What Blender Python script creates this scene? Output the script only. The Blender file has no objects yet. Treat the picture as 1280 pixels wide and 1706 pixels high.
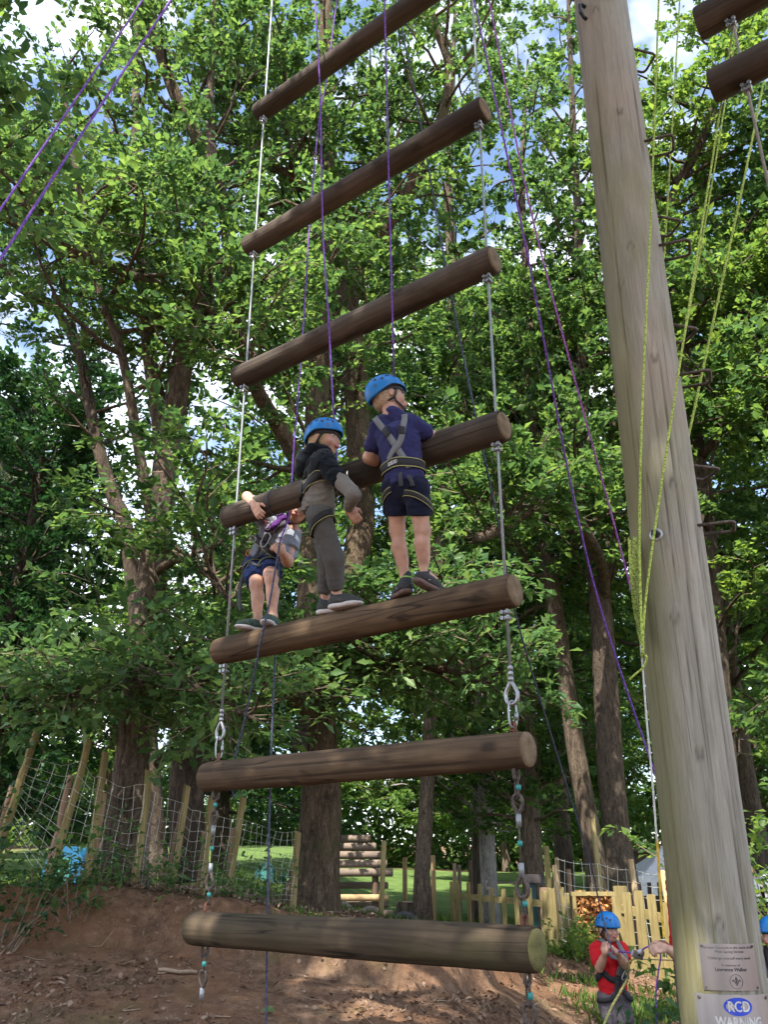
import bpy, math, random
import numpy as np
from mathutils import Vector, Matrix

random.seed(7)
rng = np.random.default_rng(11)
SC = bpy.context.scene
COL = SC.collection

# ------------------------------------------------------------------ camera
CAM_H, PITCH, FPX = 1.55, math.radians(22.35), 1428.0
cam_d = bpy.data.cameras.new('camera')
cam_d.sensor_fit = 'HORIZONTAL'; cam_d.sensor_width = 36.0
cam_d.lens = 36.0 * FPX / 1280.0
cam_d.clip_start = 0.05; cam_d.clip_end = 2000
cam = bpy.data.objects.new('camera', cam_d); COL.objects.link(cam)
cam.location = (0, 0, CAM_H); cam.rotation_euler = (math.pi/2 + PITCH, 0, 0)
SC.camera = cam

# ------------------------------------------------------------------ sky and sun
SUN_AZ, SUN_EL = math.radians(-160), math.radians(57)
sun_dir = Vector((math.sin(SUN_AZ)*math.cos(SUN_EL), math.cos(SUN_AZ)*math.cos(SUN_EL), math.sin(SUN_EL)))
world = bpy.data.worlds.new('World'); SC.world = world; world.use_nodes = True
wn, wl = world.node_tree.nodes, world.node_tree.links
wn.clear()
w_out = wn.new('ShaderNodeOutputWorld'); w_bg = wn.new('ShaderNodeBackground')
w_sky = wn.new('ShaderNodeTexSky'); w_sky.sky_type = 'NISHITA'; w_sky.sun_disc = False
w_sky.sun_elevation = SUN_EL; w_sky.sun_rotation = SUN_AZ; w_sky.air_density = 1.0; w_sky.dust_density = 1.2
w_tc = wn.new('ShaderNodeTexCoord'); w_no = wn.new('ShaderNodeTexNoise')
w_no.inputs['Scale'].default_value = 2.6; w_no.inputs['Detail'].default_value = 6; w_no.inputs['Roughness'].default_value = 0.55
w_ra = wn.new('ShaderNodeValToRGB'); w_ra.color_ramp.elements[0].position = 0.47; w_ra.color_ramp.elements[1].position = 0.64
w_mx = wn.new('ShaderNodeMix'); w_mx.data_type = 'RGBA'
w_mx.inputs['B'].default_value = (9.2, 9.4, 10.0, 1)          # sunlit cloud
wl.new(w_tc.outputs['Generated'], w_no.inputs['Vector']); wl.new(w_no.outputs['Fac'], w_ra.inputs['Fac'])
wl.new(w_ra.outputs['Color'], w_mx.inputs['Factor']); wl.new(w_sky.outputs['Color'], w_mx.inputs['A'])
wl.new(w_mx.outputs['Result'], w_bg.inputs['Color']); w_bg.inputs['Strength'].default_value = 0.14
wl.new(w_bg.outputs['Background'], w_out.inputs['Surface'])
sun_l = bpy.data.lights.new('sun', 'SUN'); sun_l.energy = 5.0; sun_l.angle = math.radians(0.5); sun_l.color = (1.0, 0.93, 0.80)
sun_o = bpy.data.objects.new('sun', sun_l); COL.objects.link(sun_o)
sun_o.rotation_euler = sun_dir.to_track_quat('Z', 'Y').to_euler()

SC.view_settings.view_transform = 'Standard'; SC.view_settings.look = 'None'
SC.view_settings.gamma = 1.0; SC.view_settings.use_curve_mapping = False
SC.view_settings.exposure = 1.45
SC.render.engine = 'CYCLES'
cy = SC.cycles
cy.use_denoising = True
try: cy.denoiser = 'OPENIMAGEDENOISE'
except Exception: pass
cy.max_bounces = 8; cy.diffuse_bounces = 4; cy.glossy_bounces = 3; cy.transmission_bounces = 4; cy.transparent_max_bounces = 6
cy.use_adaptive_sampling = True; cy.adaptive_threshold = 0.015
cy.sample_clamp_indirect = 6.0
cy.caustics_reflective = False; cy.caustics_refractive = False

# ------------------------------------------------------------------ geometry helpers
def ray(u, v):
    x = (u - 640) / FPX; y = -(v - 853) / FPX
    return np.array([x, math.cos(PITCH) - y*math.sin(PITCH), math.sin(PITCH) + y*math.cos(PITCH)])
def P(u, v, d):
    "world point standing d metres in front of the viewer in the direction of a photo pixel"
    r = ray(u, v); return r*(d/r[1]) + np.array([0, 0, CAM_H])
LAD_A = math.radians(52.2)
E_R = np.array([math.sin(LAD_A), -math.cos(LAD_A), 0.0])      # along the rungs, to the near right end
E_N = np.array([math.cos(LAD_A), math.sin(LAD_A), 0.0])       # through the ladder, away from the viewer
LAD_0 = P(858, 1250, 4.1)
def PL(u, v, off=0.0):
    "point of the ladder's plane (moved off metres away from the viewer)"
    r = ray(u, v); o = np.array([0, 0, CAM_H])
    t = (E_N @ (LAD_0 - o) + off) / (E_N @ r); return r*t + o
UP = np.array([0, 0, 1.0])
def V3(*a): return np.array(a, float)
def nrm(v): v = np.asarray(v, float); return v / (np.linalg.norm(v) + 1e-12)

class MB:
    "collects vertices and faces, builds one mesh"
    def __init__(s): s.v = []; s.f = []; s.n = 0
    def add(s, v, f):
        v = np.asarray(v, float).reshape(-1, 3); o = s.n
        s.v.append(v); s.f.extend([tuple(i + o for i in q) for q in f]); s.n += len(v); return s
    def mesh(s, name, smooth=False):
        m = bpy.data.meshes.new(name)
        m.from_pydata(np.concatenate(s.v).tolist() if s.v else [], [], s.f); m.update()
        if smooth: m.shade_smooth()
        return m
    # shapes
    def box(s, c, size, rot=None):
        h = np.array(size)/2.0
        v = np.array([[x, y, z] for x in (-1, 1) for y in (-1, 1) for z in (-1, 1)])*h
        if rot is not None: v = v @ np.asarray(rot).T
        return s.add(v + np.asarray(c), [(0,1,3,2),(4,6,7,5),(0,4,5,1),(2,3,7,6),(0,2,6,4),(1,5,7,3)])
    def beam(s, a, b, w, t, up=UP):
        "square timber from a to b"
        a, b = np.asarray(a, float), np.asarray(b, float); d = b - a; L = np.linalg.norm(d); z = d/L
        x = np.cross(up, z)
        if np.linalg.norm(x) < 1e-3: x = np.cross(V3(0, 1, 0), z)
        x = nrm(x); y = np.cross(z, x)
        return s.box((a+b)/2, (w, t, L), np.stack([x, y, z], 1))
    def tube(s, pts, rad, n=8, cap=True, closed=False):
        v, f = tube_vf(pts, rad, n, cap, closed); return s.add(v, f)
    def ribbon(s, pts, nor, w, t):
        "flat webbing with thickness along pts, nor = outward normals"
        pts = np.asarray(pts, float); nor = np.asarray(nor, float); N = len(pts)
        tan = np.gradient(pts, axis=0); tan /= np.linalg.norm(tan, axis=1, keepdims=True) + 1e-9
        sd = np.cross(tan, nor); sd /= np.linalg.norm(sd, axis=1, keepdims=True) + 1e-9
        w = np.broadcast_to(np.asarray(w, float), (N,))[:, None]
        a = pts + sd*w/2; b = pts - sd*w/2
        v = np.stack([a, b, b + nor*t, a + nor*t], 1).reshape(-1, 3); f = []
        for i in range(N-1):
            for k in range(4):
                f.append((i*4+k, i*4+(k+1) % 4, (i+1)*4+(k+1) % 4, (i+1)*4+k))
        f += [(3, 2, 1, 0), tuple((N-1)*4+k for k in range(4))]
        return s.add(v, f)

def tube_vf(pts, rad, n=8, cap=True, closed=False):
    pts = np.asarray(pts, float); N = len(pts); rad = np.broadcast_to(np.asarray(rad, float), (N,))
    if closed: tan = np.roll(pts, -1, 0) - np.roll(pts, 1, 0)
    else: tan = np.gradient(pts, axis=0)
    tan = tan/(np.linalg.norm(tan, axis=1, keepdims=True) + 1e-12)
    r = np.array([1., 0, 0]) if abs(tan[0][0]) < 0.8 else np.array([0, 1., 0])
    X = np.zeros((N, 3)); r = r - tan[0]*(r @ tan[0]); r /= np.linalg.norm(r); X[0] = r
    for i in range(1, N):
        r = r - tan[i]*(r @ tan[i]); r /= (np.linalg.norm(r) + 1e-12); X[i] = r
    Y = np.cross(tan, X)
    a = np.arange(n)*2*math.pi/n
    v = pts[:, None] + rad[:, None, None]*(np.cos(a)[None, :, None]*X[:, None] + np.sin(a)[None, :, None]*Y[:, None])
    v = v.reshape(-1, 3); f = []
    for i in range(N if closed else N-1):
        j = (i+1) % N
        for k in range(n):
            k2 = (k+1) % n
            f.append((i*n+k, i*n+k2, j*n+k2, j*n+k))
    if cap and not closed:
        f.append(tuple(range(n-1, -1, -1))); f.append(tuple((N-1)*n+k for k in range(n)))
    return v, f

def spline(pts, m=8):
    "Catmull-Rom through pts (rows may carry extra columns such as radius)"
    p = np.asarray(pts, float)
    if len(p) < 3:
        t = np.linspace(0, 1, m+1)[:, None]; return p[0]*(1-t) + p[-1]*t
    q = np.vstack([2*p[0]-p[1], p, 2*p[-1]-p[-2]]); out = []
    for i in range(1, len(q)-2):
        for t in np.arange(m)/m:
            a, b, c, d = q[i-1:i+3]
            out.append(0.5*((2*b) + (c-a)*t + (2*a-5*b+4*c-d)*t*t + (3*b-a-3*c+d)*t**3))
    out.append(p[-1]); return np.array(out)

def fast_mesh(name, verts, loops, loop_start, smooth=False):
    m = bpy.data.meshes.new(name)
    m.vertices.add(len(verts)); m.vertices.foreach_set('co', np.ascontiguousarray(verts, np.float32).ravel())
    m.loops.add(len(loops)); m.loops.foreach_set('vertex_index', np.ascontiguousarray(loops, np.int32))
    m.polygons.add(len(loop_start)); m.polygons.foreach_set('loop_start', np.ascontiguousarray(loop_start, np.int32))
    if smooth: m.polygons.foreach_set('use_smooth', np.ones(len(loop_start), bool))
    m.update(calc_edges=True); return m

def tag(o, label=None, cat=None, group=None, kind=None):
    if label: o['label'] = label
    if cat: o['category'] = cat
    if group: o['group'] = group
    if kind: o['kind'] = kind
    return o
def obj(name, mesh, mat, parent=None, **kw):
    if isinstance(mesh, MB): mesh = mesh.mesh(name)
    o = bpy.data.objects.new(name, mesh); COL.objects.link(o)
    if mat is not None and len(mesh.materials) == 0: mesh.materials.append(mat)
    if parent is not None:
        o.parent = parent
        o.matrix_parent_inverse = Matrix.LocRotScale(parent.location, parent.rotation_euler, parent.scale).inverted()
    return tag(o, **kw)
def empty(name, loc, **kw):
    o = bpy.data.objects.new(name, None); COL.objects.link(o); o.location = tuple(loc); o.empty_display_size = 0.1
    return tag(o, **kw)
def shade(o):
    o.data.shade_smooth(); return o

# ------------------------------------------------------------------ materials
MATS = {}
class NT:
    def __init__(s, name):
        s.m = bpy.data.materials.new(name); s.m.use_nodes = True; s.n = s.m.node_tree.nodes; s.l = s.m.node_tree.links
        s.b = s.n['Principled BSDF']; s.out = s.n['Material Output']
        s.tc = s.n.new('ShaderNodeTexCoord')
    def new(s, t, **kw):
        x = s.n.new(t)
        for k, v in kw.items():
            if k in x.inputs: x.inputs[k].default_value = v
            else: setattr(x, k, v)
        return x
    def link(s, a, b): s.l.new(a, b)
    def noise(s, scale, detail=4, rough=0.55, stretch=(1, 1, 1), co='Object', dist=0.0):
        mp = s.new('ShaderNodeMapping'); mp.inputs['Scale'].default_value = stretch
        s.link(s.tc.outputs[co], mp.inputs['Vector'])
        x = s.new('ShaderNodeTexNoise', Scale=scale, Detail=detail, Roughness=rough, Distortion=dist)
        s.link(mp.outputs['Vector'], x.inputs['Vector']); return x.outputs['Fac']
    def ramp(s, fac, stops):
        r = s.new('ShaderNodeValToRGB'); e = r.color_ramp.elements
        while len(e) > 1: e.remove(e[-1])
        e[0].position = stops[0][0]; e[0].color = (*stops[0][1], 1)
        for p, c in stops[1:]:
            k = e.new(p); k.color = (*c, 1)
        s.link(fac, r.inputs['Fac']); return r.outputs['Color']
    def mix(s, fac, a, b, mode='MIX'):
        m = s.new('ShaderNodeMix', data_type='RGBA', blend_type=mode)
        for val, key in ((fac, 'Factor'), (a, 'A'), (b, 'B')):
            sock = [i for i in m.inputs if i.name == key and (i.type == 'RGBA' or key == 'Factor')][0]
            if key == 'Factor': sock = m.inputs[0]
            if hasattr(val, 'links') or isinstance(val, bpy.types.NodeSocket): s.link(val, sock)
            elif key == 'Factor': sock.default_value = val
            else: sock.default_value = (*val, 1)
        return [o for o in m.outputs if o.type == 'RGBA'][0]
    def math(s, op, a, b=0.0):
        m = s.new('ShaderNodeMath', operation=op)
        for i, x in enumerate((a, b)):
            if isinstance(x, bpy.types.NodeSocket): s.link(x, m.inputs[i])
            else: m.inputs[i].default_value = x
        return m.outputs[0]
    def crack(s, scale, stretch, width, amount):
        'thin lines along the grain, broken into lengths'
        f = s.math('ABSOLUTE', s.math('SUBTRACT', s.noise(scale, 2, 0.5, stretch, dist=0.4), 0.5))
        m = s.ramp(f, [(0.0, (amount,)*3), (width, (0,)*3)])
        return s.mix(s.ramp(s.noise(2.7, 2, 0.5, (1, 1, 0.6)), [(0.46, (0,)*3), (0.54, (1,)*3)]), (0, 0, 0), m)
    def bump(s, h, strength=0.4, dist=0.02):
        b = s.new('ShaderNodeBump', Strength=strength, Distance=dist); s.link(h, b.inputs['Height'])
        s.link(b.outputs['Normal'], s.b.inputs['Normal'])
    def col(s, c):
        if isinstance(c, bpy.types.NodeSocket): s.link(c, s.b.inputs['Base Color'])
        else: s.b.inputs['Base Color'].default_value = (*c, 1)
    def set(s, rough=0.7, metal=0.0, spec=None, sheen=None):
        s.b.inputs['Roughness'].default_value = rough; s.b.inputs['Metallic'].default_value = metal
        if spec is not None: s.b.inputs['Specular IOR Level'].default_value = spec
        if sheen is not None: s.b.inputs['Sheen Weight'].default_value = sheen
        return s.m

def m_plain(name, c, rough=0.6, metal=0.0, var=0.25, scale=30, bump=0.0, sheen=None, spec=None):
    t = NT(name); f = t.noise(scale, 3)
    lo = tuple(x*(1-var) for x in c); hi = tuple(min(1, x*(1+var)) for x in c)
    t.col(t.ramp(f, [(0.3, lo), (0.7, hi)]))
    if bump: t.bump(f, bump, 0.004)
    return t.set(rough, metal, spec, sheen)
def m_cloth(name, c, scale=380, fold=14):
    t = NT(name); w = t.noise(scale, 2); g = t.noise(fold, 3)
    t.col(t.mix(0.55, t.ramp(g, [(0.25, tuple(x*0.72 for x in c)), (0.75, tuple(min(1, x*1.22) for x in c))]),
                t.ramp(w, [(0.3, tuple(x*0.7 for x in c)), (0.7, tuple(min(1, x*1.25) for x in c))])))
    t.bump(t.math('ADD', t.math('MULTIPLY', w, 0.2), g), 0.35, 0.012)
    return t.set(0.92, 0, 0.12, 0.06)
def m_bark(name, a, b, c, scale=9, moss=None):
    t = NT(name)
    f1 = t.noise(scale, 7, 0.7, (1, 1, 0.24), dist=1.1); f2 = t.noise(2.2, 4, 0.6); f3 = t.noise(scale*3.2, 5, 0.7, (1, 1, 0.5))
    base = t.ramp(t.math('ADD', t.math('MULTIPLY', f1, 0.65), t.math('MULTIPLY', f3, 0.35)), [(0.36, a), (0.5, b), (0.66, c)])
    if moss: base = t.mix(t.ramp(f2, [(0.5, (0, 0, 0)), (0.68, (0.7, 0.7, 0.7))]), base, moss)
    t.col(base); t.bump(t.math('ADD', f1, t.math('MULTIPLY', f3, 0.5)), 1.0, 0.09)
    return t.set(0.92, 0, 0.15)
def m_leaf(name, dark, mid, light, trans=0.45, gloss=0.42, tboost=1.5):
    t = NT(name); g = t.new('ShaderNodeNewGeometry'); r = g.outputs['Random Per Island']
    big = t.noise(0.55, 2)
    fac = t.math('ADD', t.math('MULTIPLY', r, 0.6), t.math('MULTIPLY', big, 0.45))
    c = t.ramp(fac, [(0.12, dark), (0.5, mid), (0.93, light)])
    t.col(c); t.set(gloss, 0, 0.22)
    tr = t.new('ShaderNodeBsdfTranslucent')
    hs = t.new('ShaderNodeHueSaturation', Hue=0.485, Saturation=1.12, Value=tboost); t.link(c, hs.inputs['Color'])
    t.link(hs.outputs['Color'], tr.inputs['Color'])
    mx = t.new('ShaderNodeMixShader'); mx.inputs[0].default_value = trans
    t.link(t.b.outputs[0], mx.inputs[1]); t.link(tr.outputs[0], mx.inputs[2]); t.link(mx.outputs[0], t.out.inputs['Surface'])
    return t.m
def m_wood(name, a, b, stretch=(1, 1, 0.08), scale=22, bump=0.5, rough=0.8, stain=None, co='Object', knots=None, lines=False):
    t = NT(name)
    f = t.noise(scale, 6, 0.6, stretch, co, 0.8); f2 = t.noise(1.6, 4, 0.6, (1, 1, 1), co)
    c = t.ramp(f, [(0.28, a), (0.72, b)])
    c = t.mix(t.ramp(f2, [(0.35, (0.0,)*3), (0.7, (0.5,)*3)]), c, tuple(0.62*x for x in a))
    if stain:
        f3 = t.noise(stain[1], 4, 0.6, (1, 1, 0.55), co)
        c = t.mix(t.ramp(f3, [(0.47, (0,)*3), (0.66, (0.72,)*3)]), c, stain[0])
    if lines: c = t.mix(t.crack(7.0, stretch, 0.012, 0.9), c, (0.014, 0.010, 0.008))
    if knots:
        at = t.new('ShaderNodeAttribute', attribute_name='crack_knot')
        c = t.mix(at.outputs['Fac'], c, knots)  # one dark tone for painted crack shade and for knots
    t.col(c); t.bump(f, bump, 0.006)
    return t.set(rough, 0, 0.2)

M = MATS
M['bark_oak'] = m_bark('bark_oak', (0.030, 0.022, 0.016), (0.115, 0.083, 0.058), (0.24, 0.18, 0.125), 13, (0.085, 0.088, 0.04))
M['bark_warm'] = m_bark('bark_warm', (0.034, 0.026, 0.021), (0.132, 0.10, 0.077), (0.27, 0.215, 0.165), 13)
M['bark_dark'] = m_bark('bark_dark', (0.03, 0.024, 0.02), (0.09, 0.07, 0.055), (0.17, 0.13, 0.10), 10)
M['bark_birch'] = m_bark('bark_birch', (0.10, 0.09, 0.085), (0.30, 0.28, 0.27), (0.46, 0.44, 0.42), 7)
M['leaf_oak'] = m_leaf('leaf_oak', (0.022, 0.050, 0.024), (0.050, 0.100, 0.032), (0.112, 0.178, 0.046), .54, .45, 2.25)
M['leaf_bright'] = m_leaf('leaf_bright', (0.032, 0.070, 0.026), (0.075, 0.140, 0.036), (0.155, 0.225, 0.05), .54, .45, 2.0)
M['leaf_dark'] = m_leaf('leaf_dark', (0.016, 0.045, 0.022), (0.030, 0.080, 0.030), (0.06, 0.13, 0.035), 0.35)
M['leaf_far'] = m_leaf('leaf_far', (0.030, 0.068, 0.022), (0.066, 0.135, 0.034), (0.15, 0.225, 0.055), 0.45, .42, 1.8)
M['leaf_hazel'] = m_leaf('leaf_hazel', (0.036, 0.086, 0.034), (0.074, 0.148, 0.050), (0.145, 0.225, 0.07), 0.42, 0.42, 1.7)
M['leaf_conifer'] = m_leaf('leaf_conifer', (0.06, 0.10, 0.07), (0.11, 0.16, 0.10), (0.18, 0.22, 0.12), 0.3)
M['grass'] = m_leaf('grass', (0.05, 0.11, 0.022), (0.085, 0.165, 0.034), (0.17, 0.24, 0.06), 0.35, 0.55, 1.2)
M['litter'] = m_leaf('litter', (0.06, 0.034, 0.022), (0.14, 0.086, 0.058), (0.34, 0.25, 0.185), 0.1, 0.7, 1.0)
M['twig'] = m_plain('twig', (0.17, 0.125, 0.09), 0.9, var=0.5, scale=9)
M['twig_pale'] = m_plain('twig_pale', (0.26, 0.19, 0.13), 0.9, var=0.35, scale=12)
M['log'] = m_wood('log', (0.050, 0.040, 0.034), (0.148, 0.118, 0.096), (1, 1, 0.05), 34, 0.7, 0.85, ((0.038, 0.029, 0.024), 3.0), knots=(0.016, 0.012, 0.010), lines=True)
M['log_warm'] = m_wood('log_warm', (0.062, 0.040, 0.026), (0.205, 0.138, 0.083), (1, 1, 0.05), 34, 0.7, 0.85, ((0.045, 0.031, 0.022), 2.4), knots=(0.016, 0.012, 0.010), lines=True)
M['log_moss'] = m_wood('log_moss', (0.042, 0.031, 0.021), (0.118, 0.088, 0.058), (1, 1, 0.05), 26, 0.6, 0.88, ((0.060, 0.060, 0.024), 2.2), knots=(0.016, 0.012, 0.010), lines=True)
M['log_end'] = m_plain('log_end', (0.27, 0.205, 0.13), 0.9, var=0.35, scale=26, bump=0.3)
M['log_end_moss'] = m_plain('log_end_moss', (0.19, 0.18, 0.075), 0.9, var=0.35, scale=26, bump=0.3)
M['fence_wood'] = m_wood('fence_wood', (0.175, 0.14, 0.06), (0.36, 0.29, 0.14), (1, 1, 0.1), 16, 0.4, 0.85)
M['fence_rail'] = m_wood('fence_rail', (0.175, 0.14, 0.06), (0.36, 0.29, 0.14), (0.3, 0.3, 1), 16, 0.4, 0.85)
M['stake'] = m_wood('stake', (0.30, 0.20, 0.11), (0.50, 0.36, 0.20), (1, 1, 0.1), 14, 0.4, 0.85)
M['stake_pink'] = m_wood('stake_pink', (0.30, 0.19, 0.13), (0.48, 0.33, 0.24), (1, 1, 0.1), 14, 0.4, 0.85)
M['grey_wood'] = m_wood('grey_wood', (0.13, 0.10, 0.085), (0.28, 0.22, 0.18), (0.1, 1, 1), 14, 0.4, 0.85)
M['dark_wood'] = m_wood('dark_wood', (0.07, 0.045, 0.035), (0.17, 0.115, 0.085), (1, 1, 0.1), 14, 0.4, 0.85)
M['steel'] = m_plain('steel', (0.34, 0.35, 0.37), 0.42, 0.85, 0.2, 60)
M['wire_rope'] = m_plain('wire_rope', (0.29, 0.31, 0.33), 0.5, 0.5, 0.25, 160)
M['wire'] = m_plain('wire', (0.55, 0.54, 0.50), 0.5, 0.5, 0.15, 20)
M['rust'] = m_plain('rust', (0.17, 0.075, 0.05), 0.85, 0.3, 0.5, 70, 0.4)
M['rusty_steel'] = m_plain('rusty_steel', (0.10, 0.08, 0.07), 0.65, 0.5, 0.45, 70, 0.3)
M['black_iron'] = m_plain('black_iron', (0.035, 0.036, 0.042), 0.45, 0.7, 0.3, 40)
M['teal_tape'] = m_plain('teal_tape', (0.03, 0.27, 0.26), 0.5, 0, 0.15)
M['plate'] = None
M['skin'] = m_plain('skin', (0.47, 0.265, 0.195), 0.55, 0, 0.2, 22, 0.12); 
_b = M['skin'].node_tree.nodes['Principled BSDF']; _b.inputs['Subsurface Weight'].default_value = 0.12
_b.inputs['Subsurface Radius'].default_value = (0.012, 0.005, 0.003); _b.inputs['Subsurface Scale'].default_value = 1.0
M['skin_adult'] = m_plain('skin_adult', (0.46, 0.275, 0.205), 0.55, 0, 0.22, 16, 0.1)
M['lips'] = m_plain('lips', (0.45, 0.16, 0.14), 0.5)
M['eye_white'] = m_plain('eye_white', (0.62, 0.58, 0.55), 0.3, 0, 0.05)
M['iris'] = m_plain('iris', (0.05, 0.035, 0.025), 0.2)
M['hair_blond'] = m_plain('hair_blond', (0.42, 0.30, 0.16), 0.8, 0, 0.45, 130, 0.5)
M['hair_short'] = m_plain('hair_short', (0.36, 0.25, 0.17), 0.85, 0, 0.4, 150, 0.5)
M['hair_brown'] = m_plain('hair_brown', (0.12, 0.07, 0.04), 0.8, 0, 0.45, 130, 0.5)
M['helmet'] = m_plain('helmet', (0.003, 0.165, 0.50), 0.42, 0, 0.08, 9)
M['helmet_dark'] = m_plain('helmet_dark', (0.012, 0.02, 0.045), 0.6)
M['helmet_badge'] = m_plain('helmet_badge', (0.05, 0.11, 0.19), 0.45)
M['strap_black'] = m_plain('strap_black', (0.014, 0.014, 0.018), 0.75, 0, 0.35, 200)
M['strap_dark'] = m_plain('strap_dark', (0.03, 0.032, 0.042), 0.75, 0, 0.35, 200)
M['strap_grey'] = m_plain('strap_grey', (0.15, 0.155, 0.165), 0.72, 0, 0.2, 200, 0.2)
M['strap_lime'] = m_plain('strap_lime', (0.33, 0.33, 0.15), 0.7, 0, 0.2, 200)
M['white_print'] = m_plain('white_print', (0.62, 0.62, 0.62), 0.7, 0, 0.1)
M['navy_shirt'] = m_cloth('navy_shirt', (0.030, 0.031, 0.105))
M['navy_shorts'] = m_cloth('navy_shorts', (0.012, 0.015, 0.036))
M['blue_shorts'] = m_cloth('blue_shorts', (0.016, 0.034, 0.12))
M['hoodie_black'] = m_cloth('hoodie_black', (0.007, 0.010, 0.014))
M['hoodie_grey'] = m_cloth('hoodie_grey', (0.185, 0.172, 0.158))
M['trousers_grey'] = m_cloth('trousers_grey', (0.092, 0.090, 0.088))
M['tee_grey'] = m_cloth('tee_grey', (0.20, 0.22, 0.27))
M['red_shirt'] = m_cloth('red_shirt', (0.52, 0.016, 0.024))
M['jeans_grey'] = m_cloth('jeans_grey', (0.105, 0.092, 0.108))
M['red_print'] = m_plain('red_print', (0.24, 0.03, 0.05), 0.8)
M['scarf'] = m_cloth('scarf', (0.07, 0.02, 0.13))
M['shoe_black'] = m_plain('shoe_black', (0.022, 0.022, 0.026), 0.7, 0, 0.4, 90)
M['shoe_grey'] = m_plain('shoe_grey', (0.036, 0.039, 0.039), 0.75, 0, 0.4, 90)
M['shoe_green'] = m_plain('shoe_green', (0.03, 0.06, 0.045), 0.7, 0, 0.6, 60)
M['sole_white'] = m_plain('sole_white', (0.55, 0.52, 0.53), 0.6, 0, 0.12, 40)
M['sole_brown'] = m_plain('sole_brown', (0.13, 0.085, 0.075), 0.7, 0, 0.25, 40)
M['sock_dark'] = m_plain('sock_dark', (0.035, 0.045, 0.055), 0.9, 0, 0.3, 80)
M['sock_lime'] = m_plain('sock_lime', (0.30, 0.50, 0.10), 0.9, 0, 0.2, 80)
M['lace_lime'] = m_plain('lace_lime', (0.42, 0.52, 0.12), 0.8)
M['orange'] = m_plain('orange', (0.55, 0.16, 0.03), 0.5)
def m_rope(name, a, b, scale=70):
    t = NT(name); f = t.noise(scale, 2, 0.6); t.col(t.ramp(f, [(0.38, a), (0.6, b)])); t.bump(f, 0.5, 0.004); return t.set(0.75, 0, 0.25)
M['rope_purple'] = m_rope('rope_purple', (0.10, 0.035, 0.27), (0.22, 0.10, 0.46))
M['rope_pink'] = m_rope('rope_pink', (0.20, 0.06, 0.30), (0.42, 0.17, 0.50))
M['rope_dark'] = m_rope('rope_dark', (0.035, 0.04, 0.075), (0.085, 0.095, 0.15))
M['rope_lime'] = m_rope('rope_lime', (0.13, 0.19, 0.02), (0.46, 0.58, 0.13), 130)
M['rope_hank'] = m_rope('rope_hank', (0.06, 0.085, 0.015), (0.34, 0.42, 0.10), 150)
M['rope_white'] = m_rope('rope_white', (0.42, 0.42, 0.40), (0.6, 0.6, 0.58))
M['rope_yellow'] = m_rope('rope_yellow', (0.42, 0.27, 0.03), (0.58, 0.40, 0.07))
M['rope_olive'] = m_rope('rope_olive', (0.20, 0.20, 0.06), (0.42, 0.40, 0.15))
M['canvas_white'] = m_plain('canvas_white', (0.80, 0.80, 0.86), 0.8, 0, 0.06, 3)
M['canvas_teal'] = m_plain('canvas_teal', (0.03, 0.16, 0.155), 0.8, 0, 0.15, 5)
M['plastic_blue'] = m_plain('plastic_blue', (0.006, 0.10, 0.22), 0.45, 0, 0.15, 5)
M['plastic_teal'] = m_plain('plastic_teal', (0.008, 0.06, 0.07), 0.5, 0, 0.15, 5)
M['tyre'] = m_plain('tyre', (0.04, 0.04, 0.042), 0.85, 0, 0.4, 20)
M['tyre_pale'] = m_plain('tyre_pale', (0.15, 0.125, 0.10), 0.85, 0, 0.3, 20)
M['print_dark'] = m_plain('print_dark', (0.07, 0.06, 0.06), 0.6)
M['print_pale'] = m_plain('print_pale', (0.50, 0.50, 0.50), 0.5)
M['badge_blue'] = m_plain('badge_blue', (0.012, 0.05, 0.46), 0.4, 0, 0.08)
M['box_dark'] = m_plain('box_dark', (0.045, 0.035, 0.04), 0.7)

def m_plate(name, c, rough):
    t = NT(name); f = t.noise(30, 3, 0.6, (0.5, 0.5, 8)); g = t.noise(26, 2, 0.4, (1, 1, 0.05))
    t.col(t.ramp(g, [(0.3, tuple(x*0.82 for x in c)), (0.7, c)])); t.bump(f, 0.03, 0.0005)
    return t.set(rough, 0.9)
M['plate'] = m_plate('plate', (0.33, 0.32, 0.345), 0.30)
M['plate_dull'] = m_plate('plate_dull', (0.40, 0.38, 0.39), 0.45)

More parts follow.
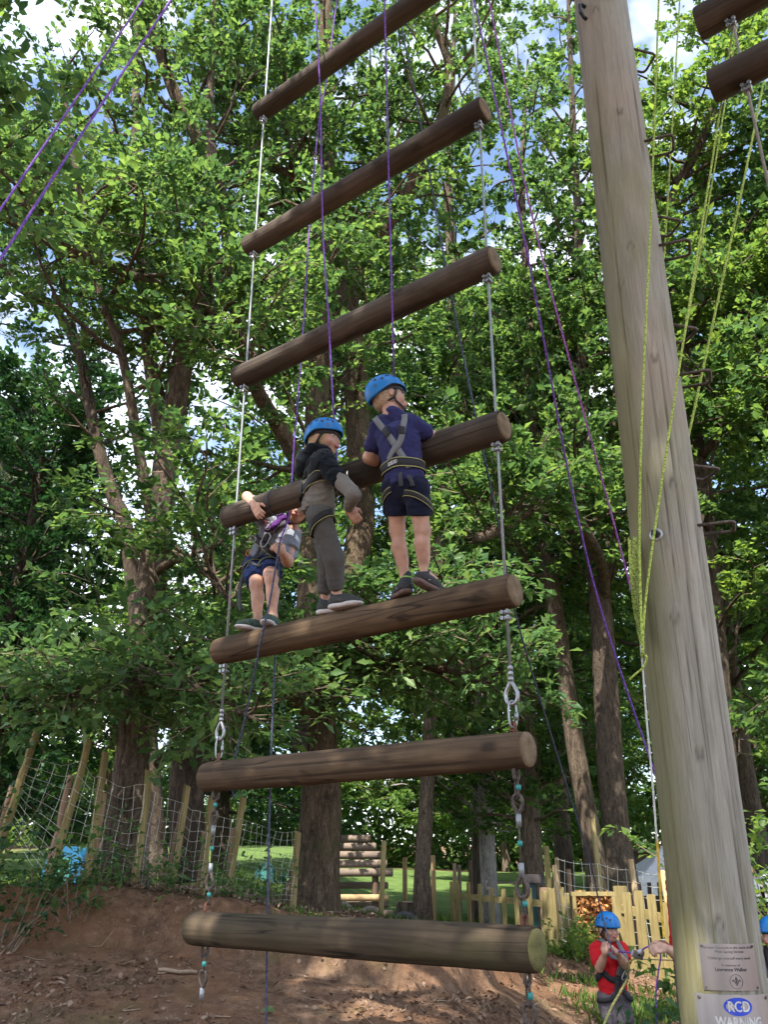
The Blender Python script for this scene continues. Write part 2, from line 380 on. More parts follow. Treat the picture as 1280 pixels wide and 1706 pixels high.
def m_pole():
    t = NT('pole_wood')
    f = t.noise(64, 8, 0.7, (1, 1, 0.05), dist=1.2); g = t.noise(1.3, 4, 0.6, (1, 1, 0.5)); h = t.noise(9, 5, 0.6, (1, 1, 0.12), dist=2.0)
    c = t.ramp(t.math('ADD', t.math('MULTIPLY', f, 0.6), t.math('MULTIPLY', h, 0.4)), [(0.32, (0.162, 0.148, 0.122)), (0.5, (0.262, 0.245, 0.207)), (0.68, (0.36, 0.345, 0.298))])
    c = t.mix(t.ramp(g, [(0.5, (0,)*3), (0.66, (0.55,)*3)]), c, (0.36, 0.275, 0.215))        # pinkish bare wood
    k = t.noise(2.1, 4, 0.6, (1, 1, 0.35)); c = t.mix(t.ramp(k, [(0.5, (0,)*3), (0.7, (0.6,)*3)]), c, (0.20, 0.19, 0.085))   # algae
    gr = t.noise(0.9, 3, 0.5, (1, 1, 0.4)); c = t.mix(t.ramp(gr, [(0.56, (0,)*3), (0.7, (0.5,)*3)]), c, (0.27, 0.29, 0.27))
    c = t.mix(t.crack(5.5, (1, 1, 0.035), 0.006, 0.75), c, (0.035, 0.028, 0.022)); c = t.mix(t.crack(17.0, (1, 1, 0.03), 0.012, 0.22), c, (0.07, 0.058, 0.045))
    at = t.new('ShaderNodeAttribute', attribute_name='crack_knot'); c = t.mix(at.outputs['Fac'], c, (0.05, 0.04, 0.03))
    al = t.new('ShaderNodeAttribute', attribute_name='algae'); c = t.mix(al.outputs['Fac'], c, (0.155, 0.145, 0.062))
    t.col(c); t.bump(t.math('ADD', f, t.math('MULTIPLY', h, 0.6)), 0.55, 0.008); return t.set(0.85, 0, 0.2)
M['pole'] = m_pole()

def m_earth():
    t = NT('earth')
    a = t.noise(1.1, 6, 0.6); b = t.noise(9, 6, 0.65); c = t.noise(55, 4, 0.7)
    col = t.ramp(b, [(0.28, (0.062, 0.038, 0.026)), (0.5, (0.142, 0.088, 0.058)), (0.72, (0.25, 0.165, 0.112))])
    col = t.mix(t.ramp(a, [(0.4, (0,)*3), (0.62, (0.75,)*3)]), col, (0.19, 0.098, 0.055))
    col = t.mix(t.ramp(c, [(0.60, (0,)*3), (0.74, (0.8,)*3)]), col, (0.36, 0.27, 0.20))
    g = t.noise(2.3, 5, 0.6); col = t.mix(t.ramp(g, [(0.56, (0,)*3), (0.72, (0.5,)*3)]), col, (0.10, 0.095, 0.04))
    at = t.new('ShaderNodeAttribute', attribute_name='turf')
    gcol = t.ramp(t.noise(1.3, 5, 0.7), [(0.3, (0.06, 0.095, 0.03)), (0.55, (0.10, 0.16, 0.045)), (0.8, (0.19, 0.20, 0.085))])
    edge = t.math('ADD', at.outputs['Fac'], t.math('MULTIPLY', t.math('SUBTRACT', t.noise(3.5, 5, 0.7), 0.5), 0.9))
    col = t.mix(t.ramp(edge, [(0.42, (0,)*3), (0.58, (1,)*3)]), col, gcol)
    t.col(col); t.bump(t.math('ADD', t.math('MULTIPLY', b, 0.8), t.math('MULTIPLY', c, 0.35)), 0.9, 0.06)
    return t.set(0.95, 0, 0.1)
M['earth'] = m_earth()

# ------------------------------------------------------------------ ground
def sstep(x, a, b):
    t = np.clip((np.asarray(x, float)-a)/(b-a), 0, 1); return t*t*(3-2*t)
def vnoise(x, y, s, seed=0):
    "smooth value noise, vectorised"
    x = np.asarray(x, float)/s + seed*17.31; y = np.asarray(y, float)/s + seed*9.73
    xi, yi = np.floor(x), np.floor(y); fx, fy = x-xi, y-yi; fx = fx*fx*(3-2*fx); fy = fy*fy*(3-2*fy)
    def h(a, b):
        q = np.sin(a*127.1 + b*311.7)*43758.5453; return q-np.floor(q)
    return (h(xi, yi)*(1-fx)+h(xi+1, yi)*fx)*(1-fy) + (h(xi, yi+1)*(1-fx)+h(xi+1, yi+1)*fx)*fy
def terr(x, y):
    x = np.asarray(x, float); y = np.asarray(y, float)
    t = np.clip((4.0-x)/6.5, 0, 1)**0.75*1.27
    keep = np.clip((-x-0.5)/3.0, 0, 1)                       # the left terrace runs on, the mound on the right falls away
    back = 1-sstep(y, 12.5, 19)*(1-keep)*0.78
    yy = y - 3.6*sstep(x, 0.4, 2.3) + 0.25*(vnoise(x, y, 1.7, 3)-0.5)*2; front = .66*sstep(yy, 5.0, 8.6) + .34*sstep(yy + .22*(vnoise(x, y, .5, 12)-.5), 8.35, 8.72)
    lip = 0.10*np.exp(-((y-8.9)/0.5)**2)*np.clip(-x+0.5, 0, 1)
    z = t*back*front + lip + 1.25*sstep(y, 20, 52) + 5*sstep(y, 70, 260)
    near = np.exp(-((y-8)/6.0)**2)
    z = z + near*(0.10*(vnoise(x, y, 0.9, 1)-0.5)*front + 0.045*(vnoise(x, y, 0.28, 2)-0.5)*front + 0.02*(vnoise(x, y, 0.11, 5)-0.5))
    return z + 0.12*(vnoise(x, y, 6.0, 4)-0.5)*sstep(y, 9, 16)
def tz(x, y): return float(terr(np.array([x]), np.array([y]))[0])
def turf(x, y):
    g = sstep(y, 11.5, 14.5)*sstep(x, -30, -3)
    g = np.maximum(g, 0.75*sstep(x, 1.9, 3.0)*sstep(y, 5.5, 7)*(1-sstep(y, 8.3, 9.4)))
    g = g*(1-0.9*np.exp(-(((x-0.4)/1.6)**2+((y-16.5)/3.5)**2)))          # bare mulch round the tyres
    g = g*(1-0.9*sstep(y, 46, 52))
    return g
xs = np.concatenate([-np.geomspace(400, 7.6, 26), np.arange(-7, 7.01, 0.07), np.geomspace(7.6, 400, 26)])
ys = np.concatenate([-np.geomspace(300, 4, 14), np.arange(-3, 4.5, 0.5), np.arange(4.5, 13, 0.06), np.arange(13, 60, 0.45), np.geomspace(61, 500, 18)])
gx, gy = np.meshgrid(xs, ys); gz = terr(gx, gy)
nx, ny = len(xs), len(ys)
ii = (np.arange(ny-1)[:, None]*nx + np.arange(nx-1)[None]).ravel()
quads = np.stack([ii, ii+1, ii+nx+1, ii+nx], 1)
gm = fast_mesh('ground', np.stack([gx, gy, gz], -1).reshape(-1, 3), quads.ravel(), np.arange(len(quads))*4, True)
at = gm.attributes.new('turf', 'FLOAT', 'POINT'); at.data.foreach_set('value', turf(gx, gy).ravel().astype(np.float32))
obj('ground', gm, M['earth'], kind='structure')

# ------------------------------------------------------------------ leaves, shared by trees, litter and plants
LEAF2 = (np.array([[0, 0, 0], [0.5, 0.5, 0.10], [1, 0, -0.06], [0.5, -0.5, 0.10]]), [(0, 1, 2), (0, 2, 3)])
LEAF4 = (np.array([[0, 0, 0], [0.30, 0.36, 0.06], [0.66, 0.46, 0.05], [1, 0, -0.10], [0.66, -0.46, 0.05], [0.30, -0.36, 0.06]]),
         [(0, 1, 2), (0, 2, 3), (0, 3, 4), (0, 4, 5)])
LEAF_OAK = (np.array([[0, 0, 0], [0.22, 0.20, 0.04], [0.36, 0.16, 0.04], [0.55, 0.46, 0.07], [0.70, 0.30, 0.03], [1, 0, -0.10],
                      [0.70, -0.30, 0.03], [0.55, -0.46, 0.07], [0.36, -0.16, 0.04], [0.22, -0.20, 0.04]]),
            [(0, 1, 2), (0, 2, 8), (0, 8, 9), (2, 3, 4), (2, 4, 5), (2, 5, 8), (8, 5, 6), (8, 6, 7)])
def leaf_mesh(name, pos, dirs, nors, length, width, tmpl=LEAF2):
    tv, tf = tmpl; N = len(pos); k = len(tv)
    d = dirs/(np.linalg.norm(dirs, axis=1, keepdims=True)+1e-9)
    n = nors - d*(nors*d).sum(1, keepdims=True); n /= np.linalg.norm(n, axis=1, keepdims=True)+1e-9
    s = np.cross(n, d)
    length = np.broadcast_to(length, (N,)); width = np.broadcast_to(width, (N,))
    v = (pos[:, None] + d[:, None]*(tv[None, :, 0:1]*length[:, None, None]) + s[:, None]*(tv[None, :, 1:2]*width[:, None, None])
         + n[:, None]*(tv[None, :, 2:3]*length[:, None, None]))
    f = np.array(tf)
    loops = (f[None] + (np.arange(N)*k)[:, None, None]).reshape(-1)
    return fast_mesh(name, v.reshape(-1, 3), loops, np.arange(N*len(f))*3)

def multi_tube(name, lines, n=5, smooth=True):
    "many tapered tubes as one mesh; lines = list of (pts, radii)"
    V, L = [], []; o = 0
    for pts, rad in lines:
        v, f = tube_vf(pts, rad, n, cap=False); V.append(v); L.append(np.array(f) + o); o += len(v)
    V = np.concatenate(V); Q = np.concatenate(L)
    return fast_mesh(name, V, Q.ravel(), np.arange(len(Q))*4, smooth)

def sub_branches(stem, n, t0, length, up, rs, az0=None, spread=math.pi, droop=0.0, tmax=1.0):
    "gnarled side branches off a stem given as rows x,y,z,r"
    out = []; N = len(stem); az = rs.uniform(0, 6.28)
    for i in range(n):
        t = t0 + (tmax-t0)*(i + rs.uniform(0, 1))/n; q = min(int(t*(N-1)), N-2); p0 = stem[q, :3] + (stem[q+1, :3]-stem[q, :3])*(t*(N-1)-q)
        r0 = stem[q, 3]; az += 2.4
        a = az if az0 is None else az0 + rs.uniform(-spread, spread)
        L = length*rs.uniform(0.55, 1.1)*(1.15-0.55*t)
        d = nrm([math.cos(a), math.sin(a), up + 0.9*max(0, t-0.6) + rs.uniform(-0.2, 0.25)])
        pts = [p0]; m = 8; st = L/m
        for k in range(m):
            d = nrm(d + rs.normal(0, 0.19, 3) + np.array([0, 0, (0.06-droop)*(1 if k < m*0.6 else 0.4)]))
            pts.append(pts[-1] + d*st)
        rb = min(r0*0.62, 0.009 + 0.0135*L); rad = rb*np.linspace(1, 0.22, m+1)**0.9
        out.append((np.array(pts), np.maximum(rad, 0.004)))
    return out
def twigs_of(branches, rs, gap=0.28, tl=0.75, start=0.22):
    out = []
    for pts, rad in branches:
        seg = np.linalg.norm(np.diff(pts, axis=0), axis=1); cum = np.concatenate([[0], np.cumsum(seg)]); L = cum[-1]
        s = L*start; side = 1
        while s < L:
            q = min(np.searchsorted(cum, s)-1, len(seg)-1); q = max(q, 0); p = pts[q] + (pts[q+1]-pts[q])*((s-cum[q])/seg[q]); d = nrm(pts[q+1]-pts[q])
            lat = nrm(np.cross(d, UP))*side + rs.normal(0, 0.35, 3); dd = nrm(d*0.55 + lat*0.8 + UP*0.12)
            l = tl*rs.uniform(0.5, 1.2); mid = p + dd*l*0.5 + rs.normal(0, 0.05, 3); e = p + dd*l + rs.normal(0, 0.08, 3) - UP*0.06*l
            out.append((np.array([p, mid, e]), np.array([0.006, 0.004, 0.0025]))); s += gap*rs.uniform(0.6, 1.4); side = -side
        out.append((np.array([pts[-2], pts[-1], pts[-1] + nrm(pts[-1]-pts[-2])*0.3]), np.array([0.006, 0.004, 0.0025])))
    return out
def leaves_on(twigs, per, rs, size, aspect=0.55, flat=0.55, spread=0.10):
    spread = spread*.62
    A = np.array([t[0][0] for t in twigs]); B = np.array([t[0][1] for t in twigs]); C = np.array([t[0][2] for t in twigs])
    idx = np.repeat(np.arange(len(twigs)), per); N = len(idx)
    t = np.clip(rs.choice([.42, .66, .86, 1.0], N, p=[.14, .22, .28, .36]) + rs.normal(0, .05, N), .1, 1.08)
    p = np.where((t < 0.5)[:, None], A[idx] + (B-A)[idx]*(t*2)[:, None], B[idx] + (C-B)[idx]*((t-0.5)*2)[:, None])
    p = p + rs.normal(0, spread, (N, 3))*np.array([1, 1, 0.7])
    d = (C-A)[idx]; d = d/(np.linalg.norm(d, axis=1, keepdims=True)+1e-9)*0.6 + rs.normal(0, 0.62, (N, 3))*np.array([1, 1, 0.55])
    n = np.tile(UP, (N, 1)) + rs.normal(0, flat, (N, 3))
    L = size*(.45 + .95*rs.random(N)**1.3)*1.05
    return p, d, n, L, L*aspect*rs.uniform(0.8, 1.2, N)

def px_stem(rows, m=6):
    "rows of (u, v, depth, radius) -> smooth x,y,z,r polyline"
    return spline([np.append(P(u, v, d), r) for u, v, d, r in rows], m)
def trunk_mesh(name, stem, sides=18, flare=0.0, rough=0.05, seed=0, base_z=None):
    st = stem.copy()
    if flare:
        h = st[:, 2]-st[0, 2]; st[:, 3] *= 1 + flare*np.exp(-np.maximum(h, 0)/0.35)
    v, f = tube_vf(st[:, :3], st[:, 3], sides, True)
    n = len(st); c = np.repeat(st[:, :3], sides, 0); r = np.repeat(st[:, 3], sides)
    ang = np.tile(np.arange(sides), n); h = np.repeat(np.linspace(0, 1, n), sides)
    an = ang*2*math.pi/sides; k = 1 + rough*(np.sin(an*2+seed+h*5) + 0.8*np.sin(an*3+seed*2-h*9)) + rough*(vnoise(an*2.5, np.repeat(st[:, 2], sides)*2, 1.0, seed)-0.5)
    if flare: k = k + 0.25*flare*np.exp(-np.maximum(np.repeat(st[:, 2]-st[0, 2], sides), 0)/0.3)*np.sin(ang*5*2*math.pi/sides)
    if sides >= 40:                                   # ridged bark
        aa = np.tile(np.arange(sides)/sides, n); zz = np.repeat(st[:, 2], sides); wv = .9*vnoise(aa*9, zz, .45, seed+5)
        rd = vnoise(aa*30 + wv*1.6, zz*1.1, .8, seed+7); rd2 = vnoise(aa*60, zz*3, .7, seed+9)
        k = k + (np.abs(rd-.5)*.16-.04 + .03*(rd2-.5))*np.clip(.25/r, .6, 1.4)*.5
        k = 1 + (k-1)*np.where(aa > .985, .5, 1)
    v[:n*sides] = c + (v[:n*sides]-c)*k[:, None]
    return MB().add(v, f).mesh(name, True)

def tree(name, label, trunk, limbs=(), nb=40, t0=0.3, blen=3.0, up=0.35, leaf='leaf_oak', bark='bark_oak', per=20, size=0.12, gap=0.28,
         seed=1, flare=0.35, limb_nb=10, limb_len=2.0, tmpl=LEAF2, extra=(), group=None, flat=0.55, tl=0.75, droop=0.0, thing=None, limb_t0=0.3, sides=18, spread=0.10, cat='tree', asp=1.0, limb_bark=None):
    rs = np.random.default_rng(seed)
    gz0 = tz(trunk[0, 0], trunk[0, 1])
    if trunk[0, 2] > gz0-.1: trunk = np.vstack([[trunk[0, 0]+.02*(trunk[0, 0]-trunk[2, 0]), trunk[0, 1], gz0-.15, trunk[0, 3]*1.12], trunk])
    b = trunk[0, :3].copy(); t = empty(name, b, label=label, cat=cat, group=group)
    obj('trunk', trunk_mesh('trunk', trunk, sides, flare, seed=seed), M[bark], t)
    br = sub_branches(trunk, nb, t0, blen, up, rs, droop=droop) if nb else []
    for lm in limbs:
        obj('limb', trunk_mesh('limb', lm, 12, 0, 0.06, seed), M[limb_bark or bark], t)
        br += sub_branches(lm, limb_nb, limb_t0, limb_len, up*0.6, rs, droop=droop)
    for (lm, n, L) in extra: br += sub_branches(lm, n, 0.15, L, 0.15, rs, droop=droop)
    tw = twigs_of(br, rs, gap, tl)
    obj('branches', multi_tube('branches', br, 6), M[bark], t, kind='stuff')
    obj('twigs', multi_tube('twigs', tw, 3), M['twig'], t, kind='stuff')
    lp = leaves_on(tw, per, rs, size, flat=flat, spread=spread)
    lp = (lp[0], lp[1], lp[2], lp[3], lp[4]*asp)
    c = obj('crown', leaf_mesh('crown', *lp, tmpl), M[leaf], t)
    return t

# ------------------------------------------------------------------ trees in view
def W(*rows): return spline([np.array(r, float) for r in rows], 6)
# twin-stemmed oak behind the ladder
A_tr = px_stem(m=16, rows=[(512, 1545, 12, .36), (528, 1440, 12, .30), (536, 1340, 12, .275), (530, 1200, 12, .26), (519, 1080, 12, .235), (522, 900, 12.1, .215),
                (528, 700, 12.2, .20), (532, 520, 12.3, .185), (544, 330, 12.4, .165), (540, 150, 12.5, .14), (548, -80, 12.6, .10), (560, -300, 12.7, .05)])
A_l1 = px_stem(m=12, rows=[(526, 1160, 12, .20), (566, 1010, 12.3, .22), (601, 890, 12.6, .225), (598, 740, 12.8, .22), (590, 610, 12.9, .21), (578, 512, 13, .19), (560, 400, 13, .15), (556, 300, 13, .13), (548, 180, 13, .09), (560, 20, 13, .05)])
A_l2 = px_stem([(580, 520, 13, .15), (604, 450, 12.9, .15), (650, 370, 12.6, .13), (700, 285, 12.2, .115), (738, 190, 11.9, .10), (748, 110, 11.7, .08), (720, 20, 11.5, .06), (735, -90, 11.3, .04)])
A_l3 = px_stem([(524, 820, 12.1, .15), (470, 720, 11.6, .12), (425, 640, 11.2, .115), (400, 540, 10.9, .115), (384, 420, 10.7, .115), (366, 320, 10.5, .11), (325, 225, 10.3, .10), (285, 140, 10.1, .09), (248, 20, 9.9, .07), (235, -120, 9.8, .05)])
A_l4 = px_stem([(543, 340, 12.4, .11), (500, 310, 12.0, .09), (455, 270, 11.6, .075), (425, 220, 11.3, .06), (410, 130, 11.0, .04)])
A_low1 = px_stem([(531, 1200, 12, .10), (470, 1150, 11, .07), (400, 1110, 10.2, .05), (310, 1090, 9.6, .035), (220, 1120, 9.2, .02)])
A_low2 = px_stem([(531, 1190, 12, .10), (600, 1130, 11.2, .07), (680, 1110, 10.6, .05), (760, 1120, 10.2, .035), (830, 1150, 10, .02)])
A_low3 = px_stem([(528, 1110, 12, .09), (560, 1080, 11, .07), (620, 1060, 10.4, .05), (700, 1010, 10, .035), (760, 960, 9.8, .02)])
oak = tree('oak_tree', 'big twin-stemmed oak rising right behind the log ladder', A_tr, [A_l1, A_l2, A_l3, A_l4], nb=38, t0=.44, blen=3.6, per=52, seed=3, limb_nb=23, limb_len=2.6, sides=64, flare=.45, size=.112, gap=.23, limb_bark=None, tmpl=LEAF4)
def low_spray(parent, lines, seed, leaf, n, L, per, size, bark='bark_oak'):
    rs = np.random.default_rng(seed); br = []
    for lm in lines:
        obj('limb', trunk_mesh('limb', lm, 8, 0, .05, seed), M[bark], parent); br += sub_branches(lm, n, .12, L, .03, rs, droop=.05)
        br.append((lm[:, :3], lm[:, 3]))
    tw = twigs_of(br, rs, .17, .55, .3)
    obj('twigs', multi_tube('twigs', tw, 3), M['twig'], parent, kind='stuff')
    obj('branches', multi_tube('branches', br, 5), M[bark], parent, kind='stuff')
    obj('low_foliage', leaf_mesh('low_foliage', *leaves_on(tw, per, rs, size, .58, .45, .09), LEAF_OAK), M[leaf], parent)
low_spray(oak, [A_low1, A_low2, A_low3], 5, 'leaf_hazel', 26, 1.8, 17, .15)

# forked tree at the left fence
C_tr = px_stem(m=16, rows=[(196, 1492, 9.6, .255), (206, 1420, 9.6, .225), (214, 1320, 9.6, .19), (228, 1180, 9.6, .18), (248, 1000, 9.6, .18), (264, 870, 9.6, .175), (281, 745, 9.6, .165),
                (298, 640, 9.6, .155), (318, 530, 9.7, .135), (330, 430, 9.8, .115), (352, 300, 9.9, .09), (350, 150, 10, .06), (365, -100, 10, .03)])
C_l1 = px_stem([(278, 760, 9.6, .14), (264, 680, 9.6, .11), (248, 590, 9.6, .09), (236, 440, 9.6, .08), (232, 330, 9.6, .07), (226, 200, 9.6, .06), (228, 60, 9.6, .04), (226, -100, 9.6, .025)])
C_l2 = px_stem([(262, 880, 9.6, .09), (240, 800, 9.3, .07), (205, 600, 9.1, .06), (165, 480, 9, .05), (130, 300, 8.8, .04), (100, 120, 8.6, .03)])
C_l3 = px_stem([(312, 560, 9.7, .09), (285, 490, 9.2, .075), (220, 460, 8.8, .065), (130, 420, 8.3, .055), (40, 340, 7.9, .04), (-60, 280, 7.6, .03)])
C_l4 = px_stem([(318, 520, 9.7, .08), (350, 540, 9.2, .065), (400, 560, 8.8, .05), (440, 620, 8.4, .03)])
C_l5 = px_stem([(252, 960, 9.6, .07), (300, 930, 9.2, .05), (350, 960, 8.9, .04), (390, 1010, 8.7, .025)])
C_lo = px_stem([(226, 1190, 9.6, .08), (250, 1130, 9, .06), (310, 1140, 8.6, .045), (370, 1170, 8.3, .03), (430, 1200, 8.1, .02)])
C_lo2 = px_stem([(232, 1140, 9.6, .08), (190, 1120, 9.2, .06), (130, 1150, 8.9, .045), (80, 1200, 8.7, .02)])
ctree = tree('forked_tree', 'forked brown-barked tree inside the wire fence on the left', C_tr, [C_l1, C_l2, C_l3, C_l4, C_l5], nb=24, t0=.58, blen=2.6, per=54, seed=8, bark='bark_warm', limb_nb=14, limb_len=2.1, sides=60, flare=.4, size=.098, gap=.23, tmpl=LEAF4)
low_spray(ctree, [C_lo, C_lo2], 9, 'leaf_hazel', 22, 1.3, 16, .14, 'bark_warm')
# thin leaning stem on the far left
Lt = px_stem([(262, 1440, 13.5, .15), (240, 1150, 13.3, .13), (212, 890, 13, .115), (190, 830, 13, .11), (168, 760, 13, .105), (150, 680, 13, .10), (132, 590, 12.9, .095), (95, 520, 12.6, .08), (45, 490, 12.2, .065), (0, 440, 11.8, .045)])
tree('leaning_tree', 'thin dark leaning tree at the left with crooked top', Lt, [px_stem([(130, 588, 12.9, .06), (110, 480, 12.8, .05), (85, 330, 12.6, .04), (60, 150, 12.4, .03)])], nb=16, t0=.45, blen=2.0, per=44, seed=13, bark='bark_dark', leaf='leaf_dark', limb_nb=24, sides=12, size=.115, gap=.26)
# trees to the right of the ladder
D_tr = px_stem([(1002, 1512, 17, .235), (986, 1400, 17, .20), (960, 1250, 17, .185), (936, 1080, 17, .17), (916, 950, 17, .16), (902, 850, 17, .14), (885, 700, 17, .12), (880, 500, 17, .10), (870, 300, 17, .07), (880, 100, 17, .03)])
tree('slender_tree', 'slender leaning tree right of the ladder with sunlit lower trunk', D_tr, nb=46, t0=.40, blen=3.2, per=44, seed=17, leaf='leaf_oak', bark='bark_warm', sides=14, size=.15, gap=.24)
E_tr = px_stem([(1046, 1512, 15.8, .27), (1030, 1400, 15.8, .235), (1018, 1280, 15.8, .225), (1010, 1150, 15.8, .215), (1001, 1020, 15.8, .20), (988, 900, 15.8, .17), (975, 780, 15.8, .14), (968, 600, 15.8, .12), (965, 400, 15.8, .10), (955, 200, 15.8, .08), (945, -60, 15.8, .04)])
E_l1 = px_stem([(1003, 1030, 15.8, .14), (1012, 930, 15.9, .12), (1016, 820, 16, .10), (1030, 640, 16, .08), (1060, 420, 16, .05)])
E_l2 = px_stem([(1010, 1000, 15.8, .09), (1000, 930, 14.8, .10), (930, 830, 13.2, .11), (870, 855, 12, .10), (835, 880, 11.6, .08), (790, 900, 11.3, .05)])
tree('upright_tree', 'upright forked tree between the ladder and the pole', E_tr, [E_l1, E_l2], nb=50, t0=.42, blen=3.2, per=44, seed=19, bark='bark_dark', limb_nb=24, limb_len=2.2, sides=16, size=.145, gap=.24)
T5 = px_stem([(703, 1452, 19, .17), (712, 1300, 19, .165), (722, 1100, 19, .17), (730, 900, 19, .19), (742, 810, 18.8, .21), (760, 740, 18.6, .20), (765, 660, 18.5, .185), (760, 560, 18.4, .17), (752, 430, 18.4, .14), (748, 300, 18.4, .11), (755, 120, 18.4, .07), (760, -60, 18.4, .03)])
T5l = px_stem([(750, 790, 18.7, .12), (790, 740, 18, .12), (840, 700, 17.4, .11), (880, 660, 17, .10), (930, 595, 16.6, .09), (970, 530, 16.2, .085), (1010, 470, 15.9, .08), (1060, 330, 15.4, .05)])
tree('crooked_tree', 'crooked tree with sunlit bends seen behind the right end of the rungs', T5, [T5l], nb=52, t0=.32, blen=3.6, per=42, seed=23, bark='bark_warm', limb_nb=26, limb_len=2.6, sides=14, size=.165, gap=.26)
F_tr = px_stem([(890, 1490, 20, .25), (886, 1390, 20, .22), (882, 1280, 20, .21), (876, 1050, 20, .18), (868, 800, 20, .14), (860, 500, 20, .08)])
tree('straight_tree', 'straight brown tree trunk behind the right hanging chain', F_tr, nb=56, t0=.25, blen=3.2, per=34, seed=29, leaf='leaf_oak', bark='bark_warm', sides=12, size=.18)
B_tr = px_stem([(817, 1492, 22, .20), (812, 1400, 22, .185), (807, 1300, 22, .175), (800, 1120, 22, .15), (795, 900, 22, .11), (792, 650, 22, .06)])
tree('birch_tree', 'pale grey birch trunk behind the picket fence', B_tr, nb=56, t0=.22, blen=3.0, per=34, seed=31, leaf='leaf_far', bark='bark_birch', sides=12, size=.17)
R_tr = px_stem([(1232, 1480, 16.5, .24), (1220, 1380, 16.5, .20), (1205, 1200, 16.5, .19), (1180, 900, 16.3, .17), (1140, 600, 16, .15), (1105, 400, 15.6, .13), (1130, 310, 15.2, .115), (1165, 245, 14.8, .10), (1200, 150, 14.4, .08), (1240, 30, 14, .06), (1270, -120, 13.6, .03)])
R_l1 = px_stem([(1150, 640, 16, .10), (1200, 560, 15.4, .08), (1260, 520, 15, .06), (1330, 470, 14.6, .04)])
R_l2 = px_stem([(1170, 760, 16.1, .10), (1220, 700, 15.5, .08), (1270, 690, 15, .06), (1340, 660, 14.6, .04)])
tree('far_right_tree', 'tree standing behind the thick pole with dark limbs above it', R_tr, [R_l1, R_l2], nb=74, t0=.18, blen=3.4, per=46, seed=37, bark='bark_dark', leaf='leaf_bright', limb_nb=26, limb_len=2.6, sides=12, size=.14, gap=.25)
# oak added mostly for shade at left: only outer boughs reach into the picture
O_tr = W((-6.6, 0.6, -0.05, .36), (-6.5, 0.8, 2, .30), (-6.2, 1.0, 4.5, .26), (-5.8, 1.1, 7, .22), (-5.4, 1.4, 9.5, .16), (-5.0, 1.6, 12.5, .06))
O_l = [W((-6.2, 1.0, 4.6, .12), (-5.2, 2.2, 5.6, .09), (-4.4, 3.6, 6.2, .06), (-3.7, 5.0, 6.6, .04), (-3.2, 6.0, 6.7, .02)),
       W((-6.0, 1.0, 5.6, .14), (-4.4, 0.6, 7.4, .11), (-2.6, 0.6, 8.6, .08), (-0.9, 0.9, 9.4, .04)),
       W((-5.7, 1.1, 7.4, .12), (-4.0, 1.6, 9.4, .09), (-2.2, 1.8, 10.8, .06), (-.6, 2.0, 11.8, .03)),
       W((-6.1, 1.0, 5.0, .14), (-5.4, -1.0, 7.0, .10), (-4.2, -2.4, 8.4, .07), (-2.6, -3.0, 9.2, .03))]
tree('overhanging_oak', 'near oak added mostly for shade, leafy boughs hanging in from the upper left', O_tr, O_l, nb=30, t0=.4, blen=3.2, per=40, seed=41, leaf='leaf_oak', limb_nb=14, limb_len=2.2, size=.095, gap=.24, tmpl=LEAF4)
# broken trunk by the left fence
G = px_stem([(313, 1470, 10.6, .22), (311, 1400, 10.6, .195), (313, 1320, 10.6, .19), (318, 1265, 10.6, .20), (319, 1246, 10.6, .17)])
gt = empty('broken_trunk', G[0, :3], label='dead broken trunk with a snapped side branch behind the left fence', cat='tree stump')
obj('trunk', trunk_mesh('trunk', G, 16, .3, .09, 4), M['bark_dark'], gt)
obj('branch_stub', trunk_mesh('branch_stub', px_stem([(314, 1262, 10.6, .09), (292, 1256, 10.4, .075), (278, 1262, 10.2, .065), (262, 1274, 10.0, .05)]), 9, 0, .08, 5), M['bark_dark'], gt)

# broad background trees, each kind grown once and copied
def bg_kind(name, label, group, h, crown_lo, cr, leaf, bark, seed, n, size):
    rs = np.random.default_rng(seed); t = empty(name, (0, 0, 0), label=label, cat='tree', group=group)
    st = W((0, 0, -.3, .26), (0.1, 0, h*.25, .2), (-.1, .1, h*.5, .15), (.1, 0, h*.8, .08), (0, 0, h, .02))
    obj('trunk', trunk_mesh('trunk', st, 9, .3, .05, seed), M[bark], t)
    br = sub_branches(st, 78, crown_lo/h, cr, .25, rs); tw = twigs_of(br, rs, .34, 1.0)
    obj('branches', multi_tube('branches', br, 4), M[bark], t, kind='stuff')
    obj('crown', leaf_mesh('crown', *leaves_on(tw, n, rs, size, .6, .6, .2)), M[leaf], t); return t
used = set()
def put(kind, x, y, s=1.0, rz=0.0, **kw):
    if kind.name not in used: t = kind; used.add(kind.name); kids = []
    else:
        t = kind.copy(); COL.objects.link(t)
        for ch in kind.children:
            c = ch.copy(); COL.objects.link(c); c.parent = t
    t.location = (x, y, tz(x, y)); t.rotation_euler = (0, 0, rz); t.scale = (s, s, s)
    return tag(t, **kw)
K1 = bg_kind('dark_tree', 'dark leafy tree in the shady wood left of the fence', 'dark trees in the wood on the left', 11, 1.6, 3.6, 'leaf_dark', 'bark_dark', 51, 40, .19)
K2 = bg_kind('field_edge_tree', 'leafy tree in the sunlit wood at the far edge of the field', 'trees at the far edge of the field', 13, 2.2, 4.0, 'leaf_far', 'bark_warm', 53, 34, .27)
K3 = bg_kind('tall_tree', 'tall leafy tree whose crown fills the canopy behind the others', 'tall trees behind the ladder oak', 17, 5.0, 4.4, 'leaf_oak', 'bark_dark', 57, 36, .20)
for x, y, s, r in [(-7.6, 17, .88, 0), (-9.6, 20.5, .92, 1.1), (-11.5, 15.5, .8, 3.6), (-4.6, 26, 1.0, 4.2), (-12.5, 25, 1.1, 5.0)]: put(K1, x, y, s, r)
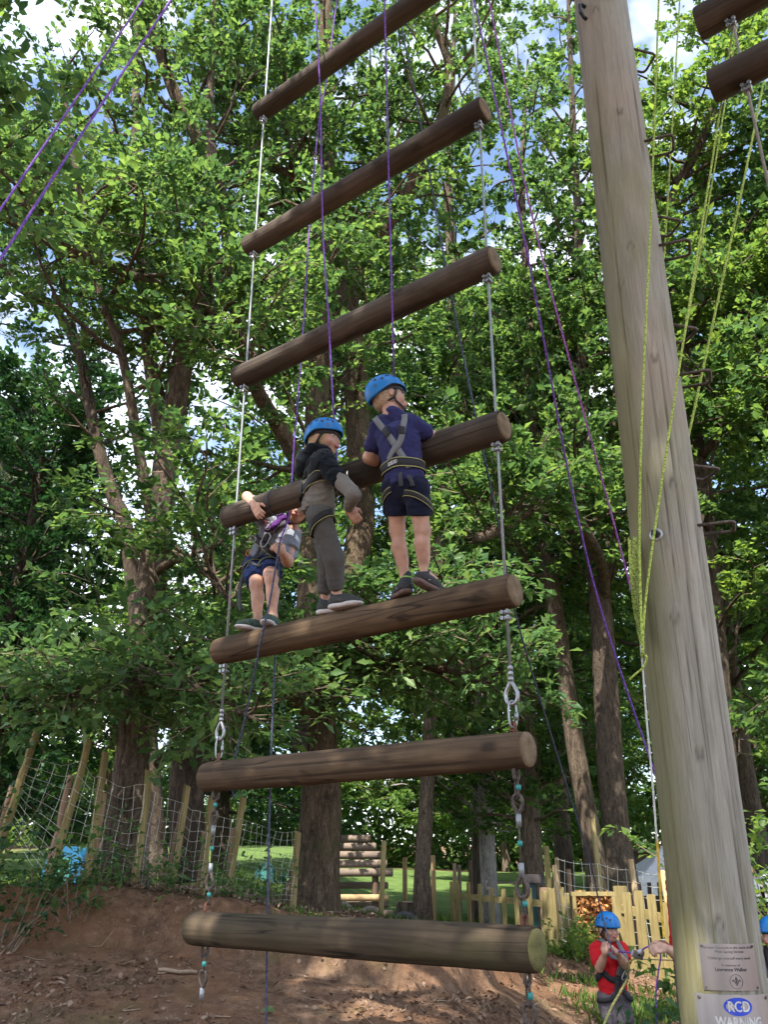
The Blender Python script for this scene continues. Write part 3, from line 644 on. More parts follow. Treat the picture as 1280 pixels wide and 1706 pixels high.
for x, y, s, r in [(-3, 48, 1.0, 0), (2, 52, 1.1, 1), (6.5, 49, 1.0, 2), (11, 47, 1.05, 3), (16, 49, 1.1, 4), (21, 45, 1.0, 5), (-8, 46, 1.1, .5), (-13.5, 44, 1.1, 1.5), (-19, 42, 1.2, 2.5), (8.5, 37, .8, 2.9), (15, 36, .95, 4.4), (19.5, 34, .9, 5.6), (-15, 33, 1.0, 1.7), (4, 40, .75, 1.9)]: put(K2, x, y, s, r)
for x, y, s, r in [(-1.5, 21, 1.05, 0), (2.6, 25, 1.1, 1.3), (8.6, 21, 1.05, 2.2), (9.4, 15, .95, 4.5), (5.6, 29, 1.2, 5.2), (12.5, 24, 1.1, .7)]: put(K3, x, y, s, r)
for x, y, s, r, lb in [(-5.6, -.6, .9, 1.0, 'unseen tall tree added left of and behind the viewer for shade'), (-0.9, -2.9, 1.0, 2.0, 'unseen tall tree added close behind the viewer for shade')]: put(K3, x, y, s, r, label=lb, group='unseen trees added for shade')  # out-of-view trees added to keep the sun off ladder, pole and bank

# understorey at the wood's edge: one mass of leaves
rs = np.random.default_rng(61); N = 45000
px_ = rs.uniform(-34, 36, N); py_ = 49 + 9*rs.random(N) + 2.5*np.sin(px_*.5); hh = rs.random(N)**1.3*(3.2 + 2.2*vnoise(px_, py_, 3.0, 8))
pos = np.stack([px_, py_, terr(px_, py_) + hh], 1)
obj('woodland_understorey', leaf_mesh('woodland_understorey', pos, rs.normal(0, 1, (N, 3)), np.tile([0, -.5, 1.], (N, 1)) + rs.normal(0, .6, (N, 3)), .42*rs.uniform(.6, 1.3, N), .27*rs.uniform(.6, 1.3, N)), M['leaf_far'],
    label='far-off leafy undergrowth closing the edge of the wood', cat='undergrowth', kind='stuff')

# pale larch at the left edge, its wispy boughs hang into view
La = W((-8.4, 12.5, .9, .2), (-8.3, 12.5, 4, .17), (-8.2, 12.5, 8, .12), (-8.1, 12.5, 12, .05), (-8.1, 12.5, 13.5, .02))
tree('larch_tree', 'pale wispy larch boughs at the left picture edge', La, nb=20, t0=.35, blen=2.8, up=.05, leaf='leaf_conifer', bark='bark_warm', per=60, size=.075, gap=.16, seed=67, tl=.5, droop=.07, asp=.2, spread=.07, sides=12)

# ------------------------------------------------------------------ the thick pole
def frame_z(d):
    "rotation matrix whose third column is d"
    z = nrm(d); x = np.cross(UP, z)
    if np.linalg.norm(x) < 1e-4: x = V3(1, 0, 0)
    x = nrm(x); return np.stack([x, np.cross(z, x), z], 1)
def place(o, loc, R=None):
    m = Matrix.Identity(4)
    if R is not None:
        for i in range(3):
            for j in range(3): m[i][j] = R[i][j]
    m.translation = Vector(loc); o.matrix_world = m; return o
def m_rings(name, a, b, mat_moss=None):
    t = NT(name); sep = t.new('ShaderNodeSeparateXYZ'); t.link(t.tc.outputs['Object'], sep.inputs[0])
    r = t.math('SQRT', t.math('ADD', t.math('MULTIPLY', sep.outputs[0], sep.outputs[0]), t.math('MULTIPLY', sep.outputs[1], sep.outputs[1])))
    w = t.math('SINE', t.math('ADD', t.math('MULTIPLY', r, 620.0), t.math('MULTIPLY', t.noise(16, 3), 6.0)))
    f = t.math('ADD', t.math('MULTIPLY', w, 0.07), t.noise(20, 4))
    t.col(t.ramp(f, [(0.25, a), (0.75, b)])); t.bump(f, 0.3, 0.004); return t.set(0.9, 0, 0.15)
M['log_end'] = m_rings('log_end', (0.11, 0.08, 0.05), (0.25, 0.185, 0.12))
M['log_end_moss'] = m_rings('log_end_moss', (0.075, 0.078, 0.03), (0.19, 0.175, 0.075))

POLE = PL(1178, 1440); POLE_XY = POLE[:2]
def pole_r(z): return 0.1615 - 0.0018*np.asarray(z)
def lean(z): return 0.0095*(np.asarray(z)-1.5)
NA, NZ = 150, 420
pz = np.concatenate([np.linspace(-.6, 7.5, 330), np.linspace(7.55, 13.0, 90)]); pa = np.arange(NA)*2*math.pi/NA
AA, ZZ = np.meshgrid(pa, pz); disp = np.zeros_like(AA); crack_knot = np.zeros_like(AA)
to_cam = math.atan2(-POLE_XY[1], -POLE_XY[0])
rs = np.random.default_rng(71)
for i in range(46):                                           # drying cracks
    a0 = to_cam + rs.uniform(-2.2, 2.2); z0 = rs.uniform(-.5, 11); L = rs.uniform(.4, 3.2); z1 = z0 + L; wd = rs.uniform(.006, .014)
    c = a0 + .10*(vnoise(ZZ*0+i, ZZ, .7, i)-.5) + .03*(vnoise(ZZ*0+i, ZZ, .14, i+3)-.5) + (ZZ-z0)*rs.uniform(-.02, .02)
    dd = np.abs((AA-c+math.pi) % (2*math.pi)-math.pi); k = sstep(ZZ, z0, z0+.25*L)*(1-sstep(ZZ, z1-.25*L, z1))*np.exp(-(dd/(wd*2.4))**2)
    disp -= k*.006; crack_knot = np.maximum(crack_knot, k*rs.uniform(.45, .95))  # cracks are carved, and their shade is put into the colour too
knots = [(0.15, 1.95), (-.05, 2.5), (.35, 3.1), (.3, 3.75), (-.45, 4.2), (.0, 4.4), (.2, 5.3), (-.2, 6.1), (.4, 6.5), (-.1, 7.1), (.1, 1.35)]
for da, z in knots:
    dd = np.abs((AA-(to_cam+da)+math.pi) % (2*math.pi)-math.pi)*.16; q = np.sqrt(dd**2 + ((ZZ-z)*.8)**2)
    disp += .004*np.exp(-(q/.03)**2); ring = np.exp(-((q-.015)/.005)**2); crack_knot = np.maximum(crack_knot, .6*ring); disp -= .003*ring
disp += .003*(vnoise(AA*3, ZZ*1.2, .5, 7)-.5)
RR = pole_r(ZZ) + disp
pv = np.stack([RR*np.cos(AA)+lean(ZZ), RR*np.sin(AA), ZZ], -1).reshape(-1, 3)
ii = np.arange(NZ-1)[:, None]*NA; jj = np.arange(NA)[None]
pq = np.stack([ii+jj, ii+(jj+1) % NA, ii+NA+(jj+1) % NA, ii+NA+jj], -1).reshape(-1, 4)
pm = fast_mesh('shaft', pv, pq.ravel(), np.arange(len(pq))*4, True)
pm.attributes.new('crack_knot', 'FLOAT', 'POINT').data.foreach_set('value', crack_knot.ravel().astype(np.float32))
left = np.cos(AA-(to_cam-1.15)); alg = np.clip(sstep(left, .35, 1.0)*.75*(1-sstep(ZZ, 3.2, 6.5)) + .5*np.exp(-((ZZ-1.2)/.35)**2)*sstep(vnoise(AA*2, ZZ, .2, 9), .35, .8), 0, .8)
pm.attributes.new('algae', 'FLOAT', 'POINT').data.foreach_set('value', alg.ravel().astype(np.float32))
pole = empty('wooden_pole', (POLE_XY[0], POLE_XY[1], 0), label='thick weathered grey timber pole rising beside the log ladder', cat='pole')
sh = obj('shaft', pm, M['pole'], pole); sh.matrix_parent_inverse = Matrix.Identity(4)
def on_pole(da, z, out=0.0):
    r = float(pole_r(z)) + out; a = to_cam + da
    return np.array([POLE_XY[0] + float(lean(z)) + r*math.cos(a), POLE_XY[1] + r*math.sin(a), z])
def pole_z(v): return P(1150, v, POLE_XY[1])[2]
# step irons
def staple(da, z, w=.13, out=.13, r=.0075):
    a = to_cam + da; o = V3(math.cos(a), math.sin(a), 0); t = V3(-math.sin(a), math.cos(a), 0)
    c = V3(POLE_XY[0]+float(lean(z)), POLE_XY[1], z) + o*(float(pole_r(z))-.03); L = out+.03; k = .02
    pts = [c+t*w/2, c+t*w/2+o*(L-k), c+t*(w/2-k*.3)+o*(L-k*.3), c+t*(w/2-k)+o*L, c-t*(w/2-k)+o*L, c-t*(w/2-k*.3)+o*(L-k*.3), c-t*w/2+o*(L-k), c-t*w/2]
    shade(obj('step_iron', MB().tube(pts, r, 8).mesh('step_iron'), M['rusty_steel'], pole))
for v, da in [(262, 1.55), (367, 2.15), (433, 1.55), (547, 2.15), (645, 1.55), (780, 2.15), (890, 1.55), (90, 2.15), (-30, 1.55)]:
    staple(da, pole_z(v))
# bolt with big washer, and an eye near the top
def disc(mb, c, ax, r, t, n=20):
    ax = nrm(ax); return mb.tube([np.asarray(c), np.asarray(c)+ax*t*.7, np.asarray(c)+ax*t], [r, r, r*.8], n)
zb = pole_z(908); cb = on_pole(-.26, zb, -.004); axb = nrm([math.cos(to_cam-.26), math.sin(to_cam-.26), 0])
mb = MB(); disc(mb, cb, axb, .029, .010); obj('washer', mb.mesh('washer'), M['steel'], pole)
mb = MB(); disc(mb, cb+axb*.008, axb, .019, .022, 6); mb.tube([cb+axb*.02, cb+axb*.05], .009, 10); obj('bolt', mb.mesh('bolt'), M['black_iron'], pole)
zt = pole_z(45); ct = on_pole(-.62, zt, -.004); axt = nrm([math.cos(to_cam-.62), math.sin(to_cam-.62), 0])
mb = MB(); mb.tube([ct+UP*.05, ct+axt*.03+UP*.05, ct+axt*.05+UP*.03, ct+axt*.05-UP*.03, ct+axt*.03-UP*.05, ct-UP*.05], .011, 8); obj('eye_bracket', mb.mesh('eye_bracket'), M['black_iron'], pole)

# plates on the pole: curved sheet, bent lettering
def bend(m, da0, z0, out):
    "wraps a flat mesh (x right, y up, z out) round the pole, seen from the viewer's side"
    co = np.zeros(len(m.vertices)*3); m.vertices.foreach_get('co', co); co = co.reshape(-1, 3)
    r = float(pole_r(z0)) + out; a = to_cam + da0 + co[:, 0]/r; R = r + co[:, 2]
    co = np.stack([POLE_XY[0]+lean(z0+co[:, 1])+R*np.cos(a), POLE_XY[1]+R*np.sin(a), z0+co[:, 1]], 1); m.vertices.foreach_set('co', co.ravel()); m.update(); return m
def sheet(w, h, t=.002, n=24, corner=.0):
    mb = MB(); xs_ = np.linspace(-w/2, w/2, n+1)
    v = [[x, y, z] for x in xs_ for y in (-h/2, h/2) for z in (0, t)]; f = []
    for i in range(n):
        a, b = i*4, i*4+4
        f += [(a+1, b+1, b+3, a+3), (a, a+2, b+2, b), (a, b, b+1, a+1), (a+2, a+3, b+3, b+2)]
    f += [(0, 1, 3, 2), (n*4, n*4+2, n*4+3, n*4+1)]
    return mb.add(v, f)
def text_mesh(s, size, bold=0.0, ext=.0004):
    c = bpy.data.curves.new('lettering', 'FONT'); c.body = s; c.size = size; c.align_x = 'CENTER'; c.align_y = 'CENTER'; c.extrude = ext; c.offset = bold
    c.resolution_u = 3; o = bpy.data.objects.new('lettering', c); COL.objects.link(o); dg = bpy.context.evaluated_depsgraph_get()
    m = bpy.data.meshes.new_from_object(o.evaluated_get(dg)); bpy.data.objects.remove(o); bpy.data.curves.remove(c); return m
def shift(m, x=0, y=0, z=0, sx=1, sy=1, shear=0):
    for v in m.vertices: v.co = (v.co.x*sx + x + shear*v.co.y, v.co.y*sy + y, v.co.z + z)
    return m
PDA = .24
# plaque: pixel box (1177..1263, 1572..1650)
zc = .5*(P(1218, 1572, POLE_XY[1]-.16)[2] + P(1218, 1650, POLE_XY[1]-.16)[2]); hq = P(1218, 1572, POLE_XY[1]-.16)[2]-P(1218, 1650, POLE_XY[1]-.16)[2]
plq = empty('memorial_plaque', on_pole(PDA, zc), label='shiny curved steel memorial plaque with fleur-de-lis screwed to the thick pole', cat='plaque')
obj('plate', bend(sheet(.205, hq).mesh('plate'), PDA, zc, .003), M['plate'], plq)
for s, y, sz, bd in [('The base Counties in the work of the', .062, .0125, 0), ('West Spring Section', .049, .0125, 0), ('Challenge yourself every week', .028, .0125, 0), ('In memory of', .006, .0115, 0), ('Lawrence Walker', -.008, .0155, .0006)]:
    obj('lettering', bend(shift(text_mesh(s, sz, bd), 0, y), PDA, zc, .0056), M['print_dark'], plq)
def poly(mb, pts, z=0): mb.add([[x, y, z] for x, y in pts], [tuple(range(len(pts)))])
def fleur(sc):
    mb = MB()
    c = [(0, 1), (.16, .72), (.27, .45), (.24, .15), (.12, -.1), (.09, -.32), (-.09, -.32), (-.12, -.1), (-.24, .15), (-.27, .45), (-.16, .72)]
    poly(mb, [(x*sc, y*sc) for x, y in c])
    for s in (1, -1):
        pet = [(.14, -.18), (.36, .05), (.48, .30), (.66, .40), (.84, .25), (.86, .0), (.72, -.12), (.66, .05), (.56, .06), (.46, -.14), (.30, -.30), (.14, -.34)]
        pet = [(x*s*sc, y*sc) for x, y in pet]; n = len(pet); h = n//2
        for i in range(h-1):
            q = [pet[i], pet[i+1], pet[n-2-i], pet[n-1-i]]; poly(mb, q if s > 0 else q[::-1])
        t = [(.08*s, -.5), (.30*s, -.66), (.20*s, -.74), (.05*s, -.62)]; poly(mb, [(x*sc, y*sc) for x, y in t])
    poly(mb, [(-.34*sc, -.34*sc), (-.34*sc, -.47*sc), (.34*sc, -.47*sc), (.34*sc, -.34*sc)]); poly(mb, [(-.10*sc, -.47*sc), (0, -.92*sc), (.10*sc, -.47*sc)])
    return mb
mb = fleur(.017); a_ = np.linspace(0, 2*math.pi, 33)
for i in range(32): poly(mb, [(r*math.cos(a_[j]), r*math.sin(a_[j])) for r, j in ((.0215, i), (.0232, i), (.0232, i+1), (.0215, i+1))])
obj('emblem', bend(shift(mb.mesh('emblem'), .012, -.045, .0006), PDA, zc, .0056), M['print_dark'], plq)
obj('lettering', bend(shift(text_mesh('scouts', .007), .016, -.0735), PDA, zc, .0056), M['print_dark'], plq)
for sx in (-1, 1):
    for sy in (-1, 1):
        mb = MB(); disc(mb, (sx*.094, sy*(hq/2-.008), .0), (0, 0, 1), .004, .003, 10); obj('screw', bend(mb.mesh('screw'), PDA, zc, .005), M['rusty_steel'], plq)
# warning plate below: top edge at v=1656
zw1 = P(1218, 1657, POLE_XY[1]-.16)[2]; hw = .30; zw = zw1-hw/2; WDA = PDA+.02
wp = empty('warning_plate', on_pole(WDA, zw), label='dull grey metal warning plate with a blue oval below the memorial plaque', cat='warning sign')
obj('plate', bend(sheet(.285, hw).mesh('plate'), WDA, zw, .003), M['plate_dull'], wp)
mb = MB(); el = [(.050*math.cos(a), .0285*math.sin(a)) for a in np.linspace(0, 2*math.pi, 40, endpoint=False)]
for i in range(40): poly(mb, [(0, 0), el[i], el[(i+1) % 40]])
ovx, ovy = .004, hw/2-.036
obj('blue_oval', bend(shift(mb.mesh('blue_oval'), ovx, ovy, .0004), WDA, zw, .0056), M['badge_blue'], wp)
obj('lettering', bend(shift(text_mesh('RCD', .040, .0004), ovx+.002, ovy-.001, .0008, .95, 1.15), WDA, zw, .0056), M['print_pale'], wp)
obj('lettering', bend(shift(text_mesh('WARNING', .042, .0012), .004, hw/2-.085, .0004, .80, 1.0), WDA, zw, .0056), M['print_pale'], wp)
for sx in (-1, 1):
    mb = MB(); disc(mb, (sx*.128, hw/2-.012, 0), (0, 0, 1), .006, .004, 10); obj('screw', bend(mb.mesh('screw'), WDA, zw, .005), M['rusty_steel'], wp)

# ------------------------------------------------------------------ ladder logs
ENDS = [((313, 1549), (897, 1592)), ((336, 1293), (881, 1250)), ((361, 1086), (859, 984)), ((376, 866), (841, 707)), ((393, 635), (825, 431)), ((410, 416), (809, 179)), ((427, 192), None)]
CAB_R = [(868, 1575), (858, 1252), (842, 987), (826, 712), (811, 437), (796, 188)]
CAB_L = [(334, 1550), (362, 1291), (374, 1083), (390, 861), (404, 629), (420, 410), (435, 187)]
LOG_R = [.091, .087, .086, .084, .084, .083, .083]
wording = ['lowest', 'second', 'third', 'fourth', 'fifth', 'sixth', 'topmost visible']
xr0 = PL(*CAB_R[1]) @ E_R; xl0 = PL(*CAB_L[1]) @ E_R; plane0 = LAD_0 - E_R*(LAD_0 @ E_R); plane0[2] = 0
def LP(s, z, off=0.0): return plane0 + E_R*s + UP*z + E_N*off
log_z = []
def round_log(name, L, r, seed, mat, endmat, parent, zoff=0.0, cracks=5, R=None, loc=None, moss=0):
    rs = np.random.default_rng(seed); n = 44; k = max(12, int(L/.035))
    z = np.concatenate([[0, .006, .018], np.linspace(.04, L-.04, k), [L-.018, L-.006, L]]); sc = np.concatenate([[.90, .965, .99], np.ones(k), [.99, .965, .90]])
    a = np.arange(n)*2*math.pi/n; A, Z = np.meshgrid(a, z); w = np.zeros_like(A); d = .0035*(vnoise(A*1.5, Z*3, .6, seed)-.5) + .002*np.sin(A*2+seed)
    for i in range(cracks):
        a0 = rs.uniform(0, 6.28); z0 = rs.uniform(-.2, L*.8); l = rs.uniform(.3, L*.8); c = a0 + .22*(vnoise(Z*0+i, Z, .5, seed+i)-.5)
        dd = np.abs((A-c+math.pi) % (2*math.pi)-math.pi); q = sstep(Z, z0, z0+.2)*(1-sstep(Z, z0+l-.2, z0+l))*np.exp(-(dd/.06)**2); d -= .004*q; w = np.maximum(w, .8*q)  # groove carved, its shade also put into the colour
    for i in range(7):                                        # knots
        a0 = rs.uniform(0, 6.28); z0 = rs.uniform(.1, L-.1); kr = rs.uniform(.012, .024); dd = np.abs((A-a0+math.pi) % (2*math.pi)-math.pi)*r; q = np.sqrt(dd**2+((Z-z0)*.6)**2)
        d += .0035*np.exp(-(q/(kr*1.4))**2); w = np.maximum(w, .75*np.exp(-((q-kr*.7)/(kr*.45))**2))
    d += .010*(vnoise(Z*0+seed, Z, .9, seed+2)-.5)             # slightly uneven girth
    R_ = r*sc[:, None] + d
    v = np.stack([R_*np.cos(A), R_*np.sin(A), Z+zoff], -1).reshape(-1, 3); m = len(z)
    i_ = np.arange(m-1)[:, None]*n; j_ = np.arange(n)[None]
    q = np.stack([i_+j_, i_+(j_+1) % n, i_+n+(j_+1) % n, i_+n+j_], -1).reshape(-1, 4)
    me = fast_mesh(name, v, q.ravel(), np.arange(len(q))*4, True)
    me.attributes.new('crack_knot', 'FLOAT', 'POINT').data.foreach_set('value', w.ravel().astype(np.float32))
    body = obj(name, me, mat, parent)
    ends = []
    for zz, s in ((0, -1), (L, 1)):
        mb = MB(); rings = [(0, .004), (.3, .0042), (.6, .003), (.9, .0), (.905, -.003)]
        vv = [[0, 0, zz+zoff+s*.004]]; ff = []
        for rr, h in rings[1:]: vv += [[r*rr*math.cos(x), r*rr*math.sin(x), zz+zoff+s*h] for x in a]
        for x in range(n): ff.append((0, 1+x, 1+(x+1) % n) if s > 0 else (0, 1+(x+1) % n, 1+x))
        for g in range(len(rings)-2):
            for x in range(n):
                p = 1+g*n+x; p2 = 1+g*n+(x+1) % n; qd = (p, p+n, p2+n, p2); ff.append(qd if s > 0 else qd[::-1])
        ends.append(obj('cut_end', mb.add(vv, ff).mesh('cut_end', True), endmat, parent))
    return [body] + ends
def bulldog(c, parent):
    "pair of cable grips clamped under a log"
    for k in range(2):
        h = c - UP*(.018 + .030*k); mb = MB(); mb.box(h, (.030, .022, .016))
        for s in (-1, 1):
            p = h + E_R*s*.016; mb.tube([p - E_N*.026, p + E_N*.018], .0055, 7); mb.tube([p-E_N*.026, p-E_N*.014], .0105, 6)
        mb.tube([h - E_R*.016 + E_N*.014, h - E_R*.010 + E_N*.024, h + E_R*.010 + E_N*.024, h + E_R*.016 + E_N*.014], .0055, 7)
        obj('cable_clamp', mb.mesh('cable_clamp'), M['steel'], parent)
for i in range(7):
    z = PL(*CAB_L[i])[2]
    if i < 6: z = .5*(z + PL(*CAB_R[i])[2])
    log_z.append(z)
    s0 = PL(*ENDS[i][0]) @ E_R + (.045 if i < 2 else .022)
    s1 = PL(*ENDS[i][1]) @ E_R if ENDS[i][1] else xr0 + .12
    L = s1-s0; r = LOG_R[i]
    t = empty('ladder_log', LP(s0, z), label=f'{wording[i]} round log rung of the hanging ladder, counted from the ground' if i < 6 else 'topmost visible log rung of the ladder, cut off by the picture top', cat='log', group='hanging ladder logs')
    mossy = i == 0; parts = round_log('log', L, r, 100+i, M['log_moss' if mossy else 'log_warm' if i < 3 else 'log'], M['log_end_moss' if mossy else 'log_end'], t, zoff=i*4.0)
    R = np.stack([E_N, np.cross(E_R, E_N), E_R], 1); 
    if R[2, 1] < 0: R[:, 0] *= -1; R[:, 1] *= -1
    for p in parts:
        p.matrix_parent_inverse = Matrix.Identity(4)
        m4 = Matrix.Identity(4)
        for a in range(3):
            for b in range(3): m4[a][b] = R[a][b]
        m4.translation = Vector(-E_R*(i*4.0)); p.matrix_basis = m4
    if i >= 2:
        for s in (xl0, xr0): bulldog(LP(s, z-r), t)

# ------------------------------------------------------------------ cables, links and chains
def loop_pts(c, ax, side, L, Wd, n=20, tear=0.0):
    "closed rounded link: L along ax, Wd along side; tear > 0 narrows the top end"
    out = []
    for a in np.linspace(0, 2*math.pi, n, endpoint=False):
        x = math.cos(a); y = math.sin(a); e = abs(y)**.75*math.copysign(1, y)
        wv = Wd/2*(1 - tear*max(0, e)); out.append(np.asarray(c) + np.asarray(ax)*(L/2*e) + np.asarray(side)*(wv*math.copysign(abs(x)**.75, x)))
    return np.array(out)
def ring_obj(name, c, ax, side, L, Wd, r, mat, parent, tear=0.0):
    return shade(obj(name, MB().tube(loop_pts(c, ax, side, L, Wd, 22, tear), r, 8, closed=True).mesh(name), M[mat], parent))
def rod(name, pts, r, mat, parent=None, n=8, **kw): return shade(obj(name, MB().tube(pts, r, n).mesh(name), M[mat], parent, **kw))
for s, side in ((xl0, 'left'), (xr0, 'right')):
    z2 = log_z[1] + LOG_R[1]
    sd = nrm(E_R*.8 - E_N*.6)
    t = empty('steel_cable', LP(s, z2), label=f'{side} grey steel cable carrying the upper log rungs', cat='cable', group='ladder cables')
    ring_obj('eye_bolt', LP(s, z2+.014), UP, sd, .052, .044, .0075, 'rust', t)
    rod('collar', [LP(s, z2-.004), LP(s, z2+.005)], .019, 'rust', t, 12)
    ring_obj('quick_link', LP(s, z2+.078), UP, nrm(np.cross(UP, sd)), .125, .040, .0055, 'steel', t)
    zz = z2 + .078 + .058
    rod('link_sleeve', [LP(s, z2+.050)+np.cross(UP, sd)*.019, LP(s, z2+.090)+np.cross(UP, sd)*.019], .0095, 'steel', t, 8)
    ring_obj('thimble', LP(s, zz+.042), UP, E_R, .105, .066, .0095, 'steel', t, .75)
    for k in range(3): rod('ferrule', [LP(s, zz+.098+k*.026), LP(s, zz+.120+k*.026)], .0135, 'steel', t, 12)
    rod('cable', [LP(s, zz+.09), LP(s, zz+1.5), LP(s, zz+5), LP(s, 13.0)], .0075, 'wire_rope', t)
    # chain and cable between the two lowest rungs
    zt = log_z[1]-LOG_R[1]; zl = log_z[0]+LOG_R[0]
    c = empty('linking_cable', LP(s, zl), label=f'rusty {side} link cable with teal tape between the two lowest rungs', cat='cable', group='lower ladder links')
    ring_obj('eye_bolt', LP(s, zt-.016), UP, E_N, .056, .044, .0085, 'rusty_steel', c)
    ring_obj('quick_link', LP(s, zt-.078), UP, sd, .095, .034, .0055, 'rusty_steel', c)
    ring_obj('thimble', LP(s, zt-.150), -UP, E_R, .085, .05, .0085, 'rusty_steel', c, .75)
    rod('ferrule', [LP(s, zt-.19), LP(s, zt-.245)], .0125, 'wire_rope', c, 12)
    rod('cable', [LP(s, zt-.18), LP(s, zl+.2)], .0045, 'rusty_steel', c)
    rod('ferrule', [LP(s, zl+.195), LP(s, zl+.250)], .0125, 'wire_rope', c, 12)
    ring_obj('thimble', LP(s, zl+.155), UP, E_R, .09, .055, .0095, 'rusty_steel', c, .75)
    ring_obj('quick_link', LP(s, zl+.078), UP, sd, .09, .034, .0055, 'rusty_steel', c)
    ring_obj('eye_bolt', LP(s, zl+.016), UP, E_N, .052, .042, .0085, 'rust', c)
    for zz in (zt-.078, zl+.085, zl+.33): rod('tape', [LP(s, zz-.011)+(sd*.02 if zz != zl+.33 else 0*sd), LP(s, zz+.011)+(sd*.02 if zz != zl+.33 else 0*sd)], .0115, 'teal_tape', c, 10)
    # tether from the lowest rung down to the ground
    zb = log_z[0]-LOG_R[0]; g = tz(*LP(s, 0)[:2])
    d = empty('ground_tether', LP(s, g), label=f'rusty {side} tether holding the lowest rung to the ground', cat='chain', group='ladder ground tethers')
    ring_obj('eye_bolt', LP(s, zb-.018), UP, E_N, .058, .044, .0085, 'rusty_steel', d)
    ring_obj('quick_link', LP(s, zb-.080), UP, sd, .095, .034, .0055, 'rusty_steel', d)
    ring_obj('thimble', LP(s, zb-.160), -UP, E_R, .09, .055, .0085, 'rusty_steel', d, .75)
    rod('ferrule', [LP(s, zb-.20), LP(s, zb-.26)], .0125, 'wire_rope', d, 12)
    rod('tape', [LP(s, zb-.07)+sd*.02, LP(s, zb-.095)+sd*.02], .0115, 'teal_tape', d, 10)
    rod('cable', [LP(s, zb-.19), LP(s, g-.05)], .0045, 'rust', d)
    rod('tape', [LP(s, zb-.44), LP(s, zb-.465)], .009, 'teal_tape', d, 10)

# second ladder on the other side of the pole: two rungs reach into the upper right corner
def low_at(u, v): return PL(u, v)
for k, (u, v, w) in enumerate([(1163, 42, 'upper'), (1186, 146, 'lower')]):
    q = PL(u, v); s0 = q @ E_R; z = q[2]
    t = empty('neighbour_log', LP(s0, z), label=f'{w} log rung of the neighbouring ladder in the top right corner', cat='log', group='logs of the neighbouring ladder')
    for p in round_log('log', 2.0, .087, 130+k, M['log'], M['log_end'], t, zoff=40+k*4.0):
        p.matrix_parent_inverse = Matrix.Identity(4); m4 = Matrix.Identity(4)
        for a in range(3):
            for b in range(3): m4[a][b] = R[a][b]
        m4.translation = Vector(-E_R*(40+k*4.0)); p.matrix_basis = m4
    bulldog(LP(s0+.16, z-.087), t)
sN = PL(1186, 146) @ E_R + .16; zN = PL(1186, 146)[2]
rod('neighbour_cable', [LP(sN, 13), LP(sN, 4)], .0075, 'wire_rope', label='grey steel cable hanging from the neighbouring ladder at right', cat='cable')

# ------------------------------------------------------------------ ropes
def rope(name, rows, r, mat, label, m=10, group=None, cat='rope'):
    "rows: (u, v, offset from the ladder plane)"
    pts = spline([PL(u, v, o) for u, v, o in rows], m)
    return rod(name, pts, r, mat, None, 7, label=label, cat=cat, group=group)
def rope_d(name, rows, r, mat, label, m=10, cat='rope'):
    return rod(name, spline([P(*q) for q in rows], m), r, mat, None, 7, label=label, cat=cat)
rope_d('climbing_rope', [(-60, 438, 3.4), (0, 350, 3.5), (120, 175, 3.75), (238, 0, 4.0), (300, -90, 4.1)], .0062, 'rope_purple', 'upper of the two slanting purple ropes at the top left')
rope_d('climbing_rope', [(-60, 510, 2.9), (0, 432, 3.0), (140, 218, 3.3), (285, 0, 3.6), (340, -85, 3.7)], .0062, 'rope_purple', 'lower, thicker-looking of the two slanting purple ropes at top left')
rope('climbing_rope', [(520, -90, -.25), (525, 0, -.25), (533, 150, -.25), (538, 380, -.25), (548, 540, -.25), (556, 690, -.16), (560, 745, -.05), (563, 790, -.12)], .0056, 'rope_purple', 'purple rope running down to the boy in the black hoodie')
rope('climbing_rope', [(580, -70, .16), (562, 0, .16), (545, 130, .17), (532, 200, .18), (517, 360, .2), (503, 580, .2), (490, 740, .2), (482, 850, .12), (466, 905, .06)], .0056, 'rope_purple', 'purple rope passing behind the rungs to the boy in blue shorts')
rope('climbing_rope', [(640, -90, -.22), (641, 0, -.22), (648, 300, -.22), (655, 560, -.16), (657, 630, .02), (672, 700, .06), (675, 760, -.05)], .0056, 'rope_purple', 'purple rope running down to the boy in the navy T-shirt')
rope('belay_rope', [(655, -40, .16), (668, 40, .17), (700, 200, .18), (740, 430, .2), (790, 680, .25), (830, 870, .5), (856, 1010, 1.0), (905, 1180, 1.8), (945, 1310, 2.6), (985, 1440, 3.4), (1000, 1510, 3.75), (1022, 1590, 3.7)], .0062, 'rope_dark', 'dark purple belay rope slanting down behind the rungs to the red-shirted boy')
rope('climbing_rope', [(770, -90, -.3), (790, 0, -.3), (860, 330, -.2), (905, 560, .1), (950, 800, .5), (1000, 1010, .9), (1086, 1272, 1.4), (1130, 1400, 1.7)], .0058, 'rope_purple', 'left of the two purple ropes slanting behind the pole')
rope('climbing_rope', [(795, -90, -.25), (815, 0, -.25), (880, 330, -.15), (960, 640, .15), (1020, 860, .5), (1058, 1005, .7), (1100, 1150, 1.0)], .0052, 'rope_pink', 'right, pinkish one of the two purple ropes slanting behind the pole')
rope('loose_rope', [(466, 905, .05), (463, 1000, .06), (458, 1100, .10), (452, 1250, .12), (447, 1450, .13), (444, 1640, .13), (440, 1900, .13)], .0062, 'rope_dark', 'dark blue rope hanging straight from the left boy past the lowest rungs')
rope('loose_rope', [(466, 905, .0), (450, 1000, -.11), (436, 1062, -.125), (412, 1180, .05), (390, 1270, .12), (384, 1300, .12), (390, 1330, .105)], .0062, 'rope_dark', 'dark rope slanting from the left boy down behind the second rung')
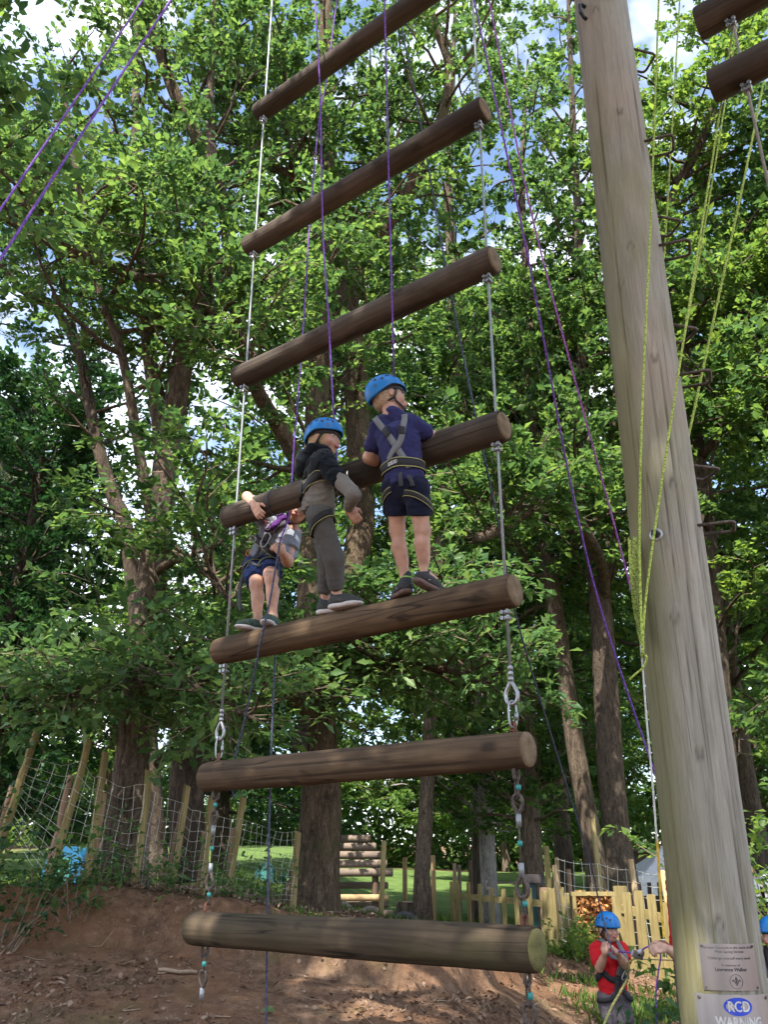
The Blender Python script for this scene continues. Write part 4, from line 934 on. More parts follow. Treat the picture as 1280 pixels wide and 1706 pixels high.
# a loop of dark rope round the fourth rung
s_ = PL(462, 838) @ E_R; z_ = log_z[3]
rod('rope_loop', [LP(s_+.02*math.sin(a), z_ + .092*math.sin(a), .092*math.cos(a)) for a in np.linspace(0, 2*math.pi, 30)], .005, 'rope_dark', None, 6, label='dark rope looped once round the fourth rung', cat='rope')
# lime ropes by the pole
PY = POLE_XY[1]
def rp(name, rows, r, mat, label, m=10, cat='rope'): return rope_d(name, rows, r, mat, label, m, cat)
rp('lime_rope', [(1102, -80, PY-.3), (1098, 0, PY-.3), (1086, 330, PY-.26), (1072, 640, PY-.24), (1066, 860, PY-.21), (1068, 1000, PY-.19), (1072, 1090, PY-.18)], .0052, 'rope_lime', 'lime rope hanging straight down in front of the pole')
rp('lime_rope', [(1138, -80, PY+.30), (1133, 0, PY+.30), (1112, 350, PY+.26), (1100, 520, PY+.25), (1080, 900, PY+.22)], .0048, 'rope_lime', 'thin lime rope passing behind the pole from the top')
rp('lime_rope', [(1240, -80, PY-.3), (1229, 0, PY-.3), (1190, 250, PY-.28), (1150, 500, PY-.26), (1128, 640, PY-.25), (1096, 850, PY-.22), (1076, 1000, PY-.19), (1070, 1095, PY-.18)], .0052, 'rope_lime', 'lime rope slanting from the upper right across the pole')
rp('lime_rope', [(1247, -80, PY+.25), (1235, 0, PY+.25), (1196, 250, PY+.24), (1156, 480, PY+.24), (1130, 620, PY+.24), (1100, 800, PY+.24)], .0048, 'rope_lime', 'lime rope beside the slanting one that ends behind the pole')
rp('lime_rope', [(1300, 0, PY+.28), (1276, 120, PY+.28), (1240, 300, PY+.27), (1190, 530, PY+.26), (1150, 715, PY+.25), (1120, 850, PY+.25)], .0065, 'rope_lime', 'doubled lime rope from the right picture edge down behind the pole')
# hank of lime rope against the pole's left flank
hk = MB(); rs = np.random.default_rng(83)
for k in range(9):
    o = rs.normal(0, 5.0, 4)
    hk.tube(spline([P(1050+k*1.3+o[0]*.3, 893+abs(o[1])*2, PY-.05-.012*k), P(1050+k*2.0, 950, PY-.05-.012*k), P(1056+k*1.6+o[2]*.4, 1010, PY-.06-.010*k), P(1066+k*.9, 1062+o[3], PY-.08-.008*k), P(1072, 1094, PY-.15)], 8), .0036, 6)
shade(obj('rope_hank', hk.mesh('rope_hank'), M['rope_hank'], label='bunched hank of lime rope tied at the pole\'s left flank', cat='rope'))
rp('knotted_tail', [(1072, 1088, PY-.17), (1078, 1096, PY-.19), (1072, 1112, PY-.18), (1060, 1122, PY-.16), (1050, 1132, PY-.14)], .0045, 'rope_lime', 'short lime rope tail at the knot beside the pole')
rp('white_rope', [(1068, 1075, PY-.16), (1071, 1110, PY-.16), (1078, 1200, PY-.15), (1088, 1310, PY-.14), (1095, 1402, PY-.12)], .004, 'rope_white', 'thin white cord hanging left of the pole below the lime knot')
rp('yellow_rope', [(1095, 1398, PY-.12), (1099, 1460, PY-.1), (1104, 1530, PY-.08), (1107, 1562, PY-.08)], .005, 'rope_yellow', 'yellow cord hanging left of the pole near the ground')

# ------------------------------------------------------------------ wire fence on the bank, left
lf_posts = [((63, 1215), (12, 1372), 8.8), ((150, 1231), (80, 1476), 9.0), ((176, 1252), (144, 1474), 9.15), ((249, 1283), (222, 1492), 9.3),
            ((313, 1308), (281, 1496), 9.7), ((352, 1328), (334, 1506), 10.0), ((406, 1327), (377, 1498), 10.4), ((497, 1385), (488, 1500), 11.3)]
lf = empty('wire_fence', P(222, 1492, 9.3), label='wire mesh fence on yellowish split posts along the bank at left', cat='fence')
half_v = lambda w: [(-w/2, 0), (-w/2*.7, w*.45), (0, w*.62), (w/2*.7, w*.45), (w/2, 0)]
rs = np.random.default_rng(91)
def sawn_post(name, a, b, w, mat, parent, seed):
    "split-round post with a slanted top, from top a to bottom b"
    rs = np.random.default_rng(seed); a, b = np.asarray(a), np.asarray(b); d = nrm(a-b); x = nrm(np.cross(d, V3(0, 1, 0))); y = np.cross(x, d)
    prof = half_v(w); mb = MB(); n = len(prof); rows = 9; v = []; f = []
    for i in range(rows):
        t = i/(rows-1); c = b + (a-b)*t + x*rs.normal(0, w*.05) + y*rs.normal(0, w*.04)
        k = 1 - .12*t
        for px, py in prof: v.append(c + x*px*k - y*py*k + (d*px*.35 if i == rows-1 else 0))
    for i in range(rows-1):
        for k in range(n): f.append((i*n+k, i*n+(k+1) % n, (i+1)*n+(k+1) % n, (i+1)*n+k))
    f += [tuple(range(n-1, -1, -1)), tuple((rows-1)*n+k for k in range(n))]
    return obj(name, mb.add(v, f).mesh(name), M[mat], parent)
tops, bots = [], []
for i, (a, b, d) in enumerate(lf_posts):
    A_, B_ = P(*a, d), P(*b, d); B2 = B_ + nrm(B_-A_)*.35
    sawn_post('post', A_, B2, .088, 'fence_wood', lf, 200+i); tops.append(A_); bots.append(B_)
for i, (a, b, d, w, mt) in enumerate([((118, 1290), (88, 1420), 9.15, .07, 'stake_pink'), ((174, 1320), (156, 1440), 9.3, .06, 'stake_pink'), ((253, 1318), (238, 1462), 9.45, .075, 'grey_wood'), ((302, 1350), (276, 1494), 9.8, .07, 'stake_pink'),
                              ((341, 1384), (330, 1500), 10.1, .06, 'stake_pink'), ((389, 1380), (374, 1498), 10.5, .055, 'stake_pink'), ((20, 1310), (-4, 1400), 8.9, .06, 'stake_pink')]):
    A_, B_ = P(*a, d), P(*b, d); sawn_post('stake', A_, B_ + nrm(B_-A_)*.3, w, mt, lf, 220+i)
topv = [1262, 1270, 1298, 1308, 1338, 1352, 1362, 1386]
for i in range(len(lf_posts)-1):
    d0, d1 = lf_posts[i][2], lf_posts[i+1][2]
    def up_pt(j, v): 
        t = (lf_posts[j][1][1]-v)/(lf_posts[j][1][1]-lf_posts[j][0][1]); return bots[j] + (tops[j]-bots[j])*t - V3(0, .04, 0)
    a0, a1 = up_pt(i, topv[i]), up_pt(i+1, topv[i+1]); b0, b1 = bots[i] - V3(0, .04, 0), bots[i+1] - V3(0, .04, 0)
    W_ = np.linalg.norm(a1-a0); nv = max(3, int(W_/.105)); nh = 11; mb = MB()
    def net(s, t):
        p = (b0*(1-s)+b1*s)*(1-t) + (a0*(1-s)+a1*s)*t
        return p + UP*(-.05*math.sin(math.pi*s)*t + .012*math.sin(s*9+t*5+i)) + V3(0, .03*math.sin(s*5+t*4+i), 0)
    for h in range(nh): mb.tube([net(s, (h/(nh-1))**1.15) for s in np.linspace(0, 1, 9)], .0021, 4, False)
    for k in range(nv+1): mb.tube([net(k/nv + .02*math.sin(t*7+k), t) for t in np.linspace(0, 1, 7)], .0018, 4, False)
    obj('netting', mb.mesh('netting'), M['wire'], lf, kind='stuff')

# ------------------------------------------------------------------ picket fence
def picket_fence(name, label, posts, n_per, h, pw, lean=0.0, post_mats=None):
    "posts: list of (x, y) along the run"
    t = empty(name, (posts[0][0], posts[0][1], tz(*posts[0])), label=label, cat='fence')
    for i, (x, y) in enumerate(posts):
        z = tz(x, y); nx_ = posts[min(i+1, len(posts)-1)]; pv_ = posts[max(i-1, 0)]; ang = math.atan2(nx_[1]-pv_[1], nx_[0]-pv_[0])
        R_ = np.array([[math.cos(ang), -math.sin(ang), 0], [math.sin(ang), math.cos(ang), 0], [0, 0, 1]])
        obj('post', MB().box((x, y, z+h*.5-.1), (.15, .12, h+.26), R_).mesh('post'), M[(post_mats or {}).get(i, 'fence_wood')], t)
    pk = None
    for i in range(len(posts)-1):
        a, b = np.array([*posts[i], tz(*posts[i])]), np.array([*posts[i+1], tz(*posts[i+1])]); d = b-a; L = np.linalg.norm(d[:2]); ang = math.atan2(d[1], d[0])
        nr = V3(math.sin(ang), -math.cos(ang), 0)
        for hz in (.24, .76): obj('rail', MB().beam(a + UP*h*hz + nr*.062 + d*(.04/L), b + UP*h*hz + nr*.062 - d*(.04/L), .045, .115).mesh('rail'), M['fence_rail'], t)
        for k in range(n_per):
            s = (k+.8)/(n_per+.6); p = a + d*s + nr*.100; hh = h*random.uniform(.93, 1.05)
            if pk is None:
                mb = MB(); w2 = pw/2; tt = .011; c_ = .02
                pr = [(-w2, 0), (w2, 0), (w2, h-c_), (w2-c_, h), (-w2+c_, h), (-w2, h-c_)]
                mb.add([[x, -tt, z] for x, z in pr] + [[x, tt, z] for x, z in pr], [(0, 1, 2, 3, 4, 5), (11, 10, 9, 8, 7, 6)] + [(q, q+6, (q+1) % 6+6, (q+1) % 6) for q in range(6)]); pk = mb.mesh('picket')
            o = obj('picket', pk, M['fence_wood'], t); o.matrix_parent_inverse = Matrix.Identity(4)
            o.matrix_basis = Matrix.Translation(Vector(p + UP*.03) - t.location) @ Matrix.Rotation(ang, 4, 'Z') @ Matrix.Rotation(random.uniform(-.02, .02), 4, 'Y') @ Matrix.Scale(hh/h, 4, (0, 0, 1))
    return t
def gx_(u, d): return (u-640)/FPX/(math.cos(PITCH)+ .45*math.sin(PITCH))*d
picket_fence('picket_fence', 'yellowish picket fence running behind the right end of the lowest rung', [(gx_(757, 20.5), 20.5), (gx_(908, 17.6), 17.6), (gx_(968, 16.6), 16.6)], 7, 1.03, .125, post_mats={1: 'stake_pink'})
picket_fence('picket_gate', 'nearer picket panel with broad board behind the red-shirted boy', [(gx_(1035, 13.4), 13.4), (gx_(1180, 12.4), 12.4)], 6, 1.05, .125)
# wire net with tall stakes behind the boy
rf = empty('stake_fence', P(1001, 1500, 15), label='tall stakes with wire mesh behind the red-shirted boy', cat='fence')
fl = [(930, 15.6), (1001, 15.0), (1060, 14.4), (1112, 13.9), (1200, 13.3)]
for i, (u, d) in enumerate(fl):
    x = gx_(u, d); z = tz(x, d); hh = [1.35, 2.15, 1.6, 1.5, 1.5][i]
    obj('stake', MB().tube([(x, d, z-.2), (x+.01, d, z+hh*.5), (x-.02, d, z+hh)], [.05, .047, .042], 9).mesh('stake', True), M['fence_wood' if i == 1 else 'stake'], rf)
for i in range(len(fl)-1):
    a = np.array([gx_(*fl[i]), fl[i][1], 0]); b = np.array([gx_(*fl[i+1]), fl[i+1][1], 0]); a[2] = tz(*a[:2]); b[2] = tz(*b[:2]); mb = MB()
    for h in np.linspace(.05, 1.45, 9): mb.tube([a*(1-s)+b*s+UP*(h-.04*math.sin(math.pi*s)) - V3(0, .06, 0) for s in np.linspace(0, 1, 6)], .004, 4, False)
    nn = int(np.linalg.norm(b-a)/.15)
    for k in range(nn+1): mb.tube([a*(1-k/nn)+b*(k/nn)+UP*h - V3(0, .06, 0) + V3(.02*math.sin(h*4+k), 0, 0) for h in np.linspace(.05, 1.45, 5)], .0035, 4, False)
    obj('netting', mb.mesh('netting'), M['wire'], rf, kind='stuff')
# board frame stuffed with wood chips
hx, hd = gx_(988, 13.0), 13.0; hz0 = tz(hx, hd)
bh = empty('chip_frame', (hx, hd, hz0), label='open wooden frame filled with orange wood chips beside the red-shirted boy', cat='bug hotel')
for c, s in [((-.27, 0, .42), (.05, .12, .9)), ((.27, 0, .42), (.05, .12, .9)), ((0, 0, .86), (.62, .125, .05)), ((0, 0, .42), (.48, .11, .04)), ((0, 0, .0), (.48, .115, .05))]:
    obj('board', MB().box(np.array([hx, hd, hz0])+c, s).mesh('board'), M['fence_wood'], bh)
obj('back_board', MB().box((hx, hd+.075, hz0+.42), (.60, .02, .88)).mesh('back_board'), M['dark_wood'], bh)
N = 1400; q = rs.random((N, 3)); pp = np.array([hx, hd, hz0]) + (q-[.5, .5, 0])*[.48, .11, .82] + [0, 0, .03]
obj('wood_chips', leaf_mesh('wood_chips', pp, rs.normal(0, 1, (N, 3)), rs.normal(0, 1, (N, 3)), .07, .04), m_plain('wood_chip', (.40, .19, .07), .9, var=.5, scale=40), bh, kind='stuff')

# ------------------------------------------------------------------ field furniture
def stake_thing(u, v0, v1, d, w, mat, label, lean=0.0):
    x = gx_(u, d); zb = tz(x, d); h = P(u, v0, d)[2]-zb; h = max(h, .5)
    t = obj('stake', MB().tube([(x, d, zb-.2), (x+lean*h*.5, d, zb+h*.5), (x+lean*h, d, zb+h-.02), (x+lean*h, d, zb+h)], [w/2, w/2, w/2*.97, w/2*.8], 9).mesh('stake', True), M[mat])
    return tag(t, label, 'stake', 'stakes standing on the field')
stake_thing(634, 1400, 1540, 14.5, .085, 'fence_wood', 'tall greenish leaning stake just right of the log shelter', .05)
for u, v0, d, w, mt, lb in [(675, 1428, 27, .14, 'stake', 'leftmost thick stake on the lawn left of the stump'), (701, 1427, 28, .11, 'stake_pink', 'stake right behind the tree stump, left of the close pair'), (712, 1430, 25, .10, 'stake', 'left stake of the close pair behind the stump'), (723, 1424, 23, .12, 'stake', 'right stake of the close pair behind the stump'),
                        (759, 1437, 29, .12, 'stake_pink', 'short pinkish stake above the picket fence end'), (767, 1440, 28, .11, 'grey_wood', 'greyish stake beside the pink one at the picket fence end'), (786, 1432, 24, .12, 'dark_wood', 'dark stake left of the birch trunk'), (916, 1409, 19, .12, 'fence_wood', 'tall yellowish stake right of the hanging chain'), (927, 1440, 24, .13, 'stake', 'pale stake behind the tall yellowish one'),
                        (932, 1427, 21, .11, 'stake', 'slim stake right of the tall yellowish one'), (951, 1447, 22, .12, 'stake_pink', 'short stake left of the slender leaning tree')]:
    stake_thing(u, v0, 0, d, w, mt, lb)
def flog(name, a, b, r, mat, parent, seed=0, endmat='log_end', **kw):
    "simple log between two points: its own mesh, ends bevelled"
    a, b = np.asarray(a, float), np.asarray(b, float); d = b-a; L = np.linalg.norm(d); d = d/L
    pts = [a, a+d*.01, a+d*L*.3, a+d*L*.7, b-d*.01, b]; k = [.9, 1, 1.02, .98, 1, .9]
    return obj(name, MB().tube(pts, [r*q for q in k], 14).mesh(name, True), M[mat], parent, **kw)
# tiered log shelter
sx, sd = gx_(598, 21.5), 21.5; sz = tz(sx, sd)
sh = empty('log_shelter', (sx, sd, sz), label='log shelter with stepped log roof and bench rails behind the oak trunk', cat='shelter')
for k in range(5): flog('roof_log', (sx-1.0, sd-.55+k*.24, sz+1.14+k*.185), (sx+.78-k*.13, sd-.50+k*.24, sz+1.14+k*.185), .088, 'grey_wood', sh)
for px in (-.55, .38):
    for py in (-.42, .45): flog('post', (sx+px, sd+py, sz-.2), (sx+px, sd+py, sz+1.1+.3*(py > 0)), .075, 'dark_wood', sh)
for z_, y_ in ((.30, -.52), (.62, -.52), (.14, -.62), (.86, .40), (.45, .36)): flog('rail_log', (sx-.95, sd+y_, sz+z_), (sx+.68+.1*(z_ < .4), sd+y_, sz+z_), .075, 'stake' if z_ in (.14, .62) else 'grey_wood', sh)
# stump, ground logs, half-buried tyres
ux, ud = gx_(690, 20), 20.0; uz = tz(ux, ud)
st = empty('tree_stump', (ux, ud, uz), label='wide dark sawn tree stump on the lawn', cat='stump')
stm = np.array([[ux, ud, uz-.2, .52], [ux, ud, uz+.08, .42], [ux, ud, uz+.30, .36], [ux+.01, ud, uz+.62, .34]])
obj('trunk', trunk_mesh('trunk', spline(stm, 4), 20, .1, .08, 3), M['bark_dark'], st)
obj('sawn_top', MB().tube([(ux+.01, ud, uz+.615), (ux+.01, ud, uz+.628)], [.335, .32], 20).mesh('sawn_top'), M['grey_wood'], st)
for a, b, r, lb in [((596, 1518, 17.5), (760, 1548, 16.2), .10, 'long dark edging log lying beyond the lowest rung'), ((640, 1508, 19), (770, 1530, 18), .09, 'edging log lying in front of the stump'), ((575, 1528, 16.5), (700, 1545, 15.4), .075, 'thin log lying beside the half-buried tyres')]:
    pa, pb = P(*a), P(*b); pa[2] = tz(*pa[:2])+r*.6; pb[2] = tz(*pb[:2])+r*.6; tag(flog('edging_log', pa, pb, r, 'dark_wood', None), lb, 'log', 'logs edging the mulch')
for u, d, R_, mt, lb, ya in [(569, 15.0, .21, 'tyre_pale', 'pale half-buried tyre next to the oak roots', .3), (618, 15.2, .24, 'tyre_pale', 'pale half-buried tyre below the log shelter', .1), (674, 15.6, .26, 'tyre', 'dark half-buried tyre in front of the stump', -.2), (733, 16.0, .22, 'tyre', 'dark half-buried tyre near the picket fence end', .2)]:
    x = gx_(u, d); z = tz(x, d); e1 = V3(math.cos(ya), math.sin(ya), 0); mb = MB()
    ring = [(.62, .05), (.70, .085), (.90, .095), (1.0, .075), (1.0, -.075), (.90, -.095), (.70, -.085), (.62, -.05)]; e2 = np.cross(e1, UP); n = 28; v = []; f = []
    for i in range(n):
        a = 2*math.pi*i/n
        for rr, w in ring: v.append(V3(x, d, z+.02) + (e1*math.cos(a)+UP*math.sin(a))*rr*R_ + e2*w)
    m8 = len(ring)
    for i in range(n):
        for k in range(m8): f.append((i*m8+k, i*m8+(k+1) % m8, ((i+1) % n)*m8+(k+1) % m8, ((i+1) % n)*m8+k))
    tag(obj('tyre', mb.add(v, f).mesh('tyre', True), M[mt]), lb, 'tyre', 'half-buried tyres')
# bench far behind
bx, bd = gx_(845, 34), 34.0; bz = tz(bx, bd)
bn = empty('park_bench', (bx, bd, bz), label='plain wooden bench far behind the picket fence', cat='bench')
obj('seat', MB().box((bx, bd, bz+.46), (2.6, .36, .07)).mesh('seat'), M['grey_wood'], bn)
for q in (-.9, .9): obj('leg', MB().box((bx+q, bd, bz+.2), (.12, .3, .46)).mesh('leg'), M['dark_wood'], bn)
# camera-like dark box on a post by the chain
kx, kd = gx_(890, 18.6), 18.6; kz = tz(kx, kd)
kb = empty('post_box', (kx, kd, kz), label='dark box bracket on a teal post beside the brown trunk', cat='post')
obj('post', MB().box((kx-.03, kd, kz+.55), (.14, .1, 1.3)).mesh('post'), M['plastic_teal'], kb)
obj('box', MB().box((kx, kd-.08, kz+1.22), (.42, .12, .16)).mesh('box'), M['box_dark'], kb)
obj('arm', MB().beam((kx+.14, kd-.08, kz+1.16), (kx+.2, kd-.1, kz+.9), .12, .07).mesh('arm'), M['black_iron'], kb)
# nest box on the oak
cb_ = P(501, 1232, 11.85)
nb_ = empty('nest_box', cb_ - UP*.14, label='dark nest box fixed to the left of the oak trunk', cat='nest box')
obj('box', MB().box(cb_, (.20, .20, .26)).mesh('box'), M['box_dark'], nb_)
obj('lid', MB().box(cb_ + V3(0, -.01, .14), (.25, .25, .025)).mesh('lid'), M['box_dark'], nb_)
obj('back_plate', MB().box(cb_ + V3(.105, .03, .02), (.02, .12, .42)).mesh('back_plate'), M['dark_wood'], nb_)
# gazebos
def gazebo(name, label, u, d, w, h_e, h_p, mat_r, valance_from=None, frame='canvas_teal'):
    x = gx_(u, d); z = tz(x, d); t = empty(name, (x, d, z), label=label, cat='gazebo'); mb = MB(); n = 10; ap = V3(x, d, z+h_p)
    cs = [V3(x-w/2, d-w/2, z+h_e), V3(x+w/2, d-w/2, z+h_e), V3(x+w/2, d+w/2, z+h_e), V3(x-w/2, d+w/2, z+h_e)]
    for i in range(4):
        a, b = cs[i], cs[(i+1) % 4]; g = []
        for r in range(n+1):
            f_ = r/n; row = []
            for k in range(n+1):
                p = (a*(1-k/n)+b*(k/n))*(1-f_) + ap*f_; row.append(p - UP*.28*math.sin(math.pi*f_)*(1-.3*f_) - UP*.05*math.sin(math.pi*k/n)*(1-f_))
            g.append(row)
        v = [p for r in g for p in r]; f = [(r*(n+1)+k, r*(n+1)+k+1, (r+1)*(n+1)+k+1, (r+1)*(n+1)+k) for r in range(n) for k in range(n)]; mb.add(v, f)
    m_ = mb.mesh('roof', True); ro = obj('roof', m_, M[mat_r], t); md = ro.modifiers.new('thick', 'SOLIDIFY'); md.thickness = .01
    for i in range(4):
        a, b = cs[i], cs[(i+1) % 4]; dr = nrm(b-a); nn = 14; mb = MB()
        mb.beam(a-UP*.06, b-UP*.06, .012, .14)
        for k in range(nn):
            c = a + (b-a)*((k+.5)/nn); mb.box(c-UP*.27, (.0001+abs(dr[0])*w/nn*.55+.012*abs(dr[1]), .0001+abs(dr[1])*w/nn*.55+.012*abs(dr[0]), .30))
        obj('valance', mb.mesh('valance'), M[mat_r], t)
    for c in cs: obj('leg', MB().beam(V3(c[0], c[1], z-.1), c - UP*.0, .06, .06).mesh('leg'), M[frame], t)
    return t
gazebo('white_gazebo', 'white gazebo with scalloped valance beyond the fence, left of the pole', 1116, 24, 3.4, 1.22, 1.95, 'canvas_white')
gazebo('teal_gazebo', 'pale blue gazebo with teal sides at the right picture edge', 1318, 21, 2.7, 1.25, 2.0, 'canvas_white')
# dark hut under the white gazebo
x = gx_(1115, 27.5); z = tz(x, 27.5); hut = empty('dark_hut', (x, 27.5, z), label='dark wooden hut standing behind the white gazebo', cat='hut')
for k in range(12): obj('plank', MB().box((x-1.65+k*.3, 27.5+.004*(k % 2), z+.85), (.295, .05, 1.75)).mesh('plank'), M['dark_wood'], hut)
obj('roof', MB().box((x, 28.0, z+1.76), (4.0, 1.7, .07)).mesh('roof'), M['dark_wood'], hut)
obj('wall', MB().box((x, 28.3, z+.85), (3.5, .05, 1.7)).mesh('wall'), M['dark_wood'], hut)
# blue barrel-like tub and teal tents beyond the left fence
def tarp_tent(name, label, u, d, w, h, dep, mat):
    x = gx_(u, d); z = tz(x, d); t = empty(name, (x, d, z), label=label, cat='tent'); mb = MB(); n = 12; v = []; f = []
    for r in range(2):
        for k in range(n+1):
            a = math.pi*k/n; v.append([x - w/2*math.cos(a), d + (r-.5)*dep, z + h*math.sin(a)**.7])
    for k in range(n): f.append((k, k+1, n+1+k+1, n+1+k))
    f.append(tuple(range(n, -1, -1))); f.append(tuple(range(n+1, 2*n+2)))
    obj('canopy', mb.add(v, f).mesh('canopy'), M[mat], t); obj('door_flap', MB().box((x, d-dep/2-.012, z+h*.36), (w*.3, .015, h*.7)).mesh('door_flap'), M['canvas_teal' if mat != 'canvas_teal' else 'plastic_teal'], t)
tarp_tent('blue_tent', 'bright blue little tent seen through the bush at the left fence', 112, 13.5, .62, .52, .6, 'plastic_blue')
tarp_tent('teal_tent', 'teal little tent through the net left of the oak trunk', 440, 24, .5, .45, .5, 'plastic_teal')
tarp_tent('pale_teal_tent', 'second, smaller teal tent through the net nearest the oak trunk', 474, 25, .35, .3, .4, 'canvas_teal')

# ------------------------------------------------------------------ ground cover
def scatter(n, x0, x1, y0, y1, keep, seed):
    rs = np.random.default_rng(seed); x = rs.uniform(x0, x1, n); y = rs.uniform(y0, y1, n); k = rs.random(n) < keep(x, y); return x[k], y[k], rs
def slope_n(x, y):
    e = .05; gx1 = (terr(x+e, y)-terr(x-e, y))/(2*e); gy1 = (terr(x, y+e)-terr(x, y-e))/(2*e); return np.stack([-gx1, -gy1, np.ones_like(gx1)], 1)
x, y, rs = scatter(44000, -6, 6, 5.4, 13, lambda x, y: .2 + .8*sstep(vnoise(x, y, .6, 11), .38, .7), 301); n = len(x)
obj('leaf_litter', leaf_mesh('leaf_litter', np.stack([x, y, terr(x, y)+.006+.012*rs.random(n)], 1), rs.normal(0, 1, (n, 3)), slope_n(x, y)+rs.normal(0, .35, (n, 3)), .050*rs.uniform(.25, 1.0, n)**1.0*rs.choice([1, 1, 1.7], n), .034*rs.uniform(.4, 1.4, n), LEAF4), M['litter'],
    label='dry brown fallen leaves strewn over the bare bank', cat='leaf litter', kind='stuff')
lines = []
for i in range(150):
    xx, yy = rs.uniform(-5, 4), rs.uniform(6, 12); a = rs.uniform(0, 6.28); L = rs.uniform(.06, .3); pts = []
    for k in range(4):
        px, py = xx + math.cos(a)*L*k/3 + rs.normal(0, .012), yy + math.sin(a)*L*k/3 + rs.normal(0, .012); pts.append([px, py, tz(px, py)+.008])
    lines.append((np.array(pts), np.array([.005, .0045, .004, .002])*rs.uniform(.5, 1.4)))
obj('fallen_twigs', multi_tube('fallen_twigs', lines, 4), M['twig_pale'], label='thin dry twigs lying about on the bank', cat='twigs', kind='stuff')
def on_ground(u, v):
    r = ray(u, v); d = np.linspace(4, 30, 2000); pts = r[None]*(d/r[1])[:, None] + [0, 0, CAM_H]; k = np.argmax(pts[:, 2] < terr(pts[:, 0], pts[:, 1])); return pts[k]
a, b = on_ground(264, 1620), on_ground(328, 1624); sp = [a*(1-t)+b*t + V3(0, 0, .022+.006*math.sin(t*9)) for t in np.linspace(0, 1, 7)]
rod('fallen_stick', sp, [.017, .016, .018, .015, .016, .014, .012], 'twig_pale', None, 7, label='pale stick lying across the bank left of the lower tether', cat='stick')
g = on_ground(433, 1688); obj('green_leaf', leaf_mesh('green_leaf', np.array([g+V3(0, 0, .02)]), np.array([[1., -.3, .1]]), np.array([[0, -.5, 1.]]), .13, .08, LEAF_OAK), M['leaf_hazel'], label='single fresh green leaf lying low on the bank', cat='leaf')
# grass by the boy and on the lawn's near edge
def blades(name, x, y, rs, h, mat, label):
    n = len(x); z = terr(x, y); d = rs.normal(0, .35, (n, 3)) + UP; obj(name, leaf_mesh(name, np.stack([x, y, z-.01], 1), d, rs.normal(0, 1, (n, 3)), h*rs.uniform(.4, 1.3, n), .009*rs.uniform(.7, 1.8, n)), M[mat], label=label, cat='grass', kind='stuff')
x, y, rs = scatter(30000, 1.4, 5.5, 6.2, 11.5, lambda x, y: sstep(x, 1.7, 2.8)*sstep(vnoise(x, y, .7, 21), .3, .65), 303); blades('near_grass', x, y, rs, .13, 'grass', 'short grass round the red-shirted boy')
x, y, rs = scatter(45000, -8, 8, 12.5, 26, lambda x, y: turf(x, y)*.9, 305); blades('lawn_grass', x, y, rs, .12, 'grass', 'mown grass of the field beyond the bank')
x, y, rs = scatter(6000, -5, 1.5, 8.6, 10.5, lambda x, y: .5*sstep(vnoise(x, y, .8, 31), .5, .7), 307); blades('bank_grass', x, y, rs, .10, 'grass', 'thin grass and weeds along the top of the bank')
# leafy weeds and bushes
def bush(name, label, c, R_, n_st, per, size, leaf, seed, group=None, h=1.0, tl=.4, cat='bush'):
    rs = np.random.default_rng(seed); z = tz(c[0], c[1]); t = empty(name, (c[0], c[1], z), label=label, cat=cat, group=group); br = []
    for i in range(n_st):
        a = rs.uniform(0, 6.28); d = nrm([math.cos(a)*rs.uniform(.2, .9), math.sin(a)*rs.uniform(.2, .9), 1.0]); p = V3(c[0], c[1], z-.03) + V3(rs.normal(0, R_*.25), rs.normal(0, R_*.25), 0); pts = [p]; L = h*rs.uniform(.6, 1.15)
        for k in range(6): d = nrm(d + rs.normal(0, .16, 3)); pts.append(pts[-1]+d*L/6)
        br.append((np.array(pts), np.linspace(.011, .004, 7)*min(1, max(.5, h))))
    tw = twigs_of(br, rs, .11*max(.6, h), tl, .15)
    obj('stems', multi_tube('stems', br, 5), M['twig'], t, kind='stuff')
    obj('foliage', leaf_mesh('foliage', *leaves_on(tw, per, rs, size, .6, .5, .05), LEAF_OAK), M[leaf], t, kind='stuff'); return t
bush('bush', 'dark bush in front of the fence at the left picture edge', (gx_(15, 8.3), 8.35), .35, 9, 10, .075, 'leaf_dark', 311, h=.9)
bush('bush', 'leafy bush below the leaning fence posts, left of the forked trunk', (gx_(130, 8.6), 8.6), .35, 9, 10, .075, 'leaf_hazel', 313, h=.65)
bush('bush', 'low bush at the very left where the bank begins', (gx_(-60, 8.6), 8.6), .4, 10, 11, .08, 'leaf_dark', 315, h=1.1)
bush('weed', 'small weed at the foot of the forked tree', (gx_(262, 9.0), 9.0), .25, 10, 8, .06, 'leaf_hazel', 317, h=.35, tl=.15, cat='weed')
bush('weed', 'mossy weed tuft under the left hanging cable', (gx_(392, 9.2), 9.2), .3, 12, 8, .06, 'leaf_hazel', 319, h=.3, tl=.15, cat='weed')
bush('nettle_patch', 'dark green nettles between the red-shirted boy and the pole', (gx_(1105, 7.0), 7.0), .35, 22, 9, .085, 'leaf_dark', 321, h=.32, tl=.16, cat='nettles')
bush('nettle_patch', 'leafy weeds at the right foot of the red-shirted boy', (gx_(1080, 7.6), 7.6), .3, 18, 9, .075, 'leaf_hazel', 323, h=.3, tl=.16, cat='nettles')
bush('bramble', 'bright bramble at the foot of the picket fence', (gx_(945, 12.6), 12.6), .5, 18, 9, .08, 'leaf_bright', 325, h=.28, tl=.18, cat='bramble')
bush('bramble', 'bramble tangle beside the oak roots', (gx_(455, 10.6), 10.6), .4, 9, 6, .06, 'leaf_hazel', 327, h=.35, tl=.25, cat='bramble')
bush('right_shrub', 'tall leafy shrub at the right edge behind the pole', (gx_(1335, 9.5), 9.5), .5, 26, 12, .13, 'leaf_bright', 329, h=2.2, tl=.5, cat='shrub')

